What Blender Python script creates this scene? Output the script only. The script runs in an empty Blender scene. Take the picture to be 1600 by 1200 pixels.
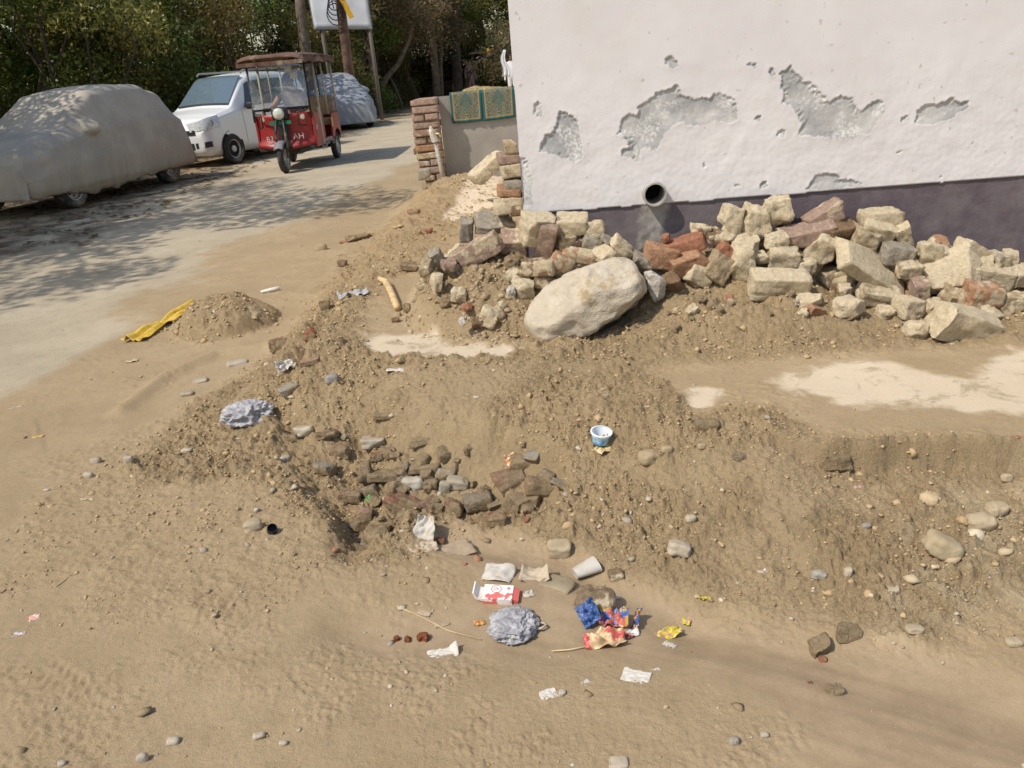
import bpy, bmesh, math, random
import numpy as np
from mathutils import Vector, Matrix

random.seed(7)
RNG = np.random.default_rng(7)
SC = bpy.context.scene
COL = SC.collection

# ------------------------------------------------------------------ camera
CAM_H, PITCH, ROLL, FPX = 1.35, math.radians(22), math.radians(5), 1232.0
_fw = np.array([0, math.cos(PITCH), -math.sin(PITCH)])
_up0 = np.array([0, math.sin(PITCH), math.cos(PITCH)])
_rt0 = np.array([1.0, 0, 0])
_R = math.cos(ROLL) * _rt0 - math.sin(ROLL) * _up0
_U = math.cos(ROLL) * _up0 + math.sin(ROLL) * _rt0
EYE = np.array([0, 0, CAM_H])
cam_data = bpy.data.cameras.new('camera')
cam = bpy.data.objects.new('camera', cam_data)
COL.objects.link(cam)
cam_data.sensor_width = 36.0
cam_data.lens = 36.0 * FPX / 1600.0
cam_data.clip_start = 0.05
cam_data.clip_end = 1000
M = Matrix(((_R[0], _U[0], -_fw[0], 0), (_R[1], _U[1], -_fw[1], 0), (_R[2], _U[2], -_fw[2], CAM_H), (0, 0, 0, 1)))
cam.matrix_world = M
SC.camera = cam

# ------------------------------------------------------------------ sky and sun
SUN_TRAVEL = Vector((0.66, 0.44, -1.0)).normalized()
sun_el = math.asin(-SUN_TRAVEL.z)
sun_az = math.atan2(-SUN_TRAVEL.x, -SUN_TRAVEL.y)       # clockwise from +Y
W = bpy.data.worlds.new('World')
SC.world = W
W.use_nodes = True
wn = W.node_tree
wn.nodes.clear()
sky = wn.nodes.new('ShaderNodeTexSky')
sky.sky_type = 'NISHITA'
sky.sun_disc = False
sky.sun_elevation = sun_el
sky.sun_rotation = sun_az
sky.air_density = 1.3
sky.dust_density = 1.5
bg = wn.nodes.new('ShaderNodeBackground')
bg.inputs[1].default_value = 0.14
wo = wn.nodes.new('ShaderNodeOutputWorld')
wn.links.new(sky.outputs[0], bg.inputs[0])
wn.links.new(bg.outputs[0], wo.inputs[0])
sd = bpy.data.lights.new('sun', 'SUN')
sd.energy = 4.0
sd.angle = math.radians(0.53)
sd.color = (1.0, 0.94, 0.84)
sun = bpy.data.objects.new('sun', sd)
COL.objects.link(sun)
sun.rotation_euler = SUN_TRAVEL.to_track_quat('-Z', 'Y').to_euler()
sun.location = (-10, -8, 20)
SC.view_settings.view_transform = 'Standard'
SC.view_settings.look = 'None'
SC.view_settings.exposure = -0.04
SC.view_settings.gamma = 1
SC.view_settings.use_curve_mapping = False
SC.render.engine = 'CYCLES'
SC.cycles.use_denoising = True
SC.cycles.max_bounces = 6
SC.cycles.transparent_max_bounces = 12

# ------------------------------------------------------------------ small helpers
def ray(px, py):
    return _fw + _R * (px - 800) / FPX - _U * (py - 600) / FPX
def at_z(px, py, z=0.0):
    d = ray(px, py); t = (z - CAM_H) / d[2]
    return EYE + d * t
def at_y(px, py, Y):
    d = ray(px, py)
    return EYE + d * (Y / d[1])
def depth(P):
    return float((np.asarray(P, float) - EYE) @ _fw)
def mpp(P):                      # metres per photograph pixel at a point
    return depth(P) / FPX
def ss(a, b, x):
    t = np.clip((x - a) / (b - a), 0, 1)
    return t * t * (3 - 2 * t)

def _hash(ix, iy, iz, seed):
    h = (ix.astype(np.int64) * 374761393 + iy.astype(np.int64) * 668265263 + iz.astype(np.int64) * 1440662683 + seed * 974634721) & 0xFFFFFFFF
    h = ((h ^ (h >> 13)) * 1274126177) & 0xFFFFFFFF
    h = h ^ (h >> 16)
    return h
def pn(x, y, seed=0):            # 2-D gradient noise, about -1..1
    x = np.asarray(x, float); y = np.asarray(y, float)
    ix = np.floor(x); iy = np.floor(y); fx = x - ix; fy = y - iy
    u = fx * fx * fx * (fx * (fx * 6 - 15) + 10); v = fy * fy * fy * (fy * (fy * 6 - 15) + 10)
    out = 0
    z0 = np.zeros_like(ix)
    def g(dx, dy):
        a = _hash(ix + dx, iy + dy, z0, seed) * (2 * math.pi / 4294967296.0)
        return np.cos(a) * (fx - dx) + np.sin(a) * (fy - dy)
    a = g(0, 0); b = g(1, 0); c = g(0, 1); d = g(1, 1)
    return ((a + (b - a) * u) * (1 - v) + (c + (d - c) * u) * v) * 1.5
def vn3(x, y, z, seed=0):        # 3-D value noise -1..1
    ix = np.floor(x); iy = np.floor(y); iz = np.floor(z)
    fx = x - ix; fy = y - iy; fz = z - iz
    fx = fx * fx * (3 - 2 * fx); fy = fy * fy * (3 - 2 * fy); fz = fz * fz * (3 - 2 * fz)
    def g(a, b, c): return _hash(ix + a, iy + b, iz + c, seed) / 2147483648.0 - 1
    r = 0
    for a in (0, 1):
        for b in (0, 1):
            for c in (0, 1):
                r = r + g(a, b, c) * (fx if a else 1 - fx) * (fy if b else 1 - fy) * (fz if c else 1 - fz)
    return r
def clods(x, y, seed):           # bumps like half-sunk lumps of soil, 0..1, one per cell of a warped unit lattice
    wx = x + 0.35 * pn(x * 1.7, y * 1.7, seed + 1) + 0.15 * pn(x * 4.1, y * 4.1, seed + 3); wy = y + 0.35 * pn(x * 1.7, y * 1.7, seed + 2) + 0.15 * pn(x * 4.1, y * 4.1, seed + 4)
    ix = np.floor(wx); iy = np.floor(wy); out = np.zeros_like(wx); z0 = np.zeros_like(ix)
    for a in (-1, 0, 1):
        for b in (-1, 0, 1):
            h = _hash(ix + a, iy + b, z0, seed); r1 = (h & 1023) / 1023.0; r2 = ((h >> 10) & 1023) / 1023.0; r3 = ((h >> 20) & 1023) / 1023.0
            d2 = (ix + a + 0.15 + 0.7 * r1 - wx) ** 2 + (iy + b + 0.15 + 0.7 * r2 - wy) ** 2
            rad = 0.22 + 0.50 * r3 ** 1.5
            out = np.maximum(out, np.clip(1 - d2 / (rad * rad), 0, 1) ** 0.85 * rad * 1.4)
    return out
def sdf(poly, x, y):             # signed distance, + inside
    P = np.asarray(poly, float)[:, :2]
    d = np.full(np.shape(x), 1e9); inside = np.zeros(np.shape(x), bool)
    n = len(P)
    for i in range(n):
        ax, ay = P[i]; bx, by = P[(i + 1) % n]
        ex, ey = bx - ax, by - ay
        wx, wy = x - ax, y - ay
        t = np.clip((wx * ex + wy * ey) / (ex * ex + ey * ey + 1e-12), 0, 1)
        d = np.minimum(d, (wx - ex * t) ** 2 + (wy - ey * t) ** 2)
        c = ((ay <= y) & (by > y)) | ((by <= y) & (ay > y))
        xi = ax + (y - ay) / np.where(abs(by - ay) < 1e-12, 1e-12, by - ay) * (bx - ax)
        inside ^= c & (x < xi)
    d = np.sqrt(d)
    return np.where(inside, d, -d)
def pline(pts, x, y):            # distance to an open polyline
    P = np.asarray(pts, float)[:, :2]
    d = np.full(np.shape(x), 1e9)
    for i in range(len(P) - 1):
        ax, ay = P[i]; bx, by = P[i + 1]
        ex, ey = bx - ax, by - ay
        wx, wy = x - ax, y - ay
        t = np.clip((wx * ex + wy * ey) / (ex * ex + ey * ey + 1e-12), 0, 1)
        d = np.minimum(d, (wx - ex * t) ** 2 + (wy - ey * t) ** 2)
    return np.sqrt(d)

def link(o, parent=None):
    COL.objects.link(o)
    if parent is not None:
        o.parent = parent
    return o
def np_mesh(name, V, F, mat=None, parent=None, smooth=False, attrs=None):
    V = np.asarray(V, np.float32)
    me = bpy.data.meshes.new(name)
    if isinstance(F, np.ndarray):
        k = F.shape[1]
        me.vertices.add(len(V)); me.vertices.foreach_set('co', V.ravel())
        me.loops.add(F.size); me.loops.foreach_set('vertex_index', F.astype(np.int32).ravel())
        me.polygons.add(len(F))
        me.polygons.foreach_set('loop_start', np.arange(0, F.size, k, dtype=np.int32))
        me.polygons.foreach_set('loop_total', np.full(len(F), k, np.int32))
        me.update(calc_edges=True)
    else:
        me.from_pydata([tuple(map(float, v)) for v in V], [], F)
    if smooth:
        me.polygons.foreach_set('use_smooth', np.ones(len(me.polygons), bool))
    if attrs:
        for an, av in attrs.items():
            a = me.attributes.new(an, 'FLOAT', 'POINT')
            a.data.foreach_set('value', np.asarray(av, np.float32))
    if mat is not None:
        me.materials.append(mat)
    o = bpy.data.objects.new(name, me)
    return link(o, parent)
def empty(name, loc=(0, 0, 0), rz=0.0):
    o = bpy.data.objects.new(name, None)
    o.empty_display_size = 0.1
    o.location = loc; o.rotation_euler = (0, 0, rz)
    return link(o)
def tag(o, label, cat, group=None):
    o['label'] = label; o['category'] = cat
    if group: o['group'] = group
    return o
def kind(o, k, label=None):
    o['kind'] = k
    if label: o['label'] = label
    return o

class MB:                         # mesh builder: boxes, tubes, lathes, sheets
    def __init__(s): s.v = []; s.f = []
    def add(s, V, F):
        b = len(s.v); s.v += [tuple(map(float, p)) for p in V]; s.f += [tuple(i + b for i in f) for f in F]; return s
    def box(s, c, d, rot=None, bev=0.0):
        x, y, z = d[0] / 2, d[1] / 2, d[2] / 2
        if bev <= 0:
            V = [(-x, -y, -z), (x, -y, -z), (x, y, -z), (-x, y, -z), (-x, -y, z), (x, -y, z), (x, y, z), (-x, y, z)]
            F = [(0, 3, 2, 1), (4, 5, 6, 7), (0, 1, 5, 4), (1, 2, 6, 5), (2, 3, 7, 6), (3, 0, 4, 7)]
        else:
            bm = bmesh.new(); bmesh.ops.create_cube(bm, size=1)
            for v in bm.verts: v.co = Vector((v.co.x * d[0], v.co.y * d[1], v.co.z * d[2]))
            bmesh.ops.bevel(bm, geom=bm.edges[:], offset=bev, segments=2, affect='EDGES', profile=0.6)
            bm.verts.index_update()
            V = [tuple(v.co) for v in bm.verts]; F = [tuple(v.index for v in f.verts) for f in bm.faces]; bm.free()
        m = Matrix.Identity(3) if rot is None else (rot if isinstance(rot, Matrix) else Matrix.Rotation(rot[2], 3, 'Z') @ Matrix.Rotation(rot[1], 3, 'Y') @ Matrix.Rotation(rot[0], 3, 'X'))
        return s.add([m @ Vector(p) + Vector(c) for p in V], F)
    def tube(s, pts, r, n=8, cap=True):
        pts = [Vector(p) for p in pts]
        rs = r if isinstance(r, (list, tuple)) else [r] * len(pts)
        V = []; F = []
        prev = None
        for i, p in enumerate(pts):
            t = (pts[min(i + 1, len(pts) - 1)] - pts[max(i - 1, 0)]).normalized()
            ref = Vector((0, 0, 1)) if abs(t.z) < 0.9 else Vector((1, 0, 0))
            if prev is not None: ref = prev
            u = (ref - t * ref.dot(t)).normalized(); w = t.cross(u); prev = u
            for k in range(n):
                a = 2 * math.pi * k / n
                V.append(p + u * math.cos(a) * rs[i] + w * math.sin(a) * rs[i])
        for i in range(len(pts) - 1):
            for k in range(n):
                F.append((i * n + k, i * n + (k + 1) % n, (i + 1) * n + (k + 1) % n, (i + 1) * n + k))
        if cap:
            F.append(tuple(range(n - 1, -1, -1))); F.append(tuple(range((len(pts) - 1) * n, len(pts) * n)))
        return s.add(V, F)
    def lathe(s, prof, c=(0, 0, 0), axis='Z', n=24):      # prof = [(r, h)...]
        V = []; F = []
        for r, h in prof:
            for k in range(n):
                a = 2 * math.pi * k / n
                p = (r * math.cos(a), r * math.sin(a), h)
                if axis == 'Y': p = (p[0], p[2], p[1])
                elif axis == 'X': p = (p[2], p[0], p[1])
                V.append((p[0] + c[0], p[1] + c[1], p[2] + c[2]))
        for i in range(len(prof) - 1):
            for k in range(n):
                F.append((i * n + k, i * n + (k + 1) % n, (i + 1) * n + (k + 1) % n, (i + 1) * n + k))
        return s.add(V, F)
    def prism(s, poly, h, axis='Y', off=0.0):      # polygon in the plane across `axis`, thickness h
        n = len(poly); V = []
        for o in (off - h / 2, off + h / 2):
            for a, b in poly:
                V.append({'Y': (a, o, b), 'X': (o, a, b), 'Z': (a, b, o)}[axis])
        F = [tuple(range(n - 1, -1, -1)), tuple(range(n, 2 * n))]
        F += [(i, (i + 1) % n, n + (i + 1) % n, n + i) for i in range(n)]
        return s.add(V, F)
    def grid(s, fn, nu, nv):
        V = [fn(i / nu, j / nv) for j in range(nv + 1) for i in range(nu + 1)]
        F = [(j * (nu + 1) + i, j * (nu + 1) + i + 1, (j + 1) * (nu + 1) + i + 1, (j + 1) * (nu + 1) + i) for j in range(nv) for i in range(nu)]
        return s.add(V, F)
    def build(s, name, mat, parent=None, smooth=False, thick=0.0, fix=True):
        me = bpy.data.meshes.new(name)
        me.from_pydata(s.v, [], s.f)
        if fix:
            bm = bmesh.new(); bm.from_mesh(me); bmesh.ops.recalc_face_normals(bm, faces=bm.faces[:]); bm.to_mesh(me); bm.free()
        if smooth: me.polygons.foreach_set('use_smooth', np.ones(len(me.polygons), bool))
        me.materials.append(mat)
        o = bpy.data.objects.new(name, me)
        link(o, parent)
        if thick:
            m = o.modifiers.new('thickness', 'SOLIDIFY'); m.thickness = thick; m.offset = 0
        return o

# ------------------------------------------------------------------ material helpers
class NT:
    def __init__(s, name):
        s.m = bpy.data.materials.new(name); s.m.use_nodes = True
        s.t = s.m.node_tree; s.t.nodes.clear()
        s.out = s.t.nodes.new('ShaderNodeOutputMaterial')
        s.b = s.t.nodes.new('ShaderNodeBsdfPrincipled')
        s.t.links.new(s.b.outputs[0], s.out.inputs[0])
        s.co = s.t.nodes.new('ShaderNodeTexCoord')
    def n(s, ty, **k):
        x = s.t.nodes.new(ty)
        for a, b in k.items(): setattr(x, a, b)
        return x
    def l(s, a, b): s.t.links.new(a, b)
    def set(s, inp, v):
        if hasattr(v, 'node'): s.l(v, inp)
        else: inp.default_value = v
    def noise(s, scale, detail=4, rough=0.55, co='Object', dist=0.0, vec=None):
        x = s.n('ShaderNodeTexNoise'); x.inputs['Scale'].default_value = scale; x.inputs['Detail'].default_value = detail
        x.inputs['Roughness'].default_value = rough; x.inputs['Distortion'].default_value = dist
        s.l(vec if vec is not None else s.co.outputs[co], x.inputs['Vector']); return x.outputs[0]
    def vor(s, scale, feature='F1', co='Object', out='Distance', vec=None):
        x = s.n('ShaderNodeTexVoronoi'); x.feature = feature; x.inputs['Scale'].default_value = scale
        s.l(vec if vec is not None else s.co.outputs[co], x.inputs['Vector']); return x.outputs[out]
    def ramp(s, v, a, b, lo=0.0, hi=1.0):
        x = s.n('ShaderNodeMapRange'); x.interpolation_type = 'SMOOTHSTEP'
        s.set(x.inputs[0], v)
        for i, q in zip((1, 2, 3, 4), (a, b, lo, hi)): s.set(x.inputs[i], q)
        return x.outputs[0]
    def mix(s, f, a, b):
        x = s.n('ShaderNodeMix', data_type='RGBA'); s.set(x.inputs[0], f)
        for i, c in ((6, a), (7, b)):
            if isinstance(c, tuple): x.inputs[i].default_value = (*c[:3], 1)
            else: s.l(c, x.inputs[i])
        return x.outputs[2]
    def math(s, op, a, b=0.0):
        x = s.n('ShaderNodeMath', operation=op); s.set(x.inputs[0], a); s.set(x.inputs[1], b); return x.outputs[0]
    def attr(s, name, kind='GEOMETRY'):
        x = s.n('ShaderNodeAttribute', attribute_name=name); x.attribute_type = kind; return x
    def bump(s, h, dist=0.002, strength=1.0, prev=None):
        x = s.n('ShaderNodeBump'); s.set(x.inputs['Height'], h); s.set(x.inputs['Strength'], strength); x.inputs['Distance'].default_value = dist
        if prev is not None: s.l(prev, x.inputs['Normal'])
        return x.outputs[0]
    def done(s, col, rough=0.8, nrm=None, metal=0.0, spec=0.3, **k):
        c = s.b.inputs['Base Color']
        if isinstance(col, tuple): c.default_value = (*col[:3], 1)
        else: s.l(col, c)
        s.set(s.b.inputs['Roughness'], rough); s.b.inputs['Metallic'].default_value = metal
        s.b.inputs['Specular IOR Level'].default_value = spec
        if nrm is not None: s.l(nrm, s.b.inputs['Normal'])
        for a, b in k.items(): s.set(s.b.inputs[a.replace('_', ' ')], b)
        return s.m
def plain(name, col, rough=0.6, metal=0.0, var=0.12, scale=18.0, spec=0.4, dust=0.0, bump=0.0, **k):
    t = NT(name)
    n = t.noise(scale, 5, 0.6)
    c = t.mix(t.ramp(n, 0.3, 0.7), tuple(x * (1 - var) for x in col), tuple(min(1, x * (1 + var)) for x in col))
    if dust > 0:
        d = t.noise(3.1, 5, 0.65)
        c = t.mix(t.ramp(d, 0.62 - dust * 0.4, 0.78), c, (0.42, 0.34, 0.24))
    nr = t.bump(t.noise(scale * 2.2, 5), bump) if bump else None
    return t.done(c, rough, nr, metal, spec, **k)

# ------------------------------------------------------------------ the lie of the land
def zp(pts, z): return [tuple(at_z(a, b, z)[:2]) for a, b in pts]
C_WALL = np.array([0.125, 3.75]); E_WALL = np.array([2.295, -0.15]); E_WALL = E_WALL / np.linalg.norm(E_WALL); N_WALL = np.array([E_WALL[1], -E_WALL[0]])

PLAT = [(-0.72, 3.42), (-0.35, 3.08), (0.10, 2.80), (0.55, 2.44), (0.95, 2.17), (1.5, 2.06), (4.5, 1.8), (4.5, 9), (0.6, 9.4), (-0.62, 9.0), (-0.50, 8.0), (-0.60, 6.0), (-0.66, 4.6)]
ROAD = [(-2.55, 3.3), (-2.45, 5.0), (-2.55, 6.6), (-2.25, 8.6), (-1.75, 10.6), (-1.3, 13.5), (-0.2, 19), (2.2, 30), (8, 55), (4.5, 57), (-1.8, 33), (-4.6, 20), (-5.2, 13), (-5.4, 9), (-5.5, 5), (-5.6, -6), (-2.9, -6), (-2.75, 0)]
SLAB = [zp([(566, 530), (600, 521), (660, 524), (705, 540), (770, 540), (812, 548), (790, 562), (700, 564), (640, 560), (570, 561)], .2),
        zp([(1205, 597), (1240, 577), (1300, 570), (1370, 566), (1425, 572), (1500, 588), (1545, 565), (1600, 553), (1760, 545), (1760, 662), (1600, 652), (1520, 640), (1430, 629), (1330, 626), (1250, 613)], .2),
        zp([(1078, 618), (1100, 610), (1125, 612), (1110, 628), (1085, 630)], .2),
        zp([(690, 352), (735, 345), (790, 322), (800, 300), (775, 276), (745, 298)], .2)]
ROUGH = zp([(180, 705), (300, 605), (420, 552), (480, 470), (540, 375), (640, 318), (700, 290), (800, 262), (830, 545), (1000, 562), (1180, 650), (1290, 690), (1620, 690), (1640, 960), (1330, 965), (1100, 905), (900, 842), (765, 800), (560, 850), (480, 770), (400, 735), (250, 735)], .08)
SMOOTH_A = zp([(560, 500), (600, 440), (650, 420), (690, 500), (800, 545), (560, 560)], .2)
SMOOTH_B = zp([(1000, 560), (1200, 535), (1460, 545), (1700, 500), (1700, 685), (1300, 680), (1200, 640), (1080, 640)], .2)
PIT = zp([(500, 720), (560, 690), (620, 690), (700, 720), (790, 720), (880, 760), (860, 800), (760, 810), (650, 800), (570, 845), (540, 830)], 0)
MUD = zp([(640, 850), (720, 815), (820, 830), (920, 870), (1010, 900), (1080, 945), (1200, 975), (1340, 1000), (1640, 1060), (1720, 1260), (1000, 1260), (1250, 1150), (1180, 1075), (1050, 1040), (900, 1035), (700, 1030), (560, 1020), (545, 975), (640, 950), (740, 945), (760, 905)], 0)
MUDLINE = zp([(560, 985), (700, 995), (850, 990), (1000, 985), (1120, 985), (1250, 1010), (1420, 1060), (1640, 1130)], 0)
MUDTOP = zp([(700, 840), (800, 850), (900, 885), (1000, 925), (1080, 965)], 0)
PALE = zp([(1380, 890), (1420, 830), (1500, 780), (1640, 740), (1640, 940), (1500, 935), (1400, 935)], .08)
GULLY = zp([(640, 365), (600, 400), (560, 440), (540, 500), (490, 590), (440, 650), (480, 720), (530, 790), (555, 845)], .04)
BERM = [(-0.45, 7.6), (-0.80, 6.0), (-0.98, 5.0), (-0.98, 4.2), (-1.0, 3.6), (-1.0, 3.1)]
TYRE = zp([(190, 640), (260, 590), (340, 555), (420, 545), (470, 560)], 0)
LITTER = [(-4.6, 6), (-4.5, 9), (-4.4, 13), (-4.0, 18), (-3.2, 24), (-2.5, 33), (-20, 40), (-25, 3), (-6, 3)]

def masks(x, y):
    """surface zones at (x, y): clumpy soil, wet mud, bare concrete, road, pale gravel, leaf litter"""
    j = 0.05 * pn(x * 4, y * 4, 3) + 0.025 * pn(x * 13, y * 13, 4) + 0.012 * pn(x * 40, y * 40, 5)
    m = {}
    rough = ss(-0.16, 0.14, sdf(ROUGH, x, y) + j * 1.6)
    sm = np.maximum(ss(-0.05, 0.08, sdf(SMOOTH_A, x, y) + j), ss(-0.05, 0.08, sdf(SMOOTH_B, x, y) + j))
    patch = 0.50 + 0.50 * ss(-0.30, 0.28, pn(x * 1.9, y * 2.6, 22) + 0.45 * pn(x * 5.5, y * 5.5, 23) + 0.12)
    rough = rough * (1 - 0.93 * sm) * np.maximum(patch, ss(0.45, 0.1, np.abs(pline(GULLY, x, y))))
    gran = ss(-0.2, 0.25, 1.1 - np.hypot((x + 0.85) / 0.9, (y - 2.6) / 0.75) + j * 4) * 0.30
    heap = ss(1.25, 0.9, np.hypot((x + 1.72) / 0.30, (y - 4.72) / 0.32)) * 0.75
    mounds = np.maximum(heap, np.maximum(ss(0.55, 0.2, np.hypot(x + 0.03, (y - 3.8) * 0.9)) * 0.9, ss(0.95, 0.72, wall_d(x, y)) * ss(0.3, 0.6, x) * 0.85))
    road = ss(-0.15, 0.15, sdf(ROAD, x, y) + 0.4 * pn(x * 0.9, y * 0.9, 8) + j * 3)
    slab = np.zeros_like(x)
    for P in SLAB: slab = np.maximum(slab, ss(-0.03, 0.035, sdf(P, x, y) + j * 1.0 + 0.03 * pn(x * 9, y * 16, 66)))
    wet = np.maximum(ss(-0.06, 0.08, sdf(MUD, x, y) + j * 1.2), 0)
    pale = ss(-0.1, 0.1, sdf(PALE, x, y) + j * 2)
    bg_rough = 0.16 + 0.16 * ss(0.0, 0.5, pn(x * 1.3, y * 1.3, 21))
    stepface = ss(0.10, 0.03, np.abs(sdf(PLAT, x, y) + 0.05)) * ss(0.7, 1.0, x) * 0.75
    rough = np.maximum(np.maximum(np.maximum(np.maximum(rough, gran), mounds), bg_rough * 0.35), stepface)
    rough = rough * (1 - slab) * (1 - 0.8 * wet) * (1 - 0.85 * road)
    m.update(rough=rough, slab=slab, wet=wet * (1 - rough * 0.7), road=road, pale=pale)
    m['litter'] = ss(-0.5, 0.5, sdf(LITTER, x, y) + pn(x * 0.8, y * 0.8, 31) * 0.8 + j * 5)
    return m
def wall_d(x, y):                # distance in front of the house wall
    return (x - C_WALL[0]) * N_WALL[0] + (y - C_WALL[1]) * N_WALL[1]

def H(x, y, m=None, fine=True):
    x = np.atleast_1d(np.asarray(x, float)); y = np.atleast_1d(np.asarray(y, float))
    if m is None: m = masks(x, y)
    z = 0.018 * pn(x * 0.8, y * 0.8, 1) * ss(14, 8, np.hypot(x, y))
    d = sdf(PLAT, x, y) + 0.03 * pn(x * 3, y * 3, 2) + 0.012 * pn(x * 11, y * 11, 6)
    kr = ss(0.72, 1.02, x)
    soft = 0.2 * ss(-0.62, 0.03, d)
    step = 0.105 * ss(-0.03, 0.0, d + 0.008 * pn(x * 7, y * 7, 7)) + 0.095 * ss(-0.75, -0.05, d)
    z = z + soft * (1 - kr) + step * kr
    b = pline(BERM, x, y)
    z = z + 0.09 * np.exp(-(b / 0.22) ** 2) * ss(9, 6.5, y)
    g = pline(GULLY, x, y)
    z = z - 0.085 * np.exp(-((g + 0.02 * pn(x * 7, y * 7, 12)) / 0.055) ** 2) * (0.6 + 0.4 * pn(x * 5, y * 5, 14))
    # sand heap beside the road
    r = np.hypot((x + 1.72) / 0.30, (y - 4.72) / 0.32) + 0.10 * pn(x * 6, y * 6, 9)
    z = z + 0.165 * np.clip(1 - r * r, 0, 1) ** 0.8 * 1.0
    # soil under the two brick heaps
    r = np.hypot((x + 0.02) / 0.50, (y - 3.95) / 0.55) + 0.08 * pn(x * 5, y * 5, 10)
    z = z + 0.27 * np.clip(1 - r * r, 0, 1) ** 0.75
    w = wall_d(x, y) + 0.05 * pn(x * 4, y * 4, 11)
    wx = ss(0.45, 0.75, x)
    z = z + (0.09 * ss(0.70, 0.46, w) + 0.15 * ss(0.42, 0.08, w)) * wx * (1 - 0.85 * ss(1.25, 1.6, x))
    # heap at the foot of the low wall
    z = z + 0.16 * np.exp(-(((x + 0.25) / 0.55) ** 2 + ((y - 7.9) / 0.8) ** 2))
    # hollow with wet rubble, mud channel
    z = z - 0.10 * ss(-0.05, 0.07, sdf(PIT, x, y) + 0.03 * pn(x * 6, y * 6, 13))
    z = z - 0.028 * np.exp(-(pline(MUDLINE, x, y) / 0.11) ** 2) - 0.028 * np.exp(-(pline(MUDTOP, x, y) / 0.075) ** 2)
    z = z + 0.03 * np.exp(-(pline(TYRE, x, y) / 0.05) ** 2)
    # flow ripples in the mud at lower right
    fl = (x * 0.80 - y * -0.55)
    z = z + 0.0032 * m['wet'] * pn(fl * 3, (x * 0.5 + y * 0.86) * 22, 15)
    if fine:
        A = m['rough']
        big = pn(x * 5.2, y * 5.2, 41)
        n1 = 1 - 2 * np.abs(pn(x * 9, y * 9, 42)); n2 = 1 - 2 * np.abs(pn(x * 21, y * 21, 43)); n3 = 1 - 2 * np.abs(pn(x * 47, y * 47, 44))
        n4 = pn(x * 95, y * 95, 45); n5 = pn(x * 190, y * 190, 46)
        near = np.hypot(x, y) < 11
        cl = np.zeros_like(x)
        if near.any():
            xn, yn = x[near], y[near]
            cl[near] = 0.028 * clods(xn * 9, yn * 9, 101) * ss(-0.1, 0.4, pn(xn * 3, yn * 3, 64)) + 0.022 * clods(xn * 20, yn * 20, 111) * ss(-0.35, 0.2, pn(xn * 5, yn * 5, 65)) + 0.0165 * clods(xn * 44, yn * 44, 121) + 0.0105 * clods(xn * 85, yn * 85, 131)
        lump = 0.011 * big + 0.009 * n1 + 0.006 * n2 + cl + 0.0035 * n4 + 0.0012 * n5
        far = ss(12, 7, np.hypot(x, y))
        z = z + A * lump * far
        if near.any():
            z[near] = z[near] + (1 - A[near]) * (1 - m['wet'][near]) * (1 - m['slab'][near]) * (1 - .8 * m['road'][near]) * 0.0075 * clods(xn * 48, yn * 48, 141) * ss(0.05, 0.45, pn(xn * 2.2, yn * 2.2, 68) + 0.35 * pn(xn * 9, yn * 9, 69))
        z = z + 0.0006 * n4 * (1 - A) * (1 - m['wet']) * far * (1 - m['slab']) + 0.003 * pn(x * 6, y * 6, 47) * (1 - A) * far
    z = z - m['slab'] * 0.002
    # tyre prints pressed into the dust: rows of small bars
    for (x0, y0, ang, hw, ln) in TREADS:
        c, s_ = math.cos(ang), math.sin(ang)
        u = (x - x0) * c + (y - y0) * s_; v = -(x - x0) * s_ + (y - y0) * c
        v = v + 0.02 * np.sin(u * 2.2)
        env = ss(hw, hw * 0.75, np.abs(v)) * ss(ln, ln * 0.7, np.abs(u)) * ss(-0.25, 0.35, pn(x * 3.5, y * 3.5, 51))
        bars = np.sin((u + 0.35 * np.abs(v)) * 2 * math.pi / 0.034) * ss(0.006, 0.018, np.abs(np.abs(v) - hw * 0.45))
        z = z + env * 0.0035 * bars - env * 0.004
    return z
def _tr(p, q, hw):
    a = at_z(*p); b = at_z(*q)
    return ((a[0] + b[0]) / 2, (a[1] + b[1]) / 2, math.atan2(b[1] - a[1], b[0] - a[0]), hw, np.hypot(b[0] - a[0], b[1] - a[1]) / 2)
TREADS = [_tr((-60, 990), (250, 1190), 0.075), _tr((300, 930), (640, 1130), 0.05), _tr((400, 760), (540, 850), 0.05), _tr((60, 640), (120, 760), 0.05), _tr((430, 1010), (560, 1130), 0.04)]

# polar grid round the viewpoint, finest where the soil is nearest
th = np.concatenate([np.radians(np.linspace(-180, -46, 34, endpoint=False)), np.radians(np.linspace(-46, 46, 681)), np.radians(np.linspace(46, 180, 35)[1:-1])])
rr = np.concatenate([np.linspace(0.05, 0.9, 12, endpoint=False), np.geomspace(0.9, 9, 960, endpoint=False), np.geomspace(9, 260, 150)])
TH, RR = np.meshgrid(th, rr)
GX = (RR * np.sin(TH)).ravel(); GY = (RR * np.cos(TH)).ravel()
GM = masks(GX, GY)
GZ = H(GX, GY, GM)
nt, nr_ = len(th), len(rr)
ii = np.arange(nr_ - 1)[:, None]; jj = np.arange(nt)[None, :]
j2 = (jj + 1) % nt
GF = np.stack(np.broadcast_arrays(ii * nt + jj, ii * nt + j2, (ii + 1) * nt + j2, (ii + 1) * nt + jj), -1).reshape(-1, 4)[:, ::-1]

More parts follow.
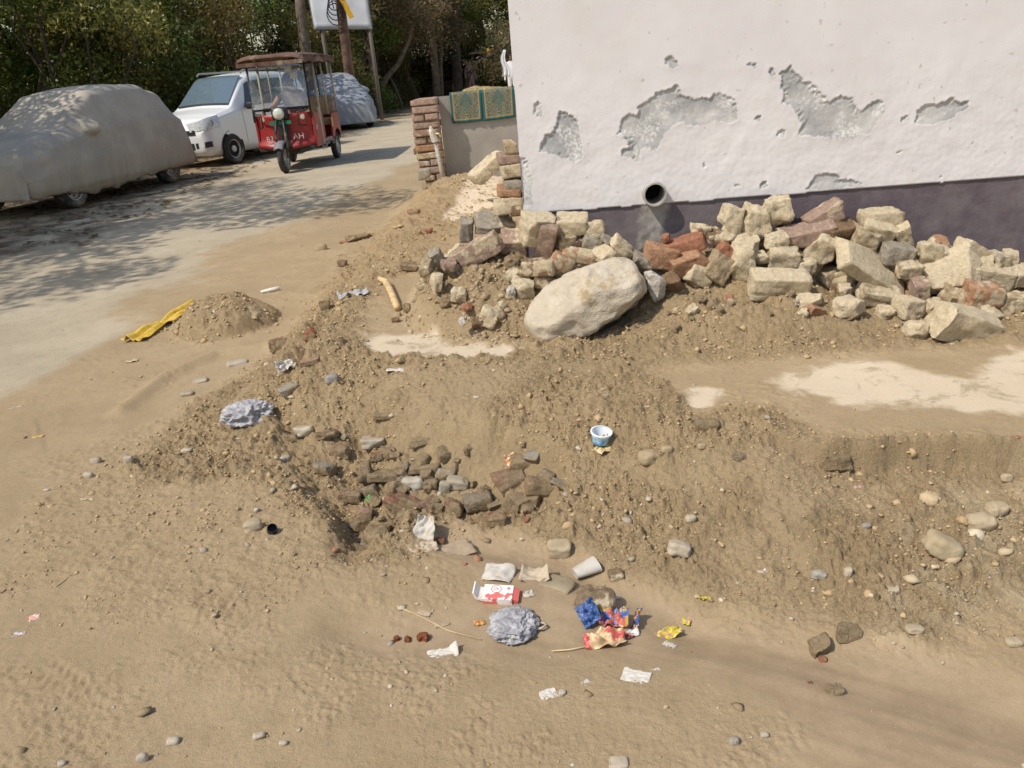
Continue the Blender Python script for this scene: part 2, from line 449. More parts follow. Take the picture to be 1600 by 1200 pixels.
def Hq(x, y):                    # height looked up on the finished terrain grid
    r = max(math.hypot(x, y), rr[0]); a = math.atan2(x, y)
    i = int(np.clip(np.searchsorted(rr, r) - 1, 0, nr_ - 2)); j = int(np.clip(np.searchsorted(th, a) - 1, 0, nt - 2))
    fr = (r - rr[i]) / (rr[i + 1] - rr[i]); fa = (a - th[j]) / (th[j + 1] - th[j])
    Z = GZ.reshape(nr_, nt)
    return float((Z[i, j] * (1 - fa) + Z[i, j + 1] * fa) * (1 - fr) + (Z[i + 1, j] * (1 - fa) + Z[i + 1, j + 1] * fa) * fr)
def ground_at(px, py):           # where a line of sight meets the ground
    z = 0.05
    for i in range(25):
        p = at_z(px, py, z)
        zn = Hq(p[0], p[1])
        if abs(zn - z) < 3e-4: break
        z += (zn - z) * 0.6
    p = at_z(px, py, z); p[2] = Hq(p[0], p[1])
    return p

def ground_material():
    t = NT('dusty earth')
    P = 'Object'
    rough = t.attr('rough').outputs['Fac']; wet = t.attr('wet').outputs['Fac']; slab = t.attr('slab').outputs['Fac']
    road = t.attr('road').outputs['Fac']; pale = t.attr('pale').outputs['Fac']; lit = t.attr('litter').outputs['Fac']
    nA = t.noise(1.7, 5, 0.6); nB = t.noise(9, 6, 0.65); nC = t.noise(60, 5, 0.7); nD = t.noise(300, 3, 0.7)
    c = t.mix(t.ramp(nA, 0.35, 0.68), (0.36, 0.265, 0.155), (0.425, 0.318, 0.193))
    c = t.mix(t.ramp(nB, 0.42, 0.72, 0, 0.55), c, (0.32, 0.232, 0.134))
    soil = t.mix(t.ramp(nB, 0.3, 0.7), (0.47, 0.337, 0.185), (0.535, 0.39, 0.222))
    soil = t.mix(t.ramp(nA, 0.45, 0.62, 0, 0.3), soil, (0.33, 0.232, 0.128))
    c = t.mix(rough, c, soil)
    rd = t.mix(t.ramp(nA, 0.35, 0.65), (0.43, 0.355, 0.252), (0.495, 0.415, 0.30))
    rd = t.mix(t.ramp(nB, 0.5, 0.72, 0, 0.5), rd, (0.35, 0.288, 0.2))
    c = t.mix(road, c, rd)
    ll = t.mix(t.ramp(t.vor(14, co=P), 0.05, 0.5), (0.26, 0.18, 0.10), (0.12, 0.085, 0.055))
    ll = t.mix(t.ramp(nB, 0.52, 0.66), ll, (0.30, 0.235, 0.16))
    c = t.mix(t.math('MULTIPLY', lit, t.ramp(t.noise(2.3, 4), 0.35, 0.6)), c, ll)
    c = t.mix(t.math('MULTIPLY', pale, t.ramp(nB, 0.35, 0.6)), c, (0.54, 0.425, 0.265))
    mud = t.mix(t.ramp(nB, 0.35, 0.65), (0.29, 0.21, 0.128), (0.34, 0.25, 0.155))
    c = t.mix(wet, c, mud)
    sl = t.mix(t.ramp(nA, 0.3, 0.7), (0.62, 0.505, 0.36), (0.68, 0.565, 0.42))
    stain = t.ramp(t.noise(7, 6, 0.7, dist=0.8), 0.50, 0.64, 0, 0.85)
    sl = t.mix(stain, sl, (0.40, 0.315, 0.20))
    c = t.mix(slab, c, sl)
    # grit: fine light and dark specks
    c = t.mix(t.math('MULTIPLY', t.ramp(nD, 0.55, 0.74, 0, 0.55), t.math('SUBTRACT', 1.0, slab)), c, (0.55, 0.45, 0.32))
    c = t.mix(t.math('MULTIPLY', t.ramp(nC, 0.52, 0.72, 0, 0.34), t.math('SUBTRACT', 1.0, slab)), c, (0.215, 0.152, 0.085))
    nE = t.noise(170, 4, 0.75)
    c = t.mix(t.math('MULTIPLY', t.ramp(nE, 0.54, 0.70, 0, 0.27), t.math('SUBTRACT', 1.0, t.math('MULTIPLY', slab, .85))), c, (0.21, 0.148, 0.082))
    r = t.ramp(wet, 0, 1, 0.95, t.ramp(nB, 0.35, 0.7, 0.42, 0.75))
    dry = t.math('SUBTRACT', 1.0, t.math('MULTIPLY', wet, 0.75))
    amp = t.math('MULTIPLY', t.ramp(rough, 0.05, 0.8, 0.13, 0.9), dry)
    b1 = t.bump(nC, 0.02, amp)
    b2 = t.bump(nE, 0.009, t.math('MULTIPLY', t.ramp(rough, 0.05, 0.8, 0.45, 1.0), dry), b1); b2 = t.bump(nD, 0.005, t.math('MULTIPLY', dry, 0.7), b2)
    return t.done(c, r, b2, spec=0.25)
MAT_GROUND = ground_material()

def sub_terrain(name, sel):
    F = GF[sel]
    used = np.unique(F); remap = np.full(len(GX), -1, np.int64); remap[used] = np.arange(len(used))
    V = np.stack([GX[used], GY[used], GZ[used]], 1)
    return np_mesh(name, V, remap[F], MAT_GROUND, smooth=True, attrs={k: GM[k][used] for k in ('rough', 'wet', 'slab', 'road', 'pale', 'litter')})
fm_road = GM['road'][GF].mean(1) > 0.5
fm_slab = GM['slab'][GF].mean(1) > 0.5
kind(sub_terrain('ground', ~fm_road & ~fm_slab), 'structure')
kind(sub_terrain('road', fm_road & ~fm_slab), 'structure')
kind(sub_terrain('concrete_platform', fm_slab), 'structure')

# loose crumbs of soil over the clumpy ground
def ico(sub):
    bm = bmesh.new(); bmesh.ops.create_icosphere(bm, subdivisions=sub, radius=1)
    V = np.array([v.co[:] for v in bm.verts]); F = np.array([[v.index for v in f.verts] for f in bm.faces]); bm.free()
    return V, F
def scatter(name, P, size, mat, sub, flat=(0.55, 0.9), sink=0.25, label=None):
    if sub: V0, F0 = ico(sub)
    else: V0 = np.array([(1, 0, 0), (-1, 0, 0), (0, 1, 0), (0, -1, 0), (0, 0, 1), (0, 0, -1)], float); F0 = np.array([(0, 2, 4), (2, 1, 4), (1, 3, 4), (3, 0, 4), (2, 0, 5), (1, 2, 5), (3, 1, 5), (0, 3, 5)])
    n = len(P); k = len(V0)
    V = np.repeat(V0[None], n, 0) * (1 + 0.42 * (RNG.random((n, k, 1)) - 0.5) * 2)
    ax = RNG.random((n, 3)) * 0.7 + 0.65
    V = V * ax[:, None, :] * size[:, None, None]
    a = RNG.random(n) * 6.283; ca, sa = np.cos(a)[:, None], np.sin(a)[:, None]
    b = (RNG.random(n) - 0.5) * 1.6; cb, sb = np.cos(b)[:, None], np.sin(b)[:, None]
    y, z = V[:, :, 1] * cb - V[:, :, 2] * sb, V[:, :, 1] * sb + V[:, :, 2] * cb
    V[:, :, 1] = y; V[:, :, 2] = z
    x, y = V[:, :, 0] * ca - V[:, :, 1] * sa, V[:, :, 0] * sa + V[:, :, 1] * ca
    V[:, :, 0] = x; V[:, :, 1] = y
    V[:, :, 2] *= (RNG.random((n, 1)) * (flat[1] - flat[0]) + flat[0])
    V += P[:, None, :]
    V[:, :, 2] += (size * (0.6 - sink * 1.6))[:, None]
    F = (F0[None] + (np.arange(n) * k)[:, None, None]).reshape(-1, 3)
    tone = np.repeat(RNG.random(n), k)
    o = np_mesh(name, V.reshape(-1, 3), F, mat, smooth=False, attrs={'tone': tone})
    return kind(o, 'stuff', label)
def crumb_material(name, a, b, c2):
    t = NT(name)
    tone = t.attr('tone').outputs['Fac']
    c = t.mix(t.ramp(tone, 0, 1), a, b)
    c = t.mix(t.ramp(tone, 0.9, 1.0), c, c2)
    c = t.mix(t.ramp(t.noise(120, 4), 0.4, 0.7, 0, 0.5), c, a)
    return t.done(c, 0.95, t.bump(t.noise(260, 4), 0.002), spec=0.2)
MAT_CRUMB = crumb_material('crumbly soil', (0.42, 0.30, 0.165), (0.49, 0.358, 0.202), (0.52, 0.40, 0.245))
MAT_GRIT = crumb_material('mixed grit', (0.42, 0.34, 0.23), (0.58, 0.50, 0.38), (0.44, 0.20, 0.12))
def sample(n, want, rmin=1.2, rmax=9.0, lim=44):
    r = np.exp(RNG.random(n) * (math.log(rmax) - math.log(rmin)) + math.log(rmin)); a = np.radians((RNG.random(n) * 2 - 1) * lim)
    x, y = r * np.sin(a), r * np.cos(a)
    m = masks(x, y)
    ok = (RNG.random(n) < want(m, x, y)) & ~((wall_d(x, y) < 0.02) & (x > 0.08))
    x, y = x[ok], y[ok]
    mm = {k: v[ok] for k, v in m.items()}
    return np.stack([x, y, H(x, y, mm)], 1)
def dens(m, x, y): return np.clip(m['rough'] * 1.15 * ss(-0.35, 0.45, pn(x * 4, y * 4, 61) + 0.1), 0, 1) * ss(0.08, 0.2, m['rough']) + 0.004
P = sample(120000, dens)
lod = np.clip(np.hypot(P[:, 0], P[:, 1]) / 2.2, 0.8, 2.0)
scatter('soil_crumbs', P, (0.0018 + 0.0050 * RNG.random(len(P)) ** 4) * lod, MAT_CRUMB, 0, label='fine crumbs of brown soil over the clumpy ground')
P = sample(9000, lambda m, x, y: np.clip(m['rough'] * 1.1 - 0.12, 0, 1) * ss(-0.3, 0.5, pn(x * 3.3, y * 3.3, 63)))
scatter('soil_lumps', P, (0.0035 + 0.009 * RNG.random(len(P)) ** 3) * np.clip(np.hypot(P[:, 0], P[:, 1]) / 2.5, 0.8, 1.8), MAT_CRUMB, 1, sink=0.35, label='small lumps of dug soil among the crumbs')
P = sample(700, lambda m, x, y: np.clip((m['rough'] - 0.35) * 1.3, 0, 1) * ss(-0.1, 0.5, pn(x * 3, y * 3, 62)))
scatter('soil_clods', P, 0.009 + 0.013 * RNG.random(len(P)) ** 2, MAT_CRUMB, 2, sink=0.5, label='larger clods of dug-up brown soil on the rough ground')
P = sample(3600, lambda m, x, y: (0.03 + 0.25 * m['rough'] + 0.6 * m['pale']) * (1 - m['slab']) * (1 - 0.7 * m['wet']))
scatter('grit', P, 0.002 + 0.007 * RNG.random(len(P)) ** 3, MAT_GRIT, 1, label='scattered light grit and brick crumbs on the earth')
P = sample(5000, lambda m, x, y: m['pale'] * np.clip(0.3 + pn(x * 6, y * 6, 67) * 1.6, 0, 1))
scatter('pale_gravel', P, 0.003 + 0.021 * RNG.random(len(P)) ** 3.2, crumb_material('pale rubble', (0.48, 0.38, 0.245), (0.60, 0.50, 0.345), (0.62, 0.54, 0.40)), 1, label='pale crumbled mortar gravel on the bank')

P = sample(26000, lambda m, x, y: np.clip(1.05 - np.hypot((x + 0.02) / 0.52, (y - 3.9) / 0.60), 0, 1) ** .5 + np.clip(1 - np.hypot((x + 0.2) / 0.7, (y - 7.4) / 1.2), 0, 1), 2.8, 9.0, 14)
scatter('mortar_crumbs', P, 0.004 + 0.015 * RNG.random(len(P)) ** 3.2, crumb_material('sandy mortar', (0.33, 0.242, 0.145), (0.44, 0.335, 0.205), (0.52, 0.43, 0.30)), 1, sink=.45, label='sandy mortar crumbs on the left heap and below the low wall')
P = sample(9000, lambda m, x, y: np.clip(1.15 - np.hypot((x + 1.72) / 0.40, (y - 4.70) / 0.40), 0, 1) * 0.5, 3.8, 5.6, 30)
scatter('sand_lumps', P, 0.006 + 0.014 * RNG.random(len(P)) ** 2.2, MAT_CRUMB, 1, sink=.3, label='small lumps on the sand heap beside the road')

P = sample(5200, lambda m, x, y: np.clip(0.05 + 0.9 * np.exp(-(pline(GULLY, x, y) / 0.28) ** 2) + 0.9 * ss(-0.1, 0.05, sdf(PIT, x, y)) + 0.18 * m['rough'], 0, 1) * (1 - m['slab']) * (1 - 0.9 * m['road']) * 0.5)
t = NT('mixed debris'); tone = t.attr('tone').outputs['Fac']
c = t.mix(t.ramp(tone, .30, .34), (.28, .205, .125), (.48, .42, .33)); c = t.mix(t.ramp(tone, .62, .64), c, (.34, .29, .225)); c = t.mix(t.ramp(tone, .80, .82), c, (.36, .17, .10)); c = t.mix(t.ramp(tone, .95, .96), c, (.60, .57, .52))
c = t.mix(t.ramp(t.noise(90, 4), .45, .7, 0, .5), c, (.32, .235, .14))
scatter('debris_bits', P, 0.004 + 0.013 * RNG.random(len(P)) ** 3.0, t.done(c, .9, t.bump(t.noise(200, 3), .002), spec=.2), 1, flat=(.3, .8), sink=.3, label='bits of stone, brick and mortar trodden into the dug earth')

# ------------------------------------------------------------------ the house wall with peeling paint
def wall_sz(px, py):
    d = ray(px, py); n3 = np.array([N_WALL[0], N_WALL[1], 0]); c3 = np.array([C_WALL[0], C_WALL[1], 0])
    t = ((c3 - EYE) @ n3) / (d @ n3); p = EYE + d * t
    return ((p[:2] - C_WALL) @ E_WALL, p[2])
def zpoly(pts, x0, y0, k): return [wall_sz(x0 + a / k, y0 + b / k) for a, b in pts]
PEEL = [
 zpoly([(300,455),(365,475),(410,520),(425,600),(440,650),(445,750),(400,775),(360,760),(290,730),(180,705),(185,660),(210,610),(250,580),(280,520)],800,60,4),
 zpoly([(655,600),(680,540),(685,485),(740,475),(785,490),(790,430),(820,400),(880,370),(900,340),(960,325),(1040,300),(1060,340),(1090,370),(1180,375),(1250,370),(1260,345),(1330,345),(1380,380),(1405,420),(1405,500),(1370,535),(1330,520),(1260,510),(1215,535),(1180,545),(1100,540),(1060,520),(1000,545),(960,590),(940,640),(900,690),(860,680),(800,700),(790,780),(770,780),(740,740),(685,735),(690,700),(740,680),(700,620)],800,60,4),
 zpoly([(960,130),(990,105),(1020,140),(1040,165),(1000,180),(960,160)],800,60,4),
 zpoly([(135,430),(160,390),(180,410),(190,490),(135,475)],800,60,4),
 zpoly([(20,740),(85,745),(120,820),(130,900),(120,1000),(130,1045),(40,1075)],800,60,4),
 zpoly([(55,200),(125,155),(165,200),(200,240),(240,245),(300,310),(340,350),(390,325),(470,320),(480,370),(515,405),(560,360),(600,345),(645,350),(640,400),(610,440),(580,500),(575,520),(480,545),(400,560),(330,540),(200,540),(165,530),(190,470),(160,420),(110,370),(75,355),(90,330),(75,230)],1200,60,3.53),
 zpoly([(800,465),(830,405),(860,365),(970,355),(1020,325),(1060,360),(1100,350),(1110,380),(1060,405),(980,455),(900,475),(850,475)],1200,60,3.53),
 zpoly([(210,836),(265,755),(370,745),(400,775),(470,785),(530,806),(400,832)],1200,60,3.53),
 zpoly([(45,535),(75,505),(105,515),(105,545),(60,545)],1200,60,3.53),
 zpoly([(740,440),(770,425),(770,450),(740,460)],1200,60,3.53),
 zpoly([(8,162),(40,165),(40,200),(12,205)],1200,60,3.53),
 zpoly([(1475,165),(1490,140),(1500,160),(1525,168),(1525,180),(1495,178)],800,60,4),
 zpoly([(1525,500),(1545,485),(1568,492),(1545,515)],800,60,4),
 zpoly([(1545,910),(1585,900),(1590,925),(1555,935)],800,60,4),
 zpoly([(1395,920),(1420,905),(1425,915),(1400,930)],800,60,4),
]
zl = [wall_sz(818, 335), wall_sz(1200, 306), wall_sz(1600, 275)]
def plinth_z(s): return np.interp(s, [q[0] for q in zl], [q[1] for q in zl])
STREAK = zpoly([(815,1010),(800,1200),(780,1330),(960,1330),(945,1200),(985,1060),(980,1010)],800,60,4)
S_ = np.concatenate([np.linspace(0, 2.62, 525), np.linspace(2.62, 6.5, 40)[1:]])
Z_ = np.concatenate([[0.02, 0.1, 0.18], np.linspace(0.25, 1.62, 275), np.linspace(1.62, 4.2, 30)[1:]])
sg, zg = np.meshgrid(S_, Z_); sg, zg = sg.ravel(), zg.ravel()
jag = 0.010 * pn(sg * 22, zg * 22, 71) + 0.006 * pn(sg * 60, zg * 60, 72) + 0.0035 * pn(sg * 140, zg * 140, 78)
pd = np.full_like(sg, -1.0)
for q in PEEL: pd = np.maximum(pd, sdf(q, sg, zg))
pd = pd + jag * 0.8
flake = pn(sg * 16, zg * 16, 73) + 0.5 * pn(sg * 41, zg * 41, 74)
peel = (pd > 0)
spots = (flake > 1.12) & (zg > 0.7) & (zg < 1.5)
peel = peel | spots
pl = zg < plinth_z(sg) + 0.004 * pn(sg * 8, zg * 0 + 3.3, 75)
peel &= ~pl
damp = ss(1.45, 0.8, zg)
d = 0.0018 * pn(sg * 3, zg * 3, 76) + (0.0005 + 0.0010 * damp) * pn(sg * 13, zg * 13, 77) + 0.0007 * damp * pn(sg * 45, zg * 45, 79)
curl = np.exp(-np.clip(-pd, 0, 1) / 0.013) * (0.3 + 0.7 * ss(-0.2, 0.6, pn(sg * 12, zg * 12, 80))) * 0.0030 * (pd < 0)
d = d + curl
blist = ss(0.35, 0.8, pn(sg * 6.5, zg * 6.5, 81)) * damp * 0.002
d = d + blist
_g = pd.reshape(len(Z_), len(S_)); _gz = np.gradient(_g, axis=0).ravel() * 200; _gs = np.gradient(_g, axis=1).ravel() * 200
ftop = ss(-0.25, 0.35, -_gz * 0.85 + _gs * 0.5)
rec = ftop + (1 - ftop) * ss(0.0, 0.045, pd)
rec = np.where(pd > 0, rec, 1.0)
d = np.where(peel, (-0.0058 + 0.0008 * pn(sg * 70, zg * 70, 82) + 0.0015 * pn(sg * 18, zg * 18, 83)) * rec, d)
d = np.where(pl, -0.009 + 0.001 * pn(sg * 20, zg * 20, 84) + 0.0006 * pn(sg * 80, zg * 80, 85), d)
strk = ss(-0.02, 0.02, sdf(STREAK, sg, zg) + jag) * pl
d = d + strk * (0.006 + 0.003 * pn(sg * 30, zg * 30, 86))
WV = np.stack([C_WALL[0] + E_WALL[0] * sg + N_WALL[0] * d, C_WALL[1] + E_WALL[1] * sg + N_WALL[1] * d, zg], 1)
ns, nz = len(S_), len(Z_)
a, b = np.meshgrid(np.arange(ns - 1), np.arange(nz - 1))
WF = np.stack([b * ns + a, b * ns + a + 1, (b + 1) * ns + a + 1, (b + 1) * ns + a], -1).reshape(-1, 4)
_ps, _pz = wall_sz(1021, 301)
_cs, _cz = sg[WF].mean(1), zg[WF].mean(1)
WF = WF[np.hypot(_cs - _ps, _cz - _pz) > 0.050]
def plaster_material():
    t = NT('old painted plaster')
    pe = t.attr('peel').outputs['Fac']; pli = t.attr('plinth').outputs['Fac']; st = t.attr('streak').outputs['Fac']
    nA = t.noise(2.2, 5, 0.6); nB = t.noise(14, 6, 0.65); nC = t.noise(75, 5, 0.7); nD = t.noise(240, 3)
    paint = t.mix(t.ramp(nA, 0.35, 0.65), (0.69, 0.65, 0.64), (0.725, 0.69, 0.68))
    paint = t.mix(t.ramp(nB, 0.58, 0.75, 0, 0.30), paint, (0.62, 0.575, 0.51))
    paint = t.mix(t.ramp(t.noise(3.3, 6, 0.7), 0.52, 0.70, 0, 0.35), paint, (0.64, 0.585, 0.50))
    paint = t.mix(t.ramp(t.noise(34, 2, 0.4), 0.70, 0.76, 0, 0.55), paint, (0.42, 0.37, 0.31))
    gr = t.mix(t.ramp(t.noise(5, 5, .6), 0.35, 0.65), (0.36, 0.355, 0.35), (0.55, 0.53, 0.50))
    wh = t.math('MULTIPLY', t.ramp(nC, 0.42, 0.60), t.ramp(t.noise(6, 5, .65), 0.48, 0.60, 0, .85))
    gr = t.mix(wh, gr, (0.76, 0.74, 0.71))
    gr = t.mix(t.ramp(nD, 0.6, 0.75, 0, 0.2), gr, (0.25, 0.24, 0.23))
    pu = t.mix(t.ramp(nB, 0.3, 0.7), (0.115, 0.088, 0.100), (0.155, 0.125, 0.135))
    pu = t.mix(t.ramp(nA, 0.48, 0.66, 0, 0.6), pu, (0.22, 0.195, 0.185))
    pu = t.mix(t.ramp(nC, 0.66, 0.74, 0, 0.7), pu, (0.40, 0.36, 0.34))
    cs = t.mix(t.ramp(nB, 0.3, 0.7), (0.22, 0.20, 0.18), (0.36, 0.335, 0.30))
    c = t.mix(pe, paint, gr); c = t.mix(pli, c, pu); c = t.mix(st, c, cs)
    b = t.bump(nC, 0.0016, 0.35); b = t.bump(nD, 0.0012, t.ramp(pe, 0, 1, 0.25, 1.0), b)
    return t.done(c, 0.85, b, spec=0.2)
MAT_PLASTER = plaster_material()
house = empty('house', (C_WALL[0], C_WALL[1], 0.0))
tag(house, 'white painted house with peeling plaster and a dark purple plinth', 'house')
def rel(o, parent):               # parent keeping world coordinates of the vertices
    o.parent = parent; o.matrix_parent_inverse = Matrix.Translation(parent.location).inverted() if parent.rotation_euler.z == 0 else parent.matrix_basis.inverted(); return o
o = np_mesh('front_wall', WV, WF, MAT_PLASTER, smooth=True, attrs={'peel': peel.astype(float), 'plinth': pl.astype(float), 'streak': strk})
rel(o, house)
def W3(s, dd, z): p = C_WALL + E_WALL * s - N_WALL * dd; return (p[0], p[1], z)
m = MB()
q = [W3(0, 0.0, 0), W3(0, 5, 0), W3(6.5, 5, 0), W3(6.5, 0, 0)]; q2 = [(a_, b_, 4.2) for a_, b_, _ in q]
m.add(q + q2, [(0, 1, 5, 4), (1, 2, 6, 5), (2, 3, 7, 6)])
def shell_mat():
    t = NT('plain painted plaster'); n = t.noise(3, 5)
    return t.done(t.mix(t.ramp(n, .3, .7), (.69, .66, .655), (.73, .70, .70)), .85, t.bump(t.noise(60, 4), .002))
rel(m.build('side_wall', shell_mat(), fix=False), house)
m = MB(); c0 = W3(3.25, 2.5, 4.26); ang = math.atan2(E_WALL[1], E_WALL[0])
m.box(c0, (6.7, 5.3, 0.12), (0, 0, ang)); rel(m.build('roof', shell_mat()), house)
# drain pipe stub
ps, pz = wall_sz(1021, 301)
pc = C_WALL + E_WALL * ps
MAT_PVC = plain('weathered grey pipe', (0.36, 0.34, 0.31), 0.55, var=0.25, scale=30, dust=0.4)
MAT_DARK = plain('painted shade and plain black', (0.012, 0.011, 0.010), 0.9)  # near-black paints in the shade of pipe bore, rim holes and wheel arches
drain = MB()
R0, R1 = 0.0545, 0.0455
prof = [(R1, -0.12), (R1, 0.058), (R1 + 0.001, 0.062), (R0 - 0.001, 0.062), (R0, 0.058), (R0, -0.12)]
drain.lathe(prof, axis='Z', n=40)
dp = drain.build('drain_pipe', MAT_PVC, smooth=False)
nv = Vector((N_WALL[0], N_WALL[1], 0.0))
dp.matrix_world = Matrix.Translation((pc[0], pc[1], pz)) @ nv.to_track_quat('Z', 'Y').to_matrix().to_4x4()
mw = dp.matrix_world.copy(); dp.parent = house; dp.matrix_parent_inverse = Matrix.Translation(house.location).inverted()
cap = MB().lathe([(0.0, -0.10), (R1, -0.10)], n=30).build('bore_shade_disc', MAT_DARK); cap.parent = dp  # flat black disc, paints the shade deep in the pipe

# ------------------------------------------------------------------ broken brick / stone maker
def cube_surf(N):
    idx = {}; V = []; F = []
    def vid(p):
        k = tuple(int(round(c * N)) for c in p)
        if k not in idx: idx[k] = len(V); V.append([c / N * 2 - 1 for c in k])
        return idx[k]
    for ax in range(3):
        for s in (0, 1):
            for i in range(N):
                for j in range(N):
                    q = []
                    for (di, dj) in ((0, 0), (1, 0), (1, 1), (0, 1)):
                        p = [0, 0, 0]; p[ax] = s; p[(ax + 1) % 3] = (i + di) / N; p[(ax + 2) % 3] = (j + dj) / N
                        q.append(vid(p))
                    F.append(q if s else q[::-1])
    return np.array(V, float), np.array(F)
_CS = {n: cube_surf(n) for n in (4, 7, 9, 12, 16, 34)}
def chunk_mesh(name, dims, seed, rnd=0.15, rough=0.05, cuts=2, cutdepth=0.75, N=7, shear=0.0):
    """a block of size dims, its corners worn (rnd), its faces pitted (rough), and pieces broken off it (cuts)"""
    V, F = _CS[N]; V = V.copy(); rs = np.random.default_rng(seed)
    S = V / (np.abs(V) ** 4).sum(1, keepdims=True) ** 0.25            # superellipsoid
    Sp = V / np.linalg.norm(V, axis=1, keepdims=True)
    k = min(1, rnd * 2); V = V * (1 - k) + S * k
    if rnd > 0.5: V = V * (2 - 2 * rnd) + Sp * (2 * rnd - 1)
    for c in range(cuts):
        n = rs.normal(size=3); n[rs.integers(3)] *= 0.3; n /= np.linalg.norm(n)
        lim = np.abs(n).sum() * cutdepth * rs.uniform(0.72, 0.98)
        ex = np.clip(V @ n - lim, 0, None); V = V - ex[:, None] * n
    h = np.array(dims) / 2
    V = V * h
    if shear: V[:, 0] += V[:, 2] * shear
    sc = 1.0 / max(dims)
    f = vn3(V[:, 0] * sc * 6 + seed, V[:, 1] * sc * 6, V[:, 2] * sc * 6, seed) * 0.6 + vn3(V[:, 0] * sc * 15, V[:, 1] * sc * 15 + seed, V[:, 2] * sc * 15, seed + 1) * 0.4
    g = vn3(V[:, 0] * sc * 3 + 9, V[:, 1] * sc * 3, V[:, 2] * sc * 3, seed + 5)
    nrm = V / h; nrm = np.sign(nrm) * np.abs(nrm) ** 3; nrm /= (np.linalg.norm(nrm, axis=1, keepdims=True) + 1e-6)
    pit = np.clip(vn3(V[:, 0] * 55 + seed, V[:, 1] * 55, V[:, 2] * 55, seed + 8) - 0.25, 0, 1)
    V = V + nrm * ((f[:, None] + g[:, None] * 0.9) * rough * min(dims) - pit[:, None] * min(rough * 0.09, 0.010))
    return V, F
def brick_material(name, kindm='brick'):
    t = NT(name)
    oi = t.n('ShaderNodeObjectInfo')
    base = oi.outputs['Color']; dust = oi.outputs['Alpha']
    nA = t.noise(14, 5, 0.6); nB = t.noise(45, 5, 0.65); nC = t.noise(150, 4, 0.7)
    dk = t.n('ShaderNodeMix', data_type='RGBA', blend_type='MULTIPLY'); dk.inputs[0].default_value = 1
    t.l(base, dk.inputs[6]); t.l(t.mix(t.ramp(nB, .3, .7), (.72, .70, .68), (1.12, 1.1, 1.08)), dk.inputs[7])
    mort = t.mix(t.ramp(nB, 0.3, 0.7), (0.56, 0.455, 0.30), (0.72, 0.605, 0.425)); mort = t.mix(t.ramp(t.noise(7, 4, 0.6), 0.52, 0.70, 0, 0.55), mort, (0.40, 0.30, 0.185))
    if kindm == 'mud': mort = t.mix(t.ramp(nB, 0.3, 0.7), (0.26, 0.19, 0.11), (0.36, 0.27, 0.165))
    th = t.math('SUBTRACT', 0.86, t.math('MULTIPLY', dust, 0.62))
    f = t.ramp(nA, t.math('SUBTRACT', th, 0.05), t.math('ADD', th, 0.05))
    c = t.mix(f, dk.outputs[2], mort)
    c = t.mix(t.ramp(nC, 0.62, 0.78, 0, 0.45), c, (0.24, 0.18, 0.12))
    b = t.bump(nB, 0.016, 0.9); b = t.bump(nC, 0.007, 1.0, b)
    return t.done(c, 0.95, b, spec=0.15)
MAT_BRICK = brick_material('worn brick and mortar')
def stone_material():
    t = NT('dusty stone'); oi = t.n('ShaderNodeObjectInfo')
    nA = t.noise(9, 6, 0.62); nB = t.noise(60, 5, 0.7); nC = t.noise(200, 3)
    x = t.n('ShaderNodeMix', data_type='RGBA', blend_type='MULTIPLY'); x.inputs[0].default_value = 1
    t.l(oi.outputs['Color'], x.inputs[6]); t.l(t.mix(t.ramp(nA, .3, .7), (.78, .76, .72), (1.12, 1.12, 1.12)), x.inputs[7])
    c = t.mix(t.ramp(nB, 0.55, 0.75, 0, 0.5), x.outputs[2], (0.33, 0.25, 0.155))
    return t.done(c, 0.9, t.bump(nC, 0.002, 0.6, t.bump(nB, 0.005, 0.6)), spec=0.2)
MAT_STONE = stone_material()
CREAM = (0.60, 0.49, 0.33); TAN = (0.46, 0.36, 0.23); RED = (0.40, 0.19, 0.115); ORANGE = (0.47, 0.275, 0.165); PINK = (0.42, 0.30, 0.235); GREY = (0.40, 0.355, 0.285); MORT = (0.47, 0.40, 0.29); BROWN = (0.25, 0.165, 0.10); WHITE = (0.66, 0.62, 0.56); DULL = (0.30, 0.245, 0.18)
seedc = [100]
def chunk(name, label, cat, P, dims, col, dust=0.4, rot=0.0, yaw=0.0, tilt=0.0, rnd=0.15, rough=0.05, cuts=2, cutdepth=0.75, N=7, mat=None, group=None, view=True, smooth=False):
    seedc[0] += 1
    V, F = chunk_mesh(name, dims, seedc[0], rnd, rough, cuts, cutdepth, N)
    o = np_mesh(name, V, F, mat or MAT_BRICK, smooth=smooth)
    if mat is MAT_STONE: col = tuple(.68 * a_ + .32 * b_ for a_, b_ in zip(col, (.42, .325, .20)))
    o.color = (*col, dust)
    R = Matrix.Rotation(yaw, 4, 'Z') @ Matrix.Rotation(-rot, 4, 'Y') @ Matrix.Rotation(tilt, 4, 'X')
    o.matrix_world = Matrix.Translation(Vector(P)) @ R
    return tag(o, label, cat, group)

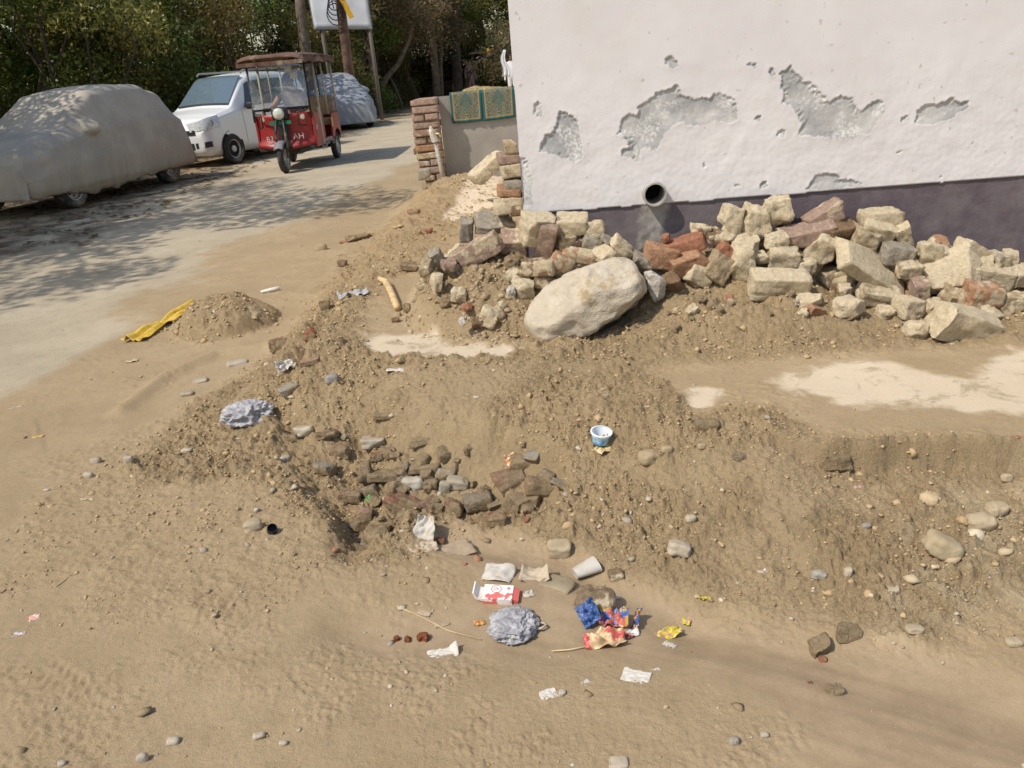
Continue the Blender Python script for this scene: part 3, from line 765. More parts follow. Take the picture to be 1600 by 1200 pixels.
# ---- brick heap against the house: (px, py, w, h, turn in the picture, depth m, colour, dust, round, name, label)
HEAP = [
 # left part, at the house corner
 (840,357,48,44,0,.11,CREAM,.9,.12,'brick','pitted cream brick with an orange bare spot at the house corner'),
 (855,376,26,70,-13,.11,PINK,.15,.06,'brick','slim pinkish brick leaning upright in front of the house corner'),
 (881,377,24,40,2,.11,TAN,.6,.08,'brick','small upright tan half brick beside the slim leaning brick'),
 (894,349,46,22,2,.12,CREAM,.75,.14,'brick','flat cream brick lying on top of the corner pile'),
 (930,357,27,25,6,.11,CREAM,.8,.15,'brick','cream half brick at the right end of the flat top brick'),
 (922,380,26,30,-15,.10,GREY,.25,.15,'brick','grey broken brick below the cream half brick near the plinth'),
 (902,379,17,26,3,.11,PINK,.2,.1,'brick','dull pink brick end wedged behind the upright tan half brick'),
 (747,392,72,30,31,.11,PINK,.55,.08,'brick','long pinkish brick slanting up to the right on the left pile'),
 (803,377,38,25,3,.12,PINK,.55,.15,'brick','cream and pink brick between the long slanting brick and the corner'),
 (702,412,30,19,-4,.10,PINK,.3,.2,'brick_chunk','small pink brick stub below the foot of the long slanting brick'),
 (747,415,32,32,10,.10,CREAM,.9,.5,'stone','rounded cream stone under the long slanting pink brick'),
 (729,359,19,31,-2,.09,GREY,.1,.05,'brick','grey brick standing on end at the back of the left pile'),
 (780,350,72,24,-3,.16,GREY,.5,.35,'concrete_lump','rough grey concrete lump at the back of the left pile'),
 (681,406,22,27,20,.08,GREY,.3,.3,'stone','grey angular stone at the far left edge of the left pile'),
 (667,418,28,20,-5,.10,TAN,.5,.3,'stone','flat tan stone at the leftmost foot of the left pile'),
 (682,440,21,27,0,.08,CREAM,.8,.3,'stone','small upright cream stone low on the left pile'),
 (746,452,23,25,8,.08,BROWN,.35,.2,'brick_chunk','brown brick lump set in the soil of the left pile'),
 (716,462,24,22,0,.08,TAN,.9,.6,'stone','round sandy stone half sunk in the left pile soil'),
 (762,494,32,25,-25,.09,TAN,.8,.35,'stone','knobbly tan stone low in the left pile soil'),
 (801,486,14,20,0,.06,WHITE,.4,.5,'stone','small white stone touching the left end of the boulder'),
 (723,503,10,12,0,.04,WHITE,.0,.4,'stone','tiny bright white pebble at the foot of the left pile'),
 (729,480,16,9,-5,.05,RED,.2,.3,'brick_chunk','small red brick scrap in the left pile soil'),
 (949,396,33,23,28,.10,CREAM,.8,.2,'brick_chunk','cream chunk just above the right end of the boulder'),
 (976,392,52,17,-40,.09,CREAM,.7,.15,'brick_chunk','narrow cream brick sliver sloping down right above the boulder'),
 (950,377,24,8,-28,.06,GREY,.2,.2,'stone','thin grey stone strip above the sloping cream sliver'),
 (892,407,66,24,6,.14,CREAM,.95,.3,'brick_chunk','wide flat cream mortar chunk just above the boulder'),
 (1025,447,26,42,8,.09,WHITE,.15,.2,'stone','pale grey angular stone at the right end of the boulder'),
 (1000,409,34,26,-30,.09,GREY,.4,.25,'stone','mottled grey stone between the boulder and the orange brick'),
 (868,428,60,26,15,.12,MORT,.9,.5,'mortar_lump','crumbly sand coloured mortar lump lying against the boulder top'),
 (820,440,40,34,0,.12,MORT,.9,.55,'mortar_lump','crumbly mortar lump left of the boulder'),
 # middle part
 (1032,400,47,32,-8,.11,ORANGE,.3,.12,'brick','orange brick at the left end of the long pile'),
 (1039,374,16,14,20,.06,RED,.1,.2,'brick_chunk','small bright red brick bit against the plinth streak'),
 (1071,382,58,20,20,.12,RED,.15,.12,'brick','bright red broken brick slanting beside the orange bricks'),
 (1075,410,54,32,19,.10,ORANGE,.25,.08,'brick','orange brown brick face slanting below the bright red one'),
 (1094,357,28,15,-5,.08,CREAM,.8,.25,'brick_chunk','small flat cream chip above the bright red brick'),
 (1115,369,23,26,0,.09,BROWN,.55,.2,'brick_chunk','brownish brick stub right of the flat cream chip'),
 (1136,373,24,19,-20,.09,CREAM,.8,.25,'brick_chunk','cream wedge below the leftmost top chunk of the long pile'),
 (1145,344,39,42,-12,.12,CREAM,.75,.25,'brick_chunk','leftmost of the three big cream chunks on top of the long pile'),
 (1180,346,50,42,-14,.13,CREAM,.9,.25,'brick_chunk','middle one of the three big cream chunks on top of the long pile'),
 (1213,332,40,46,6,.12,CREAM,.95,.2,'brick_chunk','rightmost and highest of the three big cream chunks on the long pile'),
 (1165,378,46,30,10,.12,CREAM,.95,.4,'brick_chunk','rounded cream chunk under the middle top chunk'),
 (1131,395,26,30,-35,.10,RED,.25,.15,'brick','red brick partly hidden behind the tan brick end'),
 (1121,417,38,40,-33,.10,TAN,.45,.1,'brick','tan brick end turned on its corner beside the orange brown brick'),
 (1160,422,38,58,4,.12,CREAM,.97,.2,'brick_chunk','tall mortar caked cream chunk left of the long front brick'),
 (1219,443,84,36,-1,.11,CREAM,.95,.06,'brick','whole cream brick lying lengthwise at the front of the pile'),
 (1223,405,43,34,-2,.10,CREAM,.9,.12,'brick','cream half brick with a red corner above the whole front brick'),
 (1209,375,32,30,0,.11,CREAM,.9,.2,'brick_chunk','cream chunk behind the left end of the long grey pink brick'),
 (1257,366,84,26,14,.10,PINK,.3,.06,'brick','long grey pink brick lying diagonally across the middle of the pile'),
 (1288,338,58,26,32,.10,PINK,.45,.1,'brick','greyish brick with a mortar ridge resting above the long grey pink one'),
 (1282,389,42,46,-12,.11,CREAM,.85,.2,'brick_chunk','cream chunk with orange edge right of the long grey pink brick'),
 (1258,414,29,24,0,.10,TAN,.8,.75,'stone','round tan stone behind the right end of the whole front brick'),
 (1188,402,26,18,10,.08,CREAM,.95,.4,'mortar_lump','small cream mortar bits above the whole front brick'),
 (1093,429,40,28,-18,.10,CREAM,.8,.35,'brick_chunk','whitish chunk half buried below the orange brown brick'),
 (1051,440,27,22,25,.09,BROWN,.3,.25,'brick_chunk','reddish brown brick bit right of the pale grey angular stone'),
 (1273,484,30,17,-20,.08,ORANGE,.15,.15,'brick_chunk','orange brick corner poking out of the soil bank'),
 (1268,465,36,20,10,.10,CREAM,.95,.55,'mortar_lump','cream mortar lump just above the orange corner in the soil bank'),
 (1311,362,52,26,8,.11,BROWN,.35,.1,'brick','shaded brown brick behind the cream edge chunk'),
 (1142,471,12,11,0,.05,RED,.1,.3,'brick_chunk','tiny red brick crumb in the soil below the tall cream chunk'),
 # right part
 (1375,339,54,21,3,.12,CREAM,.75,.18,'brick','cream and orange brick crowning the right hand top of the pile'),
 (1370,357,54,30,-12,.12,CREAM,.9,.18,'brick_chunk','broad cream block just under the crowning brick'),
 (1410,363,30,38,18,.11,CREAM,.9,.2,'brick_chunk','wedge shaped cream block right of the broad one'),
 (1353,373,46,30,-14,.11,TAN,.6,.1,'brick','tan brick end jutting out under the broad cream block'),
 (1362,418,132,66,-29,.09,MORT,1.0,.12,'concrete_slab','big rough mortar slab tilting down right in the middle of the pile'),
 (1401,396,46,28,-5,.10,GREY,.4,.15,'brick','grey brick in shade below the wedge shaped cream block'),
 (1419,420,33,22,5,.09,TAN,.7,.15,'brick','tan brick stub at the right edge of the big rough slab'),
 (1447,397,36,40,0,.10,CREAM,.9,.2,'brick_chunk','cream chunk standing right of the grey shaded brick'),
 (1474,428,100,36,32,.11,MORT,.95,.12,'concrete_slab','long rough mortar beam slanting up right beyond the big slab'),
 (1468,379,22,14,-10,.08,ORANGE,.4,.2,'brick_chunk','small orange brick bit against the plinth above the mortar beam'),
 (1477,392,46,16,-12,.12,CREAM,.9,.2,'brick_chunk','flat cream piece behind the top of the mortar beam'),
 (1518,394,48,27,-25,.10,CREAM,.85,.15,'brick','cream brick tipping over the upper end of the mortar beam'),
 (1557,408,22,26,3,.10,GREY,.6,.1,'brick','grey faced half brick standing near the right end of the pile'),
 (1537,409,32,22,5,.10,CREAM,.85,.2,'brick_chunk','cream piece left of the grey faced half brick'),
 (1580,400,30,16,-4,.10,CREAM,.8,.2,'brick_chunk','cream piece right of the grey faced half brick by the plinth'),
 (1544,432,62,34,-8,.11,CREAM,.7,.12,'brick','large tan cream brick right of the mortar beam'),
 (1592,430,38,22,3,.11,CREAM,.75,.15,'brick','cream brick at the picture edge level with the large tan one'),
 (1536,465,46,44,-4,.11,ORANGE,.55,.12,'brick','squarish reddish brick below the large tan cream brick'),
 (1494,466,37,31,-2,.10,TAN,.6,.1,'brick','brown cube of brick left of the squarish reddish brick'),
 (1584,473,40,32,12,.10,TAN,.55,.25,'brick_chunk','dark tan chunk right of the squarish reddish brick'),
 (1423,481,30,30,-2,.10,CREAM,.8,.06,'brick','small cream cube of brick at the foot of the mortar beam'),
 (1388,487,26,22,0,.09,TAN,.9,.6,'mortar_lump','rounded soil caked lump left of the small cream cube'),
 (1460,478,36,22,15,.09,TAN,.8,.3,'brick_chunk','tan chunk between the small cream cube and the brown cube'),
 (1510,503,112,50,-14,.13,CREAM,.85,.14,'stone','large flat pale yellow stone lying in front of the pile at right'),
 (1437,453,24,32,8,.09,PINK,.5,.08,'brick','brick edge propping the lower end of the mortar beam'),
 (1373,461,62,24,-10,.10,TAN,.7,.15,'brick','dull tan brick under the lower edge of the big rough slab'),
 (1556,494,34,18,-8,.09,TAN,.9,.5,'mortar_lump','soil caked lump under the squarish reddish brick'),
 (1317,452,21,19,10,.07,CREAM,.95,.2,'brick_chunk','small pale chunk left of the big rough slab foot'),
 (1440,517,40,26,-10,.10,TAN,.95,.6,'mortar_lump','soil caked lump left of the large flat yellow stone'),
 (1330,480,44,30,5,.11,MORT,.97,.6,'mortar_lump','crumbly sandy lump in the bank under the big rough slab'),
]
def heap_Y(px, py):
    if px < 960 and not (px > 930 and py < 400):
        k = ss(960, 830, px)
        yl = 3.98 - (py - 350) / 150 * 0.55; yr = 3.56 - ((py + 0.0875 * (px - 1215)) - 340) / 150 * 0.3
        return yl * k + yr * (1 - k)
    return 3.57 - ((py + 0.0875 * (px - 1215)) - 340) / 150 * 0.30
for k, (px, py, w, h, turn, dp_, col, dust, rnd, name, label) in enumerate(HEAP):
    Y = float(heap_Y(px, py))
    if 820 < px < 960 and py < 400: Y = min(Y, 3.64)
    P = at_y(px, py, Y); u = mpp(P)
    rs = random.Random(k)
    g0 = Hq(P[0], P[1])
    if P[2] - h * u * .45 < g0 - 0.03: P = ground_at(px, py + h * .5); u = mpp(P); P = P + np.array([0, .03, h * u * .42])
    big = name == 'concrete_slab'
    cat = {'brick': 'brick', 'brick_chunk': 'brick piece', 'stone': 'stone', 'concrete_slab': 'concrete slab', 'concrete_lump': 'concrete', 'mortar_lump': 'mortar lump'}[name]
    whole = name == 'brick'
    hh = h * u * 1.04; dd = dp_
    if big: hh, dd = 0.07, 0.20
    chunk(name, label, cat, P, (w * u * 1.06, dd, hh), col, dust, rot=math.radians(turn - 5), yaw=math.radians(rs.uniform(-16, 16)), tilt=math.radians(rs.uniform(-2, 30)) + (0.75 if big else 0), rnd=rnd * (.6 if whole else .8), rough=0.075 if whole else 0.10, cuts=rs.choice((0, 1, 1, 2)) if whole else 6, cutdepth=0.86 if whole else 0.68, N=16 if (big or w > 60) else 12)
# bricks deeper in the heap, seen only through the gaps
for k in range(46):
    px = 1000 + 590 * (k + random.random()) / 46 if k < 36 else 700 + 22 * (k - 36) + random.random() * 10
    py = random.uniform(385, 455) - 0.0875 * (px - 1215) * 0.4 if k < 36 else random.uniform(375, 430)
    Y = float(heap_Y(px, py)) + 0.07
    P = at_y(px, py, min(Y, 3.60) if px > 830 else Y); P[2] -= 0.05
    c = random.choice((TAN, CREAM, TAN, PINK, BROWN, ORANGE))
    chunk('brick', 'broken brick deep in the gaps of the brick pile ' + ('behind the boulder' if px < 960 else 'among the orange and red bricks' if px < 1110 else 'under the three big cream chunks' if px < 1240 else 'behind the long grey pink brick' if px < 1340 else 'around the big rough slab' if px < 1450 else 'at the right hand end'), 'brick', P, (random.uniform(.10, .2), .11, .075), c, 0.6, rot=random.uniform(-.6, .6), yaw=random.uniform(-.7, .7), tilt=random.uniform(-.4, .4), N=7, group='bricks inside the pile ' + ('behind the boulder' if px < 960 else 'among the red bricks' if px < 1110 else 'under the cream chunks' if px < 1240 else 'behind the grey pink brick' if px < 1340 else 'around the big slab' if px < 1450 else 'at the right end'))
# the boulder
def boulder():
    V, F = chunk_mesh('boulder', (2, 2, 2), 4242, 0.80, 0.0, 0, 1, 34)
    for n, lim in (((-.3, -.75, .58), .84), ((.62, -.55, .55), .92), ((.5, -.3, -.8), .84), ((.15, -.95, -.2), .88)):
        n = np.array(n) / np.linalg.norm(n); ex = np.clip(V @ n - lim, 0, None); V = V - ex[:, None] * n * .85
    k = 1 - .10 * (-V[:, 0]).clip(0, 1) ** 1.5 + .05 * V[:, 0].clip(0, 1)
    V[:, 1] *= k; V[:, 2] *= k; V[:, 2] += .10 * V[:, 0]
    V = V * np.array((.280, .178, .146))
    S = V / np.linalg.norm(V, axis=1, keepdims=True)
    V = V + S * (.016 * vn3(S[:, 0] * 2.5, S[:, 1] * 2.5, S[:, 2] * 2.5, 5) + .007 * vn3(S[:, 0] * 7, S[:, 1] * 7, S[:, 2] * 7, 6) + .003 * vn3(S[:, 0] * 19, S[:, 1] * 19, S[:, 2] * 19, 7))[:, None]
    t = NT('pale boulder stone')
    nA = t.noise(7, 6, .62); nB = t.noise(30, 6, .65); nC = t.noise(150, 4, .7)
    c = t.mix(t.ramp(nA, .35, .65), (.53, .45, .34), (.61, .53, .42)); c = t.mix(t.ramp(nB, .48, .7, 0, .45), c, (.50, .40, .27)); c = t.mix(t.ramp(t.noise(4.3, 5, .65), .56, .66, 0, .9), c, (.38, .28, .155)); c = t.mix(t.ramp(nC, .62, .75, 0, .5), c, (.27, .21, .14))
    o = np_mesh('boulder', V, F, t.done(c, .9, t.bump(nC, .006, .8, t.bump(nB, .018, .7)), spec=.2), smooth=True)
    o.matrix_world = Matrix.Translation(Vector(at_y(913, 474, 3.38))) @ Matrix.Rotation(math.radians(-8), 4, 'Z') @ Matrix.Rotation(math.radians(-19), 4, 'Y') @ Matrix.Rotation(math.radians(-6), 4, 'X')
    return tag(o, 'big smooth pale boulder with a sandy patch lying before the brick pile', 'boulder')
boulder()
# stepped brick ends at the house corner
steps = [(797, 229, 20, 17, TAN, .5), (794, 246, 34, 15, PINK, .4), (798, 264, 32, 20, TAN, .7), (801, 285, 26, 15, GREY, .4), (795, 297, 38, 13, ORANGE, .2), (800, 311, 34, 15, CREAM, .8), (805, 325, 22, 16, BROWN, .6), (786, 322, 30, 18, TAN, .9)]
for (px, py, w, h, c, du) in steps:
    P = at_y(px, py, 3.97); u = mpp(P)
    seedc[0] += 1
    V, F = chunk_mesh('brick', (w * u, 0.20, h * u * 1.02), seedc[0], 0.1, 0.07, 1, 0.85, 7)
    o = np_mesh('brick', V, F, MAT_BRICK); o.color = (*c, du); o.location = P; o.rotation_euler = (0, random.uniform(-.06, .06), random.uniform(-.08, .08)); rel(o, house)

# ------------------------------------------------------------------ low wall with brick end, rugs, standpipe
YW = 8.5
def lowwall():
    x0 = at_y(648, 200, YW)[0] - 0.01; x1 = at_y(689, 200, YW)[0]
    top = at_y(668, 152, YW)[2]; bot = 0.16
    w = empty('low_wall', ((x0 + x1) / 2, YW, bot))
    tag(w, 'low grey plastered wall ending in a stack of bare bricks', 'wall')
    ch = 0.074; n = int((top - bot) / ch); L = x1 - x0
    for k in range(n):
        z = top - ch * (k + 0.5)
        parts = [(0, 1)] if k % 3 != 2 and k != 5 else [(0, 0.47), (0.5, 1)]
        if k > n - 3: parts = [(0.15, 0.6), (0.65, 1)]
        for a_, b_ in parts:
            c = random.choice((PINK, PINK, (0.36, 0.26, 0.20), TAN))
            if k == 4: c = (0.36, 0.235, 0.175)
            if k == 6 and a_ == 0: c = (.42, .24, .14)
            seedc[0] += 1
            V, F = chunk_mesh('brick', ((b_ - a_) * L - 0.008, 0.30, ch - 0.012), seedc[0], 0.03, 0.05, 1, 0.95, 7)
            o = np_mesh('brick', V, F, MAT_BRICK); o.color = (*c, random.uniform(.25, .55))
            o.location = (x0 + L * (a_ + b_) / 2 + random.uniform(-.008, .008), YW + 0.04 + random.uniform(-.01, .01), z); rel(o, w)
    mo = MB().box(((x0 + x1) / 2, YW + 0.06, (top + bot) / 2 - 0.01), (L - 0.03, 0.24, top - bot - 0.03))
    rel(mo.build('mortar', plain('pale mortar', (0.42, 0.36, 0.27), 0.95, bump=0.004)), w)
    # plastered stretch runs on behind the house corner
    xe = 3.2
    def fn(u, v):
        x = x1 + 0.002 + (xe - x1) * u; z = bot - 0.05 + (top - 0.005 - bot + 0.05) * v + (x - x1) * 0.004
        dd = float(0.004 * pn(x * 4, z * 4, 91) + 0.002 * pn(x * 14, z * 14, 92))
        return (x, YW + 0.075 - dd, z)
    t = NT('grey cement render')
    nA = t.noise(2.6, 5, .6); nB = t.noise(22, 5, .6)
    c = t.mix(t.ramp(nA, .3, .7), (0.27, 0.25, 0.222), (0.34, 0.32, 0.285)); c = t.mix(t.ramp(nB, .55, .75, 0, .4), c, (0.23, 0.21, 0.185))
    mr = t.done(c, .9, t.bump(t.noise(90, 5), .003), spec=.2)
    pm = MB().grid(fn, 80, 16)
    rel(pm.build('plaster_face', mr, smooth=True), w)
    core = MB().box(((x1 + xe) / 2, YW + 0.17, (top + bot) / 2 - 0.008), (xe - x1, 0.16, top - bot - 0.01)); rel(core.build('wall_core', mr), w)
    return x0, x1, top
WX0, WX1, WTOP = lowwall()

def rug_material(name, seed):
    t = NT(name)
    uv = t.attr('u').outputs['Fac']; vv = t.attr('v').outputs['Fac']
    cu = t.math('ABSOLUTE', t.math('SUBTRACT', uv, 0.5))
    cmb = t.n('ShaderNodeCombineXYZ'); t.l(cu, cmb.inputs[0]); t.l(vv, cmb.inputs[1]); cmb.inputs[2].default_value = seed
    vec = cmb.outputs[0]
    teal = (0.030, 0.105, 0.108); gold = (0.28, 0.205, 0.11); dk = (0.10, 0.085, 0.05)
    motif = t.vor(9, co='Object', vec=vec); motif2 = t.noise(17, 3, .6, vec=vec)
    wv = t.math('SINE', t.math('ADD', t.math('MULTIPLY', motif, 34.0), t.math('MULTIPLY', motif2, 9.0)))
    fld = t.mix(t.ramp(wv, -0.1, 0.15), teal, gold)
    fld = t.mix(t.ramp(motif2, .58, .62), fld, dk)
    # open teal field in an arch, framed by gold ornament
    arch = t.math('ADD', t.math('MULTIPLY', cu, 1.1), t.math('MULTIPLY', t.math('ABSOLUTE', t.math('SUBTRACT', vv, 0.42)), 0.8))
    fld = t.mix(t.ramp(arch, .20, .23), t.mix(t.ramp(wv, .55, .8), teal, gold), fld)
    edge = t.math('MINIMUM', t.math('SUBTRACT', 0.5, cu), t.math('SUBTRACT', 1.0, vv))
    c = t.mix(t.ramp(edge, .105, .112), t.mix(t.ramp(t.math('SINE', t.math('MULTIPLY', t.math('ADD', uv, vv), 95)), -.2, .2), gold, (0.30, .21, .10)), fld)
    c = t.mix(t.ramp(edge, .065, .075), teal, c)
    return t.done(c, .95, t.bump(t.noise(400, 3), .002), spec=.1)
for k, (pa, pb) in enumerate(((702, 752), (752, 804))):
    xa = at_y(pa, 150, YW)[0] + (0.003 if k else 0); xb = at_y(pb, 150, YW)[0]
    nu, nv_ = 30, 40; V = []; U = []; Vv = []
    L_back, L_top, L_front = 0.16, 0.19, 0.285
    tot = L_back + L_top + L_front
    for j in range(nv_ + 1):
        s = tot * j / nv_
        for i in range(nu + 1):
            u = i / nu; x = xa + (xb - xa) * u
            wob = 0.006 * math.sin(u * 9 + k) + 0.004 * math.sin(u * 23 + s * 9)
            zt = WTOP + 0.012 + (x - WX1) * 0.004
            if s < L_back: p = (x, YW + 0.262 + wob, zt - (L_back - s))
            elif s < L_back + L_top: q = (s - L_back) / L_top; p = (x, YW + 0.262 - 0.20 * q, zt + 0.006 * math.sin(q * math.pi))
            else: q = s - L_back - L_top; p = (x - 0.008 * u * q * 2 + q * 0.05 * (0.5 - u) * 0.3, YW + 0.058 - q * 0.03 - abs(wob) * q * 4, zt - q - 0.006 * math.sin(u * 3.1 + k))
            V.append(p); U.append(u); Vv.append(np.clip((s - L_back - L_top * .6) / (L_front + L_top * .4), -1, 1))
    F = np.array([(j * (nu + 1) + i, j * (nu + 1) + i + 1, (j + 1) * (nu + 1) + i + 1, (j + 1) * (nu + 1) + i) for j in range(nv_) for i in range(nu)])
    o = np_mesh('rug', V, F, rug_material('teal and gold rug weave %d' % k, 0.3), smooth=True, attrs={'u': U, 'v': Vv})
    md = o.modifiers.new('pile', 'SOLIDIFY'); md.thickness = 0.007; md.offset = 0
    tag(o, ('left' if k == 0 else 'right') + ' one of two teal and gold rugs hanging over the low wall', 'rug')

sp_ = at_y(690, 268, 8.32); tp = at_y(677, 212, 8.28)
st = empty('standpipe', (sp_[0], sp_[1], sp_[2] - 0.12)); tag(st, 'grey water standpipe with a white wrapped tap before the brick wall end', 'standpipe')
rel(MB().tube([(sp_[0], sp_[1], sp_[2] - 0.12), tuple(sp_), (tp[0] + .01, tp[1], tp[2] - .03)], 0.021, 12).build('pipe', MAT_PVC, smooth=True), st)
mp = MB(); mp.tube([(tp[0] + .012, tp[1], tp[2] - .06), (tp[0], tp[1], tp[2]), (tp[0] - .012, tp[1] - .02, tp[2] + .05), (tp[0] - .016, tp[1] - .03, tp[2] + .09)], [.03, .036, .028, .012], 9)
rel(mp.build('tap_wrapping', plain('dirty white plastic wrap', (.66, .61, .53), .6, var=.2)), st)
mp = MB().tube([(tp[0], tp[1], tp[2] + .02), (tp[0] + .06, tp[1] - .03, tp[2] + .015), (tp[0] + .075, tp[1] - .035, tp[2] - .015)], .012, 8)
rel(mp.build('spout', plain('tap brass', (.42, .33, .2), .4, metal=.6)), st)
bk = chunk('brick', 'grey block at the foot of the bare brick wall end', 'brick', at_y(663, 272, 8.2), (.13, .12, .11), GREY, .3)
chunk('brick', 'loose dark brick on the ground left of the brick wall end', 'brick', at_y(654, 236, 8.75), (.10, .12, .06), BROWN, .2)
chunk('concrete_lump', 'long broken concrete piece leaning on the soil below the rugs', 'concrete', at_y(762, 262, 7.0), (.34, .2, .11), MORT, .7, rot=.55, yaw=.4, N=16, cuts=4)

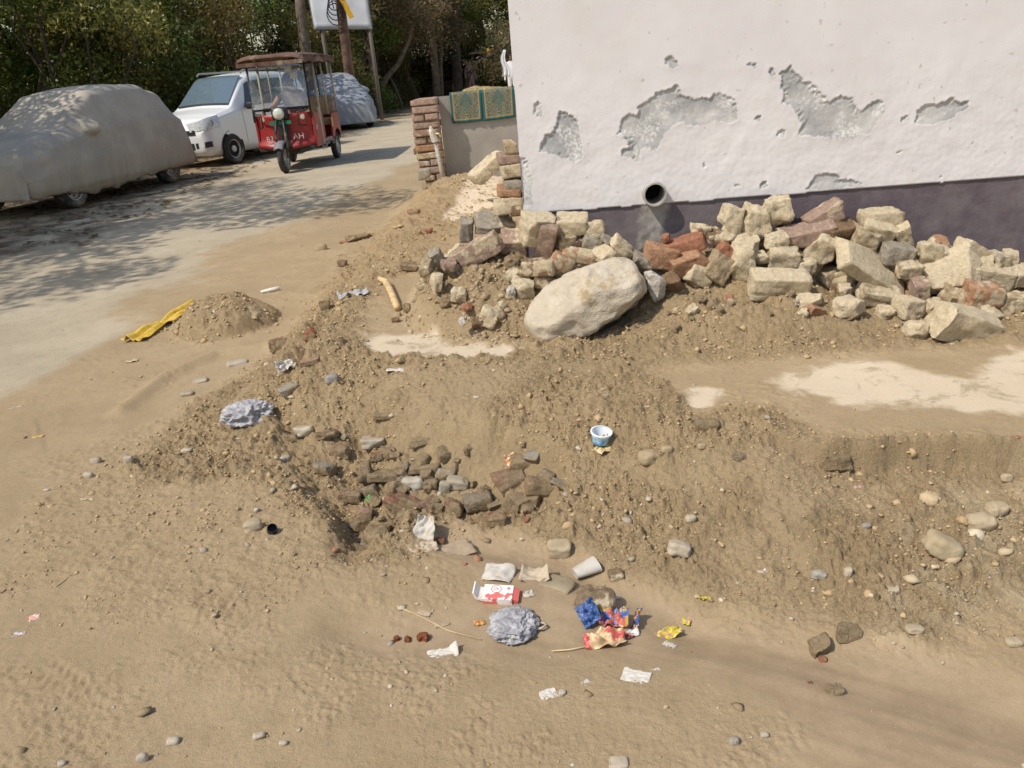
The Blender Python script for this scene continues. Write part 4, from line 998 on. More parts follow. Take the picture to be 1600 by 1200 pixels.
# ------------------------------------------------------------------ loose stones, bricks and rubble on the earth
# (px, py, w, h, turn, colour, dust, round, stone-material?, name, label)
MAT_MUDDY = brick_material('mud caked brick', 'mud')
LOOSE = [
 (395,822,27,25,10,(.50,.42,.31),.3,.55,1,'stone','pale angular stone beside the black cap on bare earth'),
 (1062,858,34,28,-20,(.60,.53,.42),.3,.5,1,'stone','knobbly whitish stone on the soil bank above the yellow scraps'),
 (1475,855,56,42,-42,(.52,.42,.28),.3,.6,1,'stone','long kidney shaped tan stone in the pale gravel at right'),
 (1534,812,44,34,10,(.55,.45,.31),.3,.7,1,'stone','round pale stone above the kidney shaped one'),
 (1558,797,34,28,0,(.54,.44,.30),.3,.7,1,'stone','round pale stone at the upper right of its neighbour in the gravel'),
 (1574,746,18,16,0,(.55,.45,.32),.2,.7,1,'stone','small round stone at the right edge below the step'),
 (875,857,38,36,5,(.50,.41,.28),.4,.55,1,'stone','cream stone standing in the wet strip above the white cups'),
 (1326,990,38,28,-8,TAN,.6,.4,0,'clay_lump','squarish clay lump at the edge of the mud on the right'),
 (1284,1012,38,36,25,TAN,.7,.35,0,'clay_lump','tilted clay lump standing in the mud left of the squarish one'),
 (1286,1030,13,12,0,RED,.2,.4,0,'brick_chunk','small red brick bit at the foot of the tilted clay lump'),
 (1430,983,26,14,0,(.50,.42,.30),.3,.5,1,'stone','flat pale stone in the bank below the pale gravel'),
 (1585,1004,25,15,0,(.52,.43,.31),.3,.6,1,'stone','pale oval stone at the right edge below the gravel'),
 (1304,1078,26,20,0,TAN,.6,.5,0,'stone','tan stone in the churned mud with red crumbs'),
 (1265,1066,9,8,0,RED,.1,.4,0,'brick_chunk','red brick crumb left of the tan stone in the churned mud'),
 (1280,899,22,18,-10,(.42,.41,.38),.2,.3,1,'stone','grey angular stone right of the pink paper scrap'),
 (1326,894,12,20,5,(.60,.53,.40),.3,.3,1,'stone','small upright cream stone right of the grey angular stone'),
 (1354,821,14,12,0,(.32,.32,.33),.1,.4,1,'stone','small dark grey stone high on the right bank'),
 (1080,811,16,14,0,(.58,.52,.41),.3,.5,1,'stone','small white stone right of the blue cup on the bank'),
 (1395,920,26,14,10,(.56,.47,.34),.3,.4,1,'stone','flat cream stone at the lower edge of the pale gravel'),
 (1015,715,34,26,0,TAN,.8,.7,1,'stone','round soil coloured stone half sunk right of the blue cup'),
 (1042,702,18,14,0,TAN,.6,.6,1,'stone','small tan stone above the half sunk round one'),
 (1097,698,14,13,0,TAN,.6,.6,1,'stone','small tan stone right of the blue cup near a crack'),
 (1105,661,34,30,0,(.34,.20,.13),.75,.06,0,'brick','buried brick end showing in the bank left of the step'),
 (1310,690,50,30,0,(.36,.262,.15),1.0,.2,0,'brick','soil caked block at the left end of the platform step'),
 (1155,712,26,12,0,DULL,.4,.3,0,'stone','flat stone with litter in the hollow of the bank'),
 # wet rubble in the hollow
 (800,752,56,34,12,(.33,.20,.13),.5,.1,0,'brick','flat reddish brown brick half in the wet rubble'),
 (815,730,36,24,-5,(.33,.20,.14),.6,.15,0,'brick','buried reddish brick end below the orange wrapper'),
 (847,764,52,38,-8,(.42,.22,.14),.55,.45,0,'stone','rounded red and white stone at the right of the wet rubble'),
 (832,782,30,24,0,TAN,.7,.5,0,'stone','tan stone leaning on the rounded red and white stone'),
 (881,762,40,14,-35,GREY,.4,.3,0,'stone','narrow grey slab behind the rounded red and white stone'),
 (748,788,42,38,10,DULL,.35,.25,0,'stone','dull grey block in the middle of the wet rubble'),
 (779,787,34,14,25,DULL,.5,.2,0,'stone','thin dark slab right of the dull grey block'),
 (640,785,44,24,-32,(.33,.19,.13),.45,.1,0,'brick','brick slanting down right beside the green scrap'),
 (618,790,40,24,-40,(.34,.18,.12),.4,.12,0,'brick','brick close right of the green scrap, lower of the slanting pair'),
 (580,771,30,26,20,DULL,.4,.2,0,'brick','dull brick above the green scrap'),
 (570,808,26,44,-15,(.38,.25,.18),.4,.2,0,'brick','pinkish brick standing left of the green scrap'),
 (556,825,20,18,0,DULL,.4,.5,0,'stone','round dull stone below the pinkish standing brick'),
 (548,778,34,24,0,(.32,.21,.14),.5,.2,0,'brick','brown brick at the left rim of the wet rubble'),
 (572,738,18,42,12,(.33,.21,.14),.5,.15,0,'brick','narrow upright brick in the upper rubble'),
 (599,745,46,22,-6,CREAM,.8,.3,0,'stone','flaky cream stone on top of the rubble'),
 (592,715,24,18,5,(.30,.16,.10),.4,.2,0,'brick','small red brown brick at the top of the rubble'),
 (646,757,34,26,5,(.58,.54,.47),.3,.5,1,'stone','white ribbed stone in the middle of the rubble'),
 (628,752,18,22,0,DULL,.4,.3,0,'stone','dark little stone left of the white ribbed one'),
 (672,757,24,20,0,DULL,.5,.4,0,'stone','dull stone right of the white ribbed one'),
 (697,762,20,28,-12,(.36,.35,.30),.3,.3,1,'stone','greenish grey upright stone in the rubble'),
 (716,755,34,20,-8,(.45,.40,.32),.4,.3,1,'stone','grey flat stone right of the greenish upright one'),
 (660,728,60,20,8,TAN,.75,.2,0,'brick','soil covered brick at the upper edge of the rubble'),
 (584,692,36,20,12,(.46,.42,.36),.35,.2,1,'stone','pale flat stone above the rubble by the dark gap'),
 (603,677,30,12,0,CREAM,.6,.3,0,'stone','cream flake bridging the dark gap above the rubble'),
 (654,678,34,18,20,DULL,.6,.3,0,'stone','dull stone right of the cream flake'),
 (533,706,30,20,-10,(.34,.20,.14),.5,.15,0,'brick','brown brick at the gully rim left of the rubble'),
 (514,692,36,16,8,(.26,.17,.11),.4,.15,0,'brick','dark flat brick on the gully rim'),
 (475,674,32,18,14,(.58,.52,.42),.3,.3,1,'stone','pale flat stone right of the grey plastic bag'),
 (458,685,22,14,0,DULL,.4,.4,0,'stone','small dull stone left under the pale flat one'),
 (482,705,16,14,0,TAN,.5,.5,0,'stone','little tan stone in the gully below the pale flat one'),
 (446,716,16,12,0,GREY,.3,.4,1,'stone','little grey stone below the grey plastic bag'),
 (505,738,30,22,-20,GREY,.4,.3,0,'stone','grey stone at the gully edge above the tread marks'),
 (690,845,16,14,0,(.36,.16,.10),.3,.3,0,'brick_chunk','small red brick bit at the corner of the muddy sheet'),
 (776,812,30,22,0,(.33,.15,.09),.5,.3,0,'brick_chunk','red brick remains beside the wet strip'),
 (823,811,10,10,0,RED,.1,.4,0,'brick_chunk','tiny red crumb above the wet strip'),
 # along the soil berm
 (437,540,30,26,0,(.27,.17,.11),.35,.6,0,'stone','round brown lump on the berm below the sand heap'),
 (486,523,18,24,-20,(.42,.17,.10),.3,.12,0,'brick_chunk','red brick bit standing on the soil berm'),
 (480,566,36,12,12,(.44,.27,.19),.3,.25,0,'brick_chunk','flat pinkish tile piece on the berm'),
 (452,610,30,18,20,GREY,.3,.3,0,'stone','flat grey stone on the berm above the plastic bag'),
 (519,592,20,18,0,(.32,.33,.36),.2,.5,1,'stone','blue grey stone on the berm left of the concrete patch'),
 (508,476,16,18,0,BROWN,.4,.3,0,'brick_chunk','brown lump beside the grey rag on the berm'),
 (535,413,14,15,-5,(.28,.19,.12),.3,.15,0,'brick_chunk','brown brick cube on the bare earth near the road'),
 (501,387,18,14,0,(.44,.35,.24),.5,.5,1,'stone','tan stone on the earth beside the road'),
 (536,378,11,8,0,ORANGE,.1,.3,0,'brick_chunk','orange brick crumb near the tan stone by the road'),
 (640,417,26,16,0,(.26,.18,.12),.4,.1,0,'brick','dark brick end in the gully near the stick'),
 (618,500,12,9,0,BROWN,.3,.5,0,'stone','small brown lump on the platform below the stick'),
 (648,468,12,10,0,(.55,.52,.46),.2,.5,1,'stone','small pale stone on the platform right of the stick'),
 (668,361,18,10,10,RED,.2,.3,0,'brick_chunk','red brick bit beside the dark hole near the light edge'),
 (646,331,18,12,0,(.40,.20,.13),.3,.3,0,'brick_chunk','faded red bit by the grey folds near the road'),
 (560,372,40,14,6,BROWN,.5,.3,0,'stone','brown lump at the road edge of the gully'),
 # pebbles on the smooth ground
 (223,1184,17,20,20,(.50,.47,.42),.2,.6,1,'stone','grey pebble casting a shadow at the bottom edge'),
 (96,1193,13,9,0,(.50,.47,.42),.2,.6,1,'stone','grey pebble in the bottom left corner'),
 (270,1158,19,13,0,(.62,.57,.49),.2,.5,1,'stone','white flat pebble near the bottom left tread marks'),
 (405,1150,18,12,0,(.58,.53,.44),.2,.5,1,'stone','pale flat pebble in the lower middle left'),
 (443,1161,13,10,0,(.56,.50,.41),.2,.5,1,'stone','small pale pebble right of the pale flat one'),
 (966,1193,32,14,0,(.55,.49,.41),.3,.5,1,'stone','pale stone cut by the bottom edge below the white paper'),
 (1147,1158,17,15,0,(.36,.34,.31),.2,.6,1,'stone','dark grey pebble on the lower right mud'),
 (1195,1148,12,9,0,(.52,.47,.40),.2,.5,1,'stone','little pale pebble right of the dark grey one'),
 (878,1083,14,11,0,(.64,.60,.53),.2,.3,1,'stone','little white chip right of the white tile piece'),
 (201,717,13,13,0,(.52,.49,.43),.2,.5,1,'stone','grey pebble on the earth left of the plastic bag'),
 (150,720,16,13,0,(.45,.40,.33),.3,.5,1,'stone','upper pebble of a pair at the left earth edge'),
 (138,742,14,10,0,(.58,.53,.45),.2,.5,1,'stone','lower pale pebble of a pair at the left earth edge'),
 (325,924,10,9,0,(.36,.28,.19),.3,.6,1,'stone','tiny brown pebble on the bare earth at left'),
 (370,568,30,9,6,(.56,.50,.43),.3,.25,1,'stone','flat pale tile piece on the tyre ridge'),
 (312,595,22,9,8,(.46,.41,.34),.3,.3,1,'stone','flat grey stone at the end of the tyre ridge'),
 (292,615,20,9,0,(.44,.40,.33),.3,.3,1,'stone','flat dull stone below the end of the tyre ridge'),
 (291,703,18,8,0,(.58,.53,.46),.2,.3,1,'stone','flat whitish chip on the earth left of the gully'),
]
for k, (px, py, w, h, turn, col, dust, rnd, stn, name, label) in enumerate(LOOSE):
    P = ground_at(px, py + h * 0.25); u = mpp(P)
    hh = max(h * u * 0.85, 0.006); dd = max(0.7 * w * u, hh * 0.7)
    if w > h * 1.8: hh *= 0.8
    P = P + np.array([0, dd * 0.15, hh * (0.26 if 'soil caked block' not in label and 'buried brick end' not in label else -0.05)])
    if stn: col = tuple(q * .84 for q in col)
    rs = random.Random(900 + k)
    chunk(name, label, {'brick': 'brick', 'brick_chunk': 'brick piece', 'stone': 'stone', 'clay_lump': 'clay lump'}[name], P, (w * u * 1.05, dd, hh), col, dust if stn else min(1, dust + .18),
          rot=math.radians(turn - 5) * 0.6, yaw=math.radians(turn) * 0.5 + rs.uniform(-.2, .2), tilt=rs.uniform(-.2, .1), rnd=rnd if stn else rnd * .5, rough=0.08, cuts=(3 if rnd < .5 else 1) + (0 if stn else 2), cutdepth=.74, N=9 if w > 20 else 4, mat=MAT_STONE if stn else MAT_MUDDY)
# the half-buried stone crowning the sand heap
P = ground_at(372, 488)
chunk('stone', 'dusty grey stone bedded in the top of the sand heap by the road', 'stone', P + np.array([0, .10, -.055]), (.24, .20, .13), (.31, .245, .165), .5, rot=-.25, rnd=.75, rough=.05, cuts=3, N=16, mat=MAT_STONE)

# rubble packed in the hollow and lumps caked on the left heap
pit = np.array(PIT); k = 0
rr0 = random.Random(55)
while k < 52:
    x = rr0.uniform(pit[:, 0].min(), pit[:, 0].max()); y = rr0.uniform(pit[:, 1].min(), pit[:, 1].max())
    if sdf(PIT, np.array([x]), np.array([y]))[0] < -0.01: continue
    k += 1; w = rr0.uniform(.025, .085); h = w * rr0.uniform(.45, .8)
    chunk('stone', 'mud caked rubble stone packed in the wet hollow', 'stone', (x, y, Hq(x, y) + h * .22), (w, w * rr0.uniform(.6, .95), h), rr0.choice((DULL, TAN, (.33, .20, .14), (.36, .33, .28), (.31, .22, .14), (.45, .39, .30))), rr0.uniform(.55, .95),
          rot=rr0.uniform(-.5, .5), yaw=rr0.uniform(-1.5, 1.5), tilt=rr0.uniform(-.4, .4), rnd=rr0.uniform(.02, .2), rough=.09, cuts=7, cutdepth=.66, N=7, mat=MAT_MUDDY, group='rubble stones in the hollow')
for k in range(64):
    a_ = rr0.uniform(0, 6.283); q = rr0.random() ** .6
    if k < 46: x, y = -0.06 + .44 * q * math.cos(a_), 3.86 + .50 * q * math.sin(a_)
    else: x, y = rr0.uniform(.55, 1.5), rr0.uniform(3.1, 3.3)
    if x > .14 and y > 3.55: continue
    w = rr0.uniform(.03, .10) * (1 if k < 46 else .6); h = w * rr0.uniform(.6, .9)
    chunk('mortar_lump', 'sandy mortar lump caked into the left heap of rubble' if k < 46 else 'sandy lump stuck in the soil bank before the long pile', 'mortar lump', (x, y, Hq(x, y) + h * .18), (w, w * .8, h), rr0.choice((TAN, MORT, CREAM, (.36, .265, .165))), rr0.uniform(.6, 1.0),
          rot=rr0.uniform(-.6, .6), yaw=rr0.uniform(-1.5, 1.5), tilt=rr0.uniform(-.4, .4), rnd=rr0.uniform(.3, .7), rough=.16, cuts=4, cutdepth=.75, N=9, mat=MAT_MUDDY if rr0.random() < .6 else None, group='lumps in the left heap' if k < 46 else 'lumps in the soil bank')

# ------------------------------------------------------------------ litter
def sheet(name, label, cat, px, py, w, l, mat, yaw=0, tilt=0, roll=0, crum=0.01, curl=0.0, seed=1, nx=14, ny=14, outline=None, lift=0.0, thick=0.0009, fold=None, group=None, freq=3.0, sink=0.0):
    """a creased sheet w x l metres lying on the ground"""
    P = ground_at(px, py)
    V = []; U = []; VV = []
    for j in range(ny + 1):
        for i in range(nx + 1):
            u, v = i / nx - .5, j / ny - .5
            x, y = u * w, v * l
            if outline:
                k = outline(u, v); x *= k[0]; y *= k[1]
            z = crum * (abs(float(pn(u * freq + seed, v * freq, seed))) * 1.6 - .3 + .5 * float(pn(u * freq * 2.6, v * freq * 2.6 + seed, seed + 1))) + curl * (u * u * 4) * .5
            if fold:
                fu, ang = fold
                q = u * math.cos(ang) + v * math.sin(ang) - fu
                if q > 0: z += q * w * 0.75
            V.append((x, y, z)); U.append(u + .5); VV.append(v + .5)
    F = np.array([(j * (nx + 1) + i, j * (nx + 1) + i + 1, (j + 1) * (nx + 1) + i + 1, (j + 1) * (nx + 1) + i) for j in range(ny) for i in range(nx)])
    o = np_mesh(name, V, F, mat, smooth=False, attrs={'u': U, 'v': VV})
    zs = min(v[2] for v in V)
    R = Matrix.Rotation(yaw, 4, 'Z') @ Matrix.Rotation(tilt, 4, 'X') @ Matrix.Rotation(roll, 4, 'Y')
    low = min((R @ Vector(v)).z for v in V)
    o.matrix_world = Matrix.Translation(Vector(P) + Vector((0, 0, -low - 0.002 + lift - sink))) @ R
    md = o.modifiers.new('sheet', 'SOLIDIFY'); md.thickness = thick; md.offset = 0
    return tag(o, label, cat, group)
def paper_mat(name, col, dirt=0.4, rough=0.7, trans=0.0):
    t = NT(name)
    n = t.noise(30, 5, .7); n2 = t.noise(140, 4, .7)
    c = t.mix(t.ramp(n, .60 - dirt * .30, .74, 0, .8), col, (0.40, 0.315, 0.21))
    c = t.mix(t.ramp(n2, .62, .70, 0, .7 * dirt), c, (.22, .18, .13))
    return t.done(c, rough, t.bump(n, .002), spec=.3)
def print_mat(name, cols, scale=20, seed=0.0, rough=0.35, bands=None, dirt=.3):
    """printed foil: hard-edged patches of the given colours"""
    t = NT(name)
    mp = t.n('ShaderNodeMapping'); mp.inputs['Location'].default_value = (seed, seed * .7, 0); t.l(t.co.outputs['Object'], mp.inputs[0]); v = mp.outputs[0]
    n = t.noise(scale, 2, .5, vec=v); n2 = t.noise(scale * 2.3, 2, .5, vec=v)
    c = t.mix(t.ramp(n, .50, .52), cols[0], cols[1])
    if len(cols) > 2: c = t.mix(t.ramp(n2, .56, .58), c, cols[2])
    if len(cols) > 3: c = t.mix(t.ramp(n2, .40, .38), c, cols[3])
    c = t.mix(t.ramp(t.noise(60, 5, .7), .58, .75, 0, dirt * 2), c, (.38, .30, .2))
    return t.done(c, rough, t.bump(t.noise(90, 3), .002), spec=.5)
def bag_mat(name, tint, streak):
    t = NT(name)
    n = t.noise(24, 6, .7, dist=1.2); n2 = t.noise(70, 4, .65, dist=2)
    c = t.mix(t.ramp(n, .38, .62), tint, (0.58, .56, .56)); c = t.mix(t.ramp(n2, .56, .66, 0, .7), c, streak)
    return t.done(c, .22, t.bump(n2, .006), spec=.6, Transmission_Weight=.12, Alpha=t.ramp(n, .3, .5, .80, 1.0))
def blob_bag(name, label, px, py, dims, mat, seed, yaw=0, ridge=.28):
    V, F = _CS[34]; S = V / np.linalg.norm(V, axis=1, keepdims=True)
    f = 1 - 2 * np.abs(vn3(S[:, 0] * 2.6 + seed, S[:, 1] * 2.6, S[:, 2] * 2.6, seed)); g = 1 - 2 * np.abs(vn3(S[:, 0] * 6 + seed, S[:, 1] * 6, S[:, 2] * 6, seed + 3)); h = 1 - 2 * np.abs(vn3(S[:, 0] * 13, S[:, 1] * 13 + seed, S[:, 2] * 13, seed + 4))
    Vn = S * (1 + ridge * f + ridge * .55 * g + ridge * .28 * h)[:, None] * np.array(dims) / 2
    Vn[:, 2] = np.maximum(Vn[:, 2], -dims[2] * .33)
    P = ground_at(px, py)
    o = np_mesh(name, Vn, F, mat, smooth=False); o.location = P + np.array([0, 0, dims[2] * .27]); o.rotation_euler = (0, 0, yaw)
    return tag(o, label, 'plastic bag')
CUPW = paper_mat('muddy white paper', (.52, .48, .42), .45)
CUPB = paper_mat('muddy beige paper', (.49, .40, .29), .5)
MUDP = paper_mat('mud coated sheet', (.345, .26, .175), .9, .6)
WHITEP = paper_mat('white scrap paper', (.58, .54, .48), .3)
# bags
blob_bag('plastic_bag', 'crumpled whitish grey plastic bag on the dug earth above the gully', 388, 655, (.165, .12, .085), bag_mat('white mauve film', (.50, .48, .50), (.27, .225, .22)), 3, .2)
blob_bag('plastic_bag', 'knotted clear bluish plastic bag lying in the mud puddle', 802, 982, (.115, .115, .048), bag_mat('clear blue film', (.37, .36, .39), (.27, .215, .15)), 8, .5, .17)
t_ = MB(); P = ground_at(848, 985)
t_.tube([(P[0] - .025, P[1], P[2] + .008), (P[0] - .005, P[1] - .006, P[2] + .012), (P[0] + .01, P[1] + .002, P[2] + .014), (P[0] + .004, P[1] + .018, P[2] + .01), (P[0] - .02, P[1] + .016, P[2] + .008)], .0035, 6)
bagO = [o for o in bpy.data.objects if o.get('label', '').startswith('knotted clear')][0]
bpy.context.view_layer.update()
hd = t_.build('handle_loop', paper_mat('film handle', (.50, .43, .33), .3, .3), smooth=True); hd.parent = bagO; hd.matrix_parent_inverse = bagO.matrix_world.inverted()
P = ground_at(813, 414)
blob = blob_bag('plastic_bag', 'small crumpled grey white plastic scrap on the left brick pile', 816, 416, (.085, .05, .085), bag_mat('grey film', (.50, .50, .52), (.30, .30, .30)), 12, 0, .3)
# ice cream tub
P = ground_at(938, 690)
u = mpp(P); tub = empty('ice_cream_tub', tuple(P), .2); tub.rotation_euler = (math.radians(9), math.radians(4), .3)
tag(tub, 'small empty blue and white ice cream tub on the earth', 'tub')
ra, rb, hh = .0265, .0335, .038
def tub_mat():
    t = NT('blue printed tub'); s = t.n('ShaderNodeSeparateXYZ'); t.l(t.co.outputs['Object'], s.inputs[0])
    n = t.noise(60, 2, .5)
    c = t.mix(t.ramp(n, .48, .5), (.10, .32, .62), (.28, .52, .74)); c = t.mix(t.ramp(t.noise(90, 2, .5), .62, .64), c, (.72, .70, .50)); c = t.mix(t.ramp(s.outputs[2], .027, .028), c, (.66, .72, .76))
    return t.done(c, .35, spec=.5)
def wmat(name, col, r=.4): return plain(name, col, r, var=.06, scale=50, dust=.12)
MB().lathe([(0, 0.0), (ra, 0.0), (rb, hh)], n=32).build('tub_wall', tub_mat(), tub, smooth=False)
MB().lathe([(rb - .0005, hh), (rb + .0035, hh - .001), (rb + .0035, hh + .003), (rb - .002, hh + .0035)], n=32).build('rim', wmat('white tub rim', (.74, .76, .78)), tub)
MB().lathe([(rb - .002, hh + .003), (ra - .0015, .0025), (0, .002)], n=32).build('inside', wmat('tub inside', (.70, .74, .78)), tub)
# crushed paper cups and papers
sheet('paper_cup', 'upright torn white cup scrap at the left of the muddy sheet', 'paper cup', 668, 838, .07, .075, CUPW, yaw=-.35, tilt=math.radians(48), curl=.03, crum=.012, seed=4, outline=lambda u, v: (1 - .6 * max(v, 0) * 1.2, 1))
sheet('paper_cup', 'flat beige cup scrap under the upright torn white one', 'paper cup', 662, 858, .085, .05, CUPB, yaw=.4, tilt=.1, crum=.01, seed=5)
sheet('cardboard_sheet', 'mud coated flat sheet beside the upright torn cup', 'cardboard', 705, 862, .145, .085, MUDP, yaw=.35, tilt=.03, crum=.006, seed=6, outline=lambda u, v: (1 - .25 * max(v, 0), 1 - .2 * u))
sheet('paper_cup', 'squashed white paper cup, leftmost of the row in the wet strip', 'paper cup', 779, 899, .092, .066, CUPW, yaw=-.35, tilt=.18, crum=.010, curl=-.02, seed=7, freq=1.6)
sheet('paper_cup', 'squashed beige paper cup right beside the leftmost squashed one', 'paper cup', 836, 902, .080, .06, CUPB, yaw=-.15, tilt=.22, crum=.010, curl=.035, seed=8, freq=1.5, outline=lambda u, v: (1 - .25 * v, 1))
# a cup lying on its side
P = ground_at(915, 897); cupo = empty('paper_cup', (P[0], P[1], P[2] + .018)); cupo.rotation_euler = (0, math.radians(84), math.radians(22)); cupo.scale = (.62, 1, 1)
tag(cupo, 'dented white paper cup lying on its side in the wet strip', 'paper cup')
MB().lathe([(0.0, -.036), (.021, -.036), (.021, -.034), (.0315, .036), (.0325, .037), (.031, .037)], n=28).build('cup_wall', CUPW, cupo, smooth=False)
MB().lathe([(.031, .0365), (.0205, -.033), (0, -.033)], n=28).build('cup_inside', CUPB, cupo)
chunk('stone', 'brown lump at the open end of the dented cup', 'stone', ground_at(962, 902) + np.array([0, 0, .008]), (.045, .035, .028), (.30, .22, .13), .5, N=9, rnd=.4)
sheet('paper_scrap', 'torn whitish paper corner lying at the near edge of the puddle', 'paper', 692, 1022, .080, .034, WHITEP, yaw=.15, tilt=.1, crum=.006, seed=11, fold=(.32, .2))
sheet('paper_scrap', 'white torn tile shaped paper at lower middle', 'paper', 994, 1058, .066, .040, WHITEP, yaw=-.4, tilt=.05, crum=.005, seed=12)
sheet('paper_scrap', 'white angular chip of paper left of the tile shaped one', 'paper', 857, 1085, .044, .030, WHITEP, yaw=.3, tilt=.06, crum=.004, seed=13, outline=lambda u, v: (1 - .35 * abs(v), 1))
sheet('paper_scrap', 'small pale scrap beside the tile shaped white paper', 'paper', 1025, 1047, .022, .014, WHITEP, yaw=.3, crum=.003, seed=14, nx=5, ny=5)
sheet('paper_scrap', 'grey white scrap left of the tile shaped paper', 'paper', 916, 1066, .022, .015, CUPW, yaw=.6, crum=.003, seed=15, nx=5, ny=5)
sheet('paper_scrap', 'pale flake left of the puddle', 'paper', 664, 957, .040, .028, CUPB, yaw=-.5, crum=.006, seed=16, nx=8, ny=8)
sheet('paper_scrap', 'dull flake right below the pale one left of the puddle', 'paper', 690, 973, .040, .030, MUDP, yaw=.2, crum=.004, seed=17, nx=8, ny=8)
sheet('paper_scrap', 'whitish scrap right of the red and white carton', 'paper', 826, 928, .030, .026, CUPW, yaw=.2, crum=.003, seed=18, nx=6, ny=6)
sheet('paper_scrap', 'pale grey scrap above the blue foil packets', 'paper', 960, 934, .032, .014, CUPW, yaw=-.1, crum=.003, seed=19, nx=6, ny=6)
# red and white carton
P = ground_at(779, 934)
box = empty('carton', (P[0], P[1], P[2])); box.rotation_euler = (math.radians(8), math.radians(3), math.radians(-9))
tag(box, 'flattened red and white drink carton above the knotted bag', 'carton')
def carton_mat():
    t = NT('red and white carton'); s = t.n('ShaderNodeSeparateXYZ'); t.l(t.co.outputs['Object'], s.inputs[0])
    n = t.noise(55, 2, .5); lo = t.math('ADD', s.outputs[1], t.math('MULTIPLY', t.math('SUBTRACT', n, .5), .05))
    c = t.mix(t.ramp(lo, -.007, -.0075), (.80, .76, .72), (.66, .16, .14))
    c = t.mix(t.math('MULTIPLY', t.ramp(t.noise(45, 2), .52, .54), t.ramp(lo, -.007, -.008)), c, (.80, .74, .70))
    c = t.mix(t.ramp(s.outputs[0], .041, .0415), c, (.62, .12, .11)); c = t.mix(t.ramp(s.outputs[0], -.041, -.0415), c, (.64, .16, .14))
    c = t.mix(t.ramp(t.noise(40, 5, .7), .60, .72, 0, .5), c, (.42, .34, .24))
    return t.done(c, .5, spec=.35)
cm = carton_mat()
MB().box((0, 0, .012), (.082, .054, .022), bev=.0015).build('carton_body', cm, box)
MB().prism([(-.040, .006), (-.062, .014), (-.068, .035), (-.064, .036), (-.055, .018), (-.040, .012)], .045, 'Y').build('end_flap', plain('white card', (.78, .74, .68), .5), box)
MB().prism([(.041, .001), (.056, .003), (.058, .015), (.041, .021)], .046, 'Y').build('side_flap', plain('red card', (.60, .13, .11), .5), box)
RP = plain('red print', (.60, .10, .10), .5)
def ring(cx, cy, r, w, z, name, n=28, par=None):
    V = []; F = []
    for k in range(n):
        a_ = 6.2832 * k / n
        V += [(cx + (r - w) * math.cos(a_), cy + (r - w) * math.sin(a_), z), (cx + r * math.cos(a_), cy + r * math.sin(a_), z)]
    F = [(2 * k, 2 * k + 1, (2 * k + 3) % (2 * n), (2 * k + 2) % (2 * n)) for k in range(n)]
    return MB().add(V, F).build(name, RP, par)
ring(-.006, .010, .0145, .0018, .0236, 'round_emblem', par=box)
ring(.028, .014, .0045, .003, .0236, 'small_emblem', par=box)
mk = MB()
for (x, y, w, h, r) in ((-.013, .013, .004, .0012, .4), (-.008, .014, .0012, .007, .2), (-.004, .013, .005, .0012, -.5), (-.011, .007, .006, .0012, .1), (-.003, .008, .0012, .006, -.3), (.001, .010, .004, .0012, .9)):
    mk.box((x, y, .0236), (w, h, .0004), (0, 0, r))
mk.build('emblem_strokes', plain('dark red print', (.30, .05, .06), .5), box)
# foil packets
BLUE = (.05, .105, .28)
sheet('foil_packet', 'plain blue foil packet standing in the mud', 'packet', 921, 972, .055, .062, print_mat('blue foil', [BLUE, (.10, .15, .32)], 14, 1.0), yaw=.5, tilt=math.radians(38), roll=math.radians(-32), crum=.022, seed=21, fold=(.2, .1))
sheet('foil_packet', 'torn blue packet with red and yellow print in the puddle', 'packet', 960, 972, .075, .05, print_mat('blue red yellow foil', [(.045, .11, .34), (.50, .13, .09), (.50, .33, .10)], 15, 2.3), yaw=-.2, tilt=math.radians(25), crum=.022, seed=22, curl=.03)
sheet('foil_packet', 'narrow blue strip of foil with orange print right of the torn packet', 'packet', 995, 975, .030, .058, print_mat('blue orange foil', [BLUE, (.62, .30, .05), (.05, .10, .32)], 30, 3.1), yaw=-.35, tilt=math.radians(15), roll=math.radians(-50), crum=.01, seed=23, nx=8)
sheet('foil_packet', 'small red and white foil twist right above the red packet', 'packet', 985, 993, .045, .022, print_mat('red white foil', [(.48, .08, .06), (.66, .62, .58), (.30, .06, .05)], 40, 4.0), yaw=.35, tilt=.3, crum=.012, seed=24, nx=10, ny=8)
sheet('foil_packet', 'red and cream crumpled packet at the near side of the puddle', 'packet', 945, 1006, .105, .048, print_mat('red cream foil', [(.56, .12, .10), (.58, .42, .24)], 13, 5.5), yaw=.05, tilt=.35, crum=.022, seed=25, nx=18, ny=12, outline=lambda u, v: (1, 1 - 1.0 * max(abs(u) - .28, 0)))
sheet('foil_packet', 'yellow foil packet with a pink spot, partly muddy', 'packet', 1046, 992, .068, .034, print_mat('yellow foil', [(.66, .52, .04), (.62, .50, .05), (.55, .25, .22), (.40, .30, .17)], 26, 6.2), yaw=.45, tilt=.15, crum=.010, seed=26)
sheet('foil_packet', 'small yellow and pink foil bit above the yellow packet', 'packet', 1074, 968, .022, .044, print_mat('pink yellow foil', [(.58, .27, .24), (.64, .52, .06), (.40, .31, .2)], 34, 7.2), yaw=-.5, crum=.006, seed=27, nx=6)
sheet('foil_packet', 'thin yellow foil curl at the top right of the puddle', 'packet', 1102, 938, .036, .012, print_mat('yellow strip', [(.62, .50, .06), (.45, .33, .12)], 40, 8.0), yaw=-.2, crum=.008, seed=28, ny=4, roll=.2)
sheet('paper_scrap', 'whitish crumb of paper under the yellow packet', 'paper', 1046, 1008, .032, .020, CUPW, yaw=-.8, crum=.004, seed=29, nx=6, ny=6)
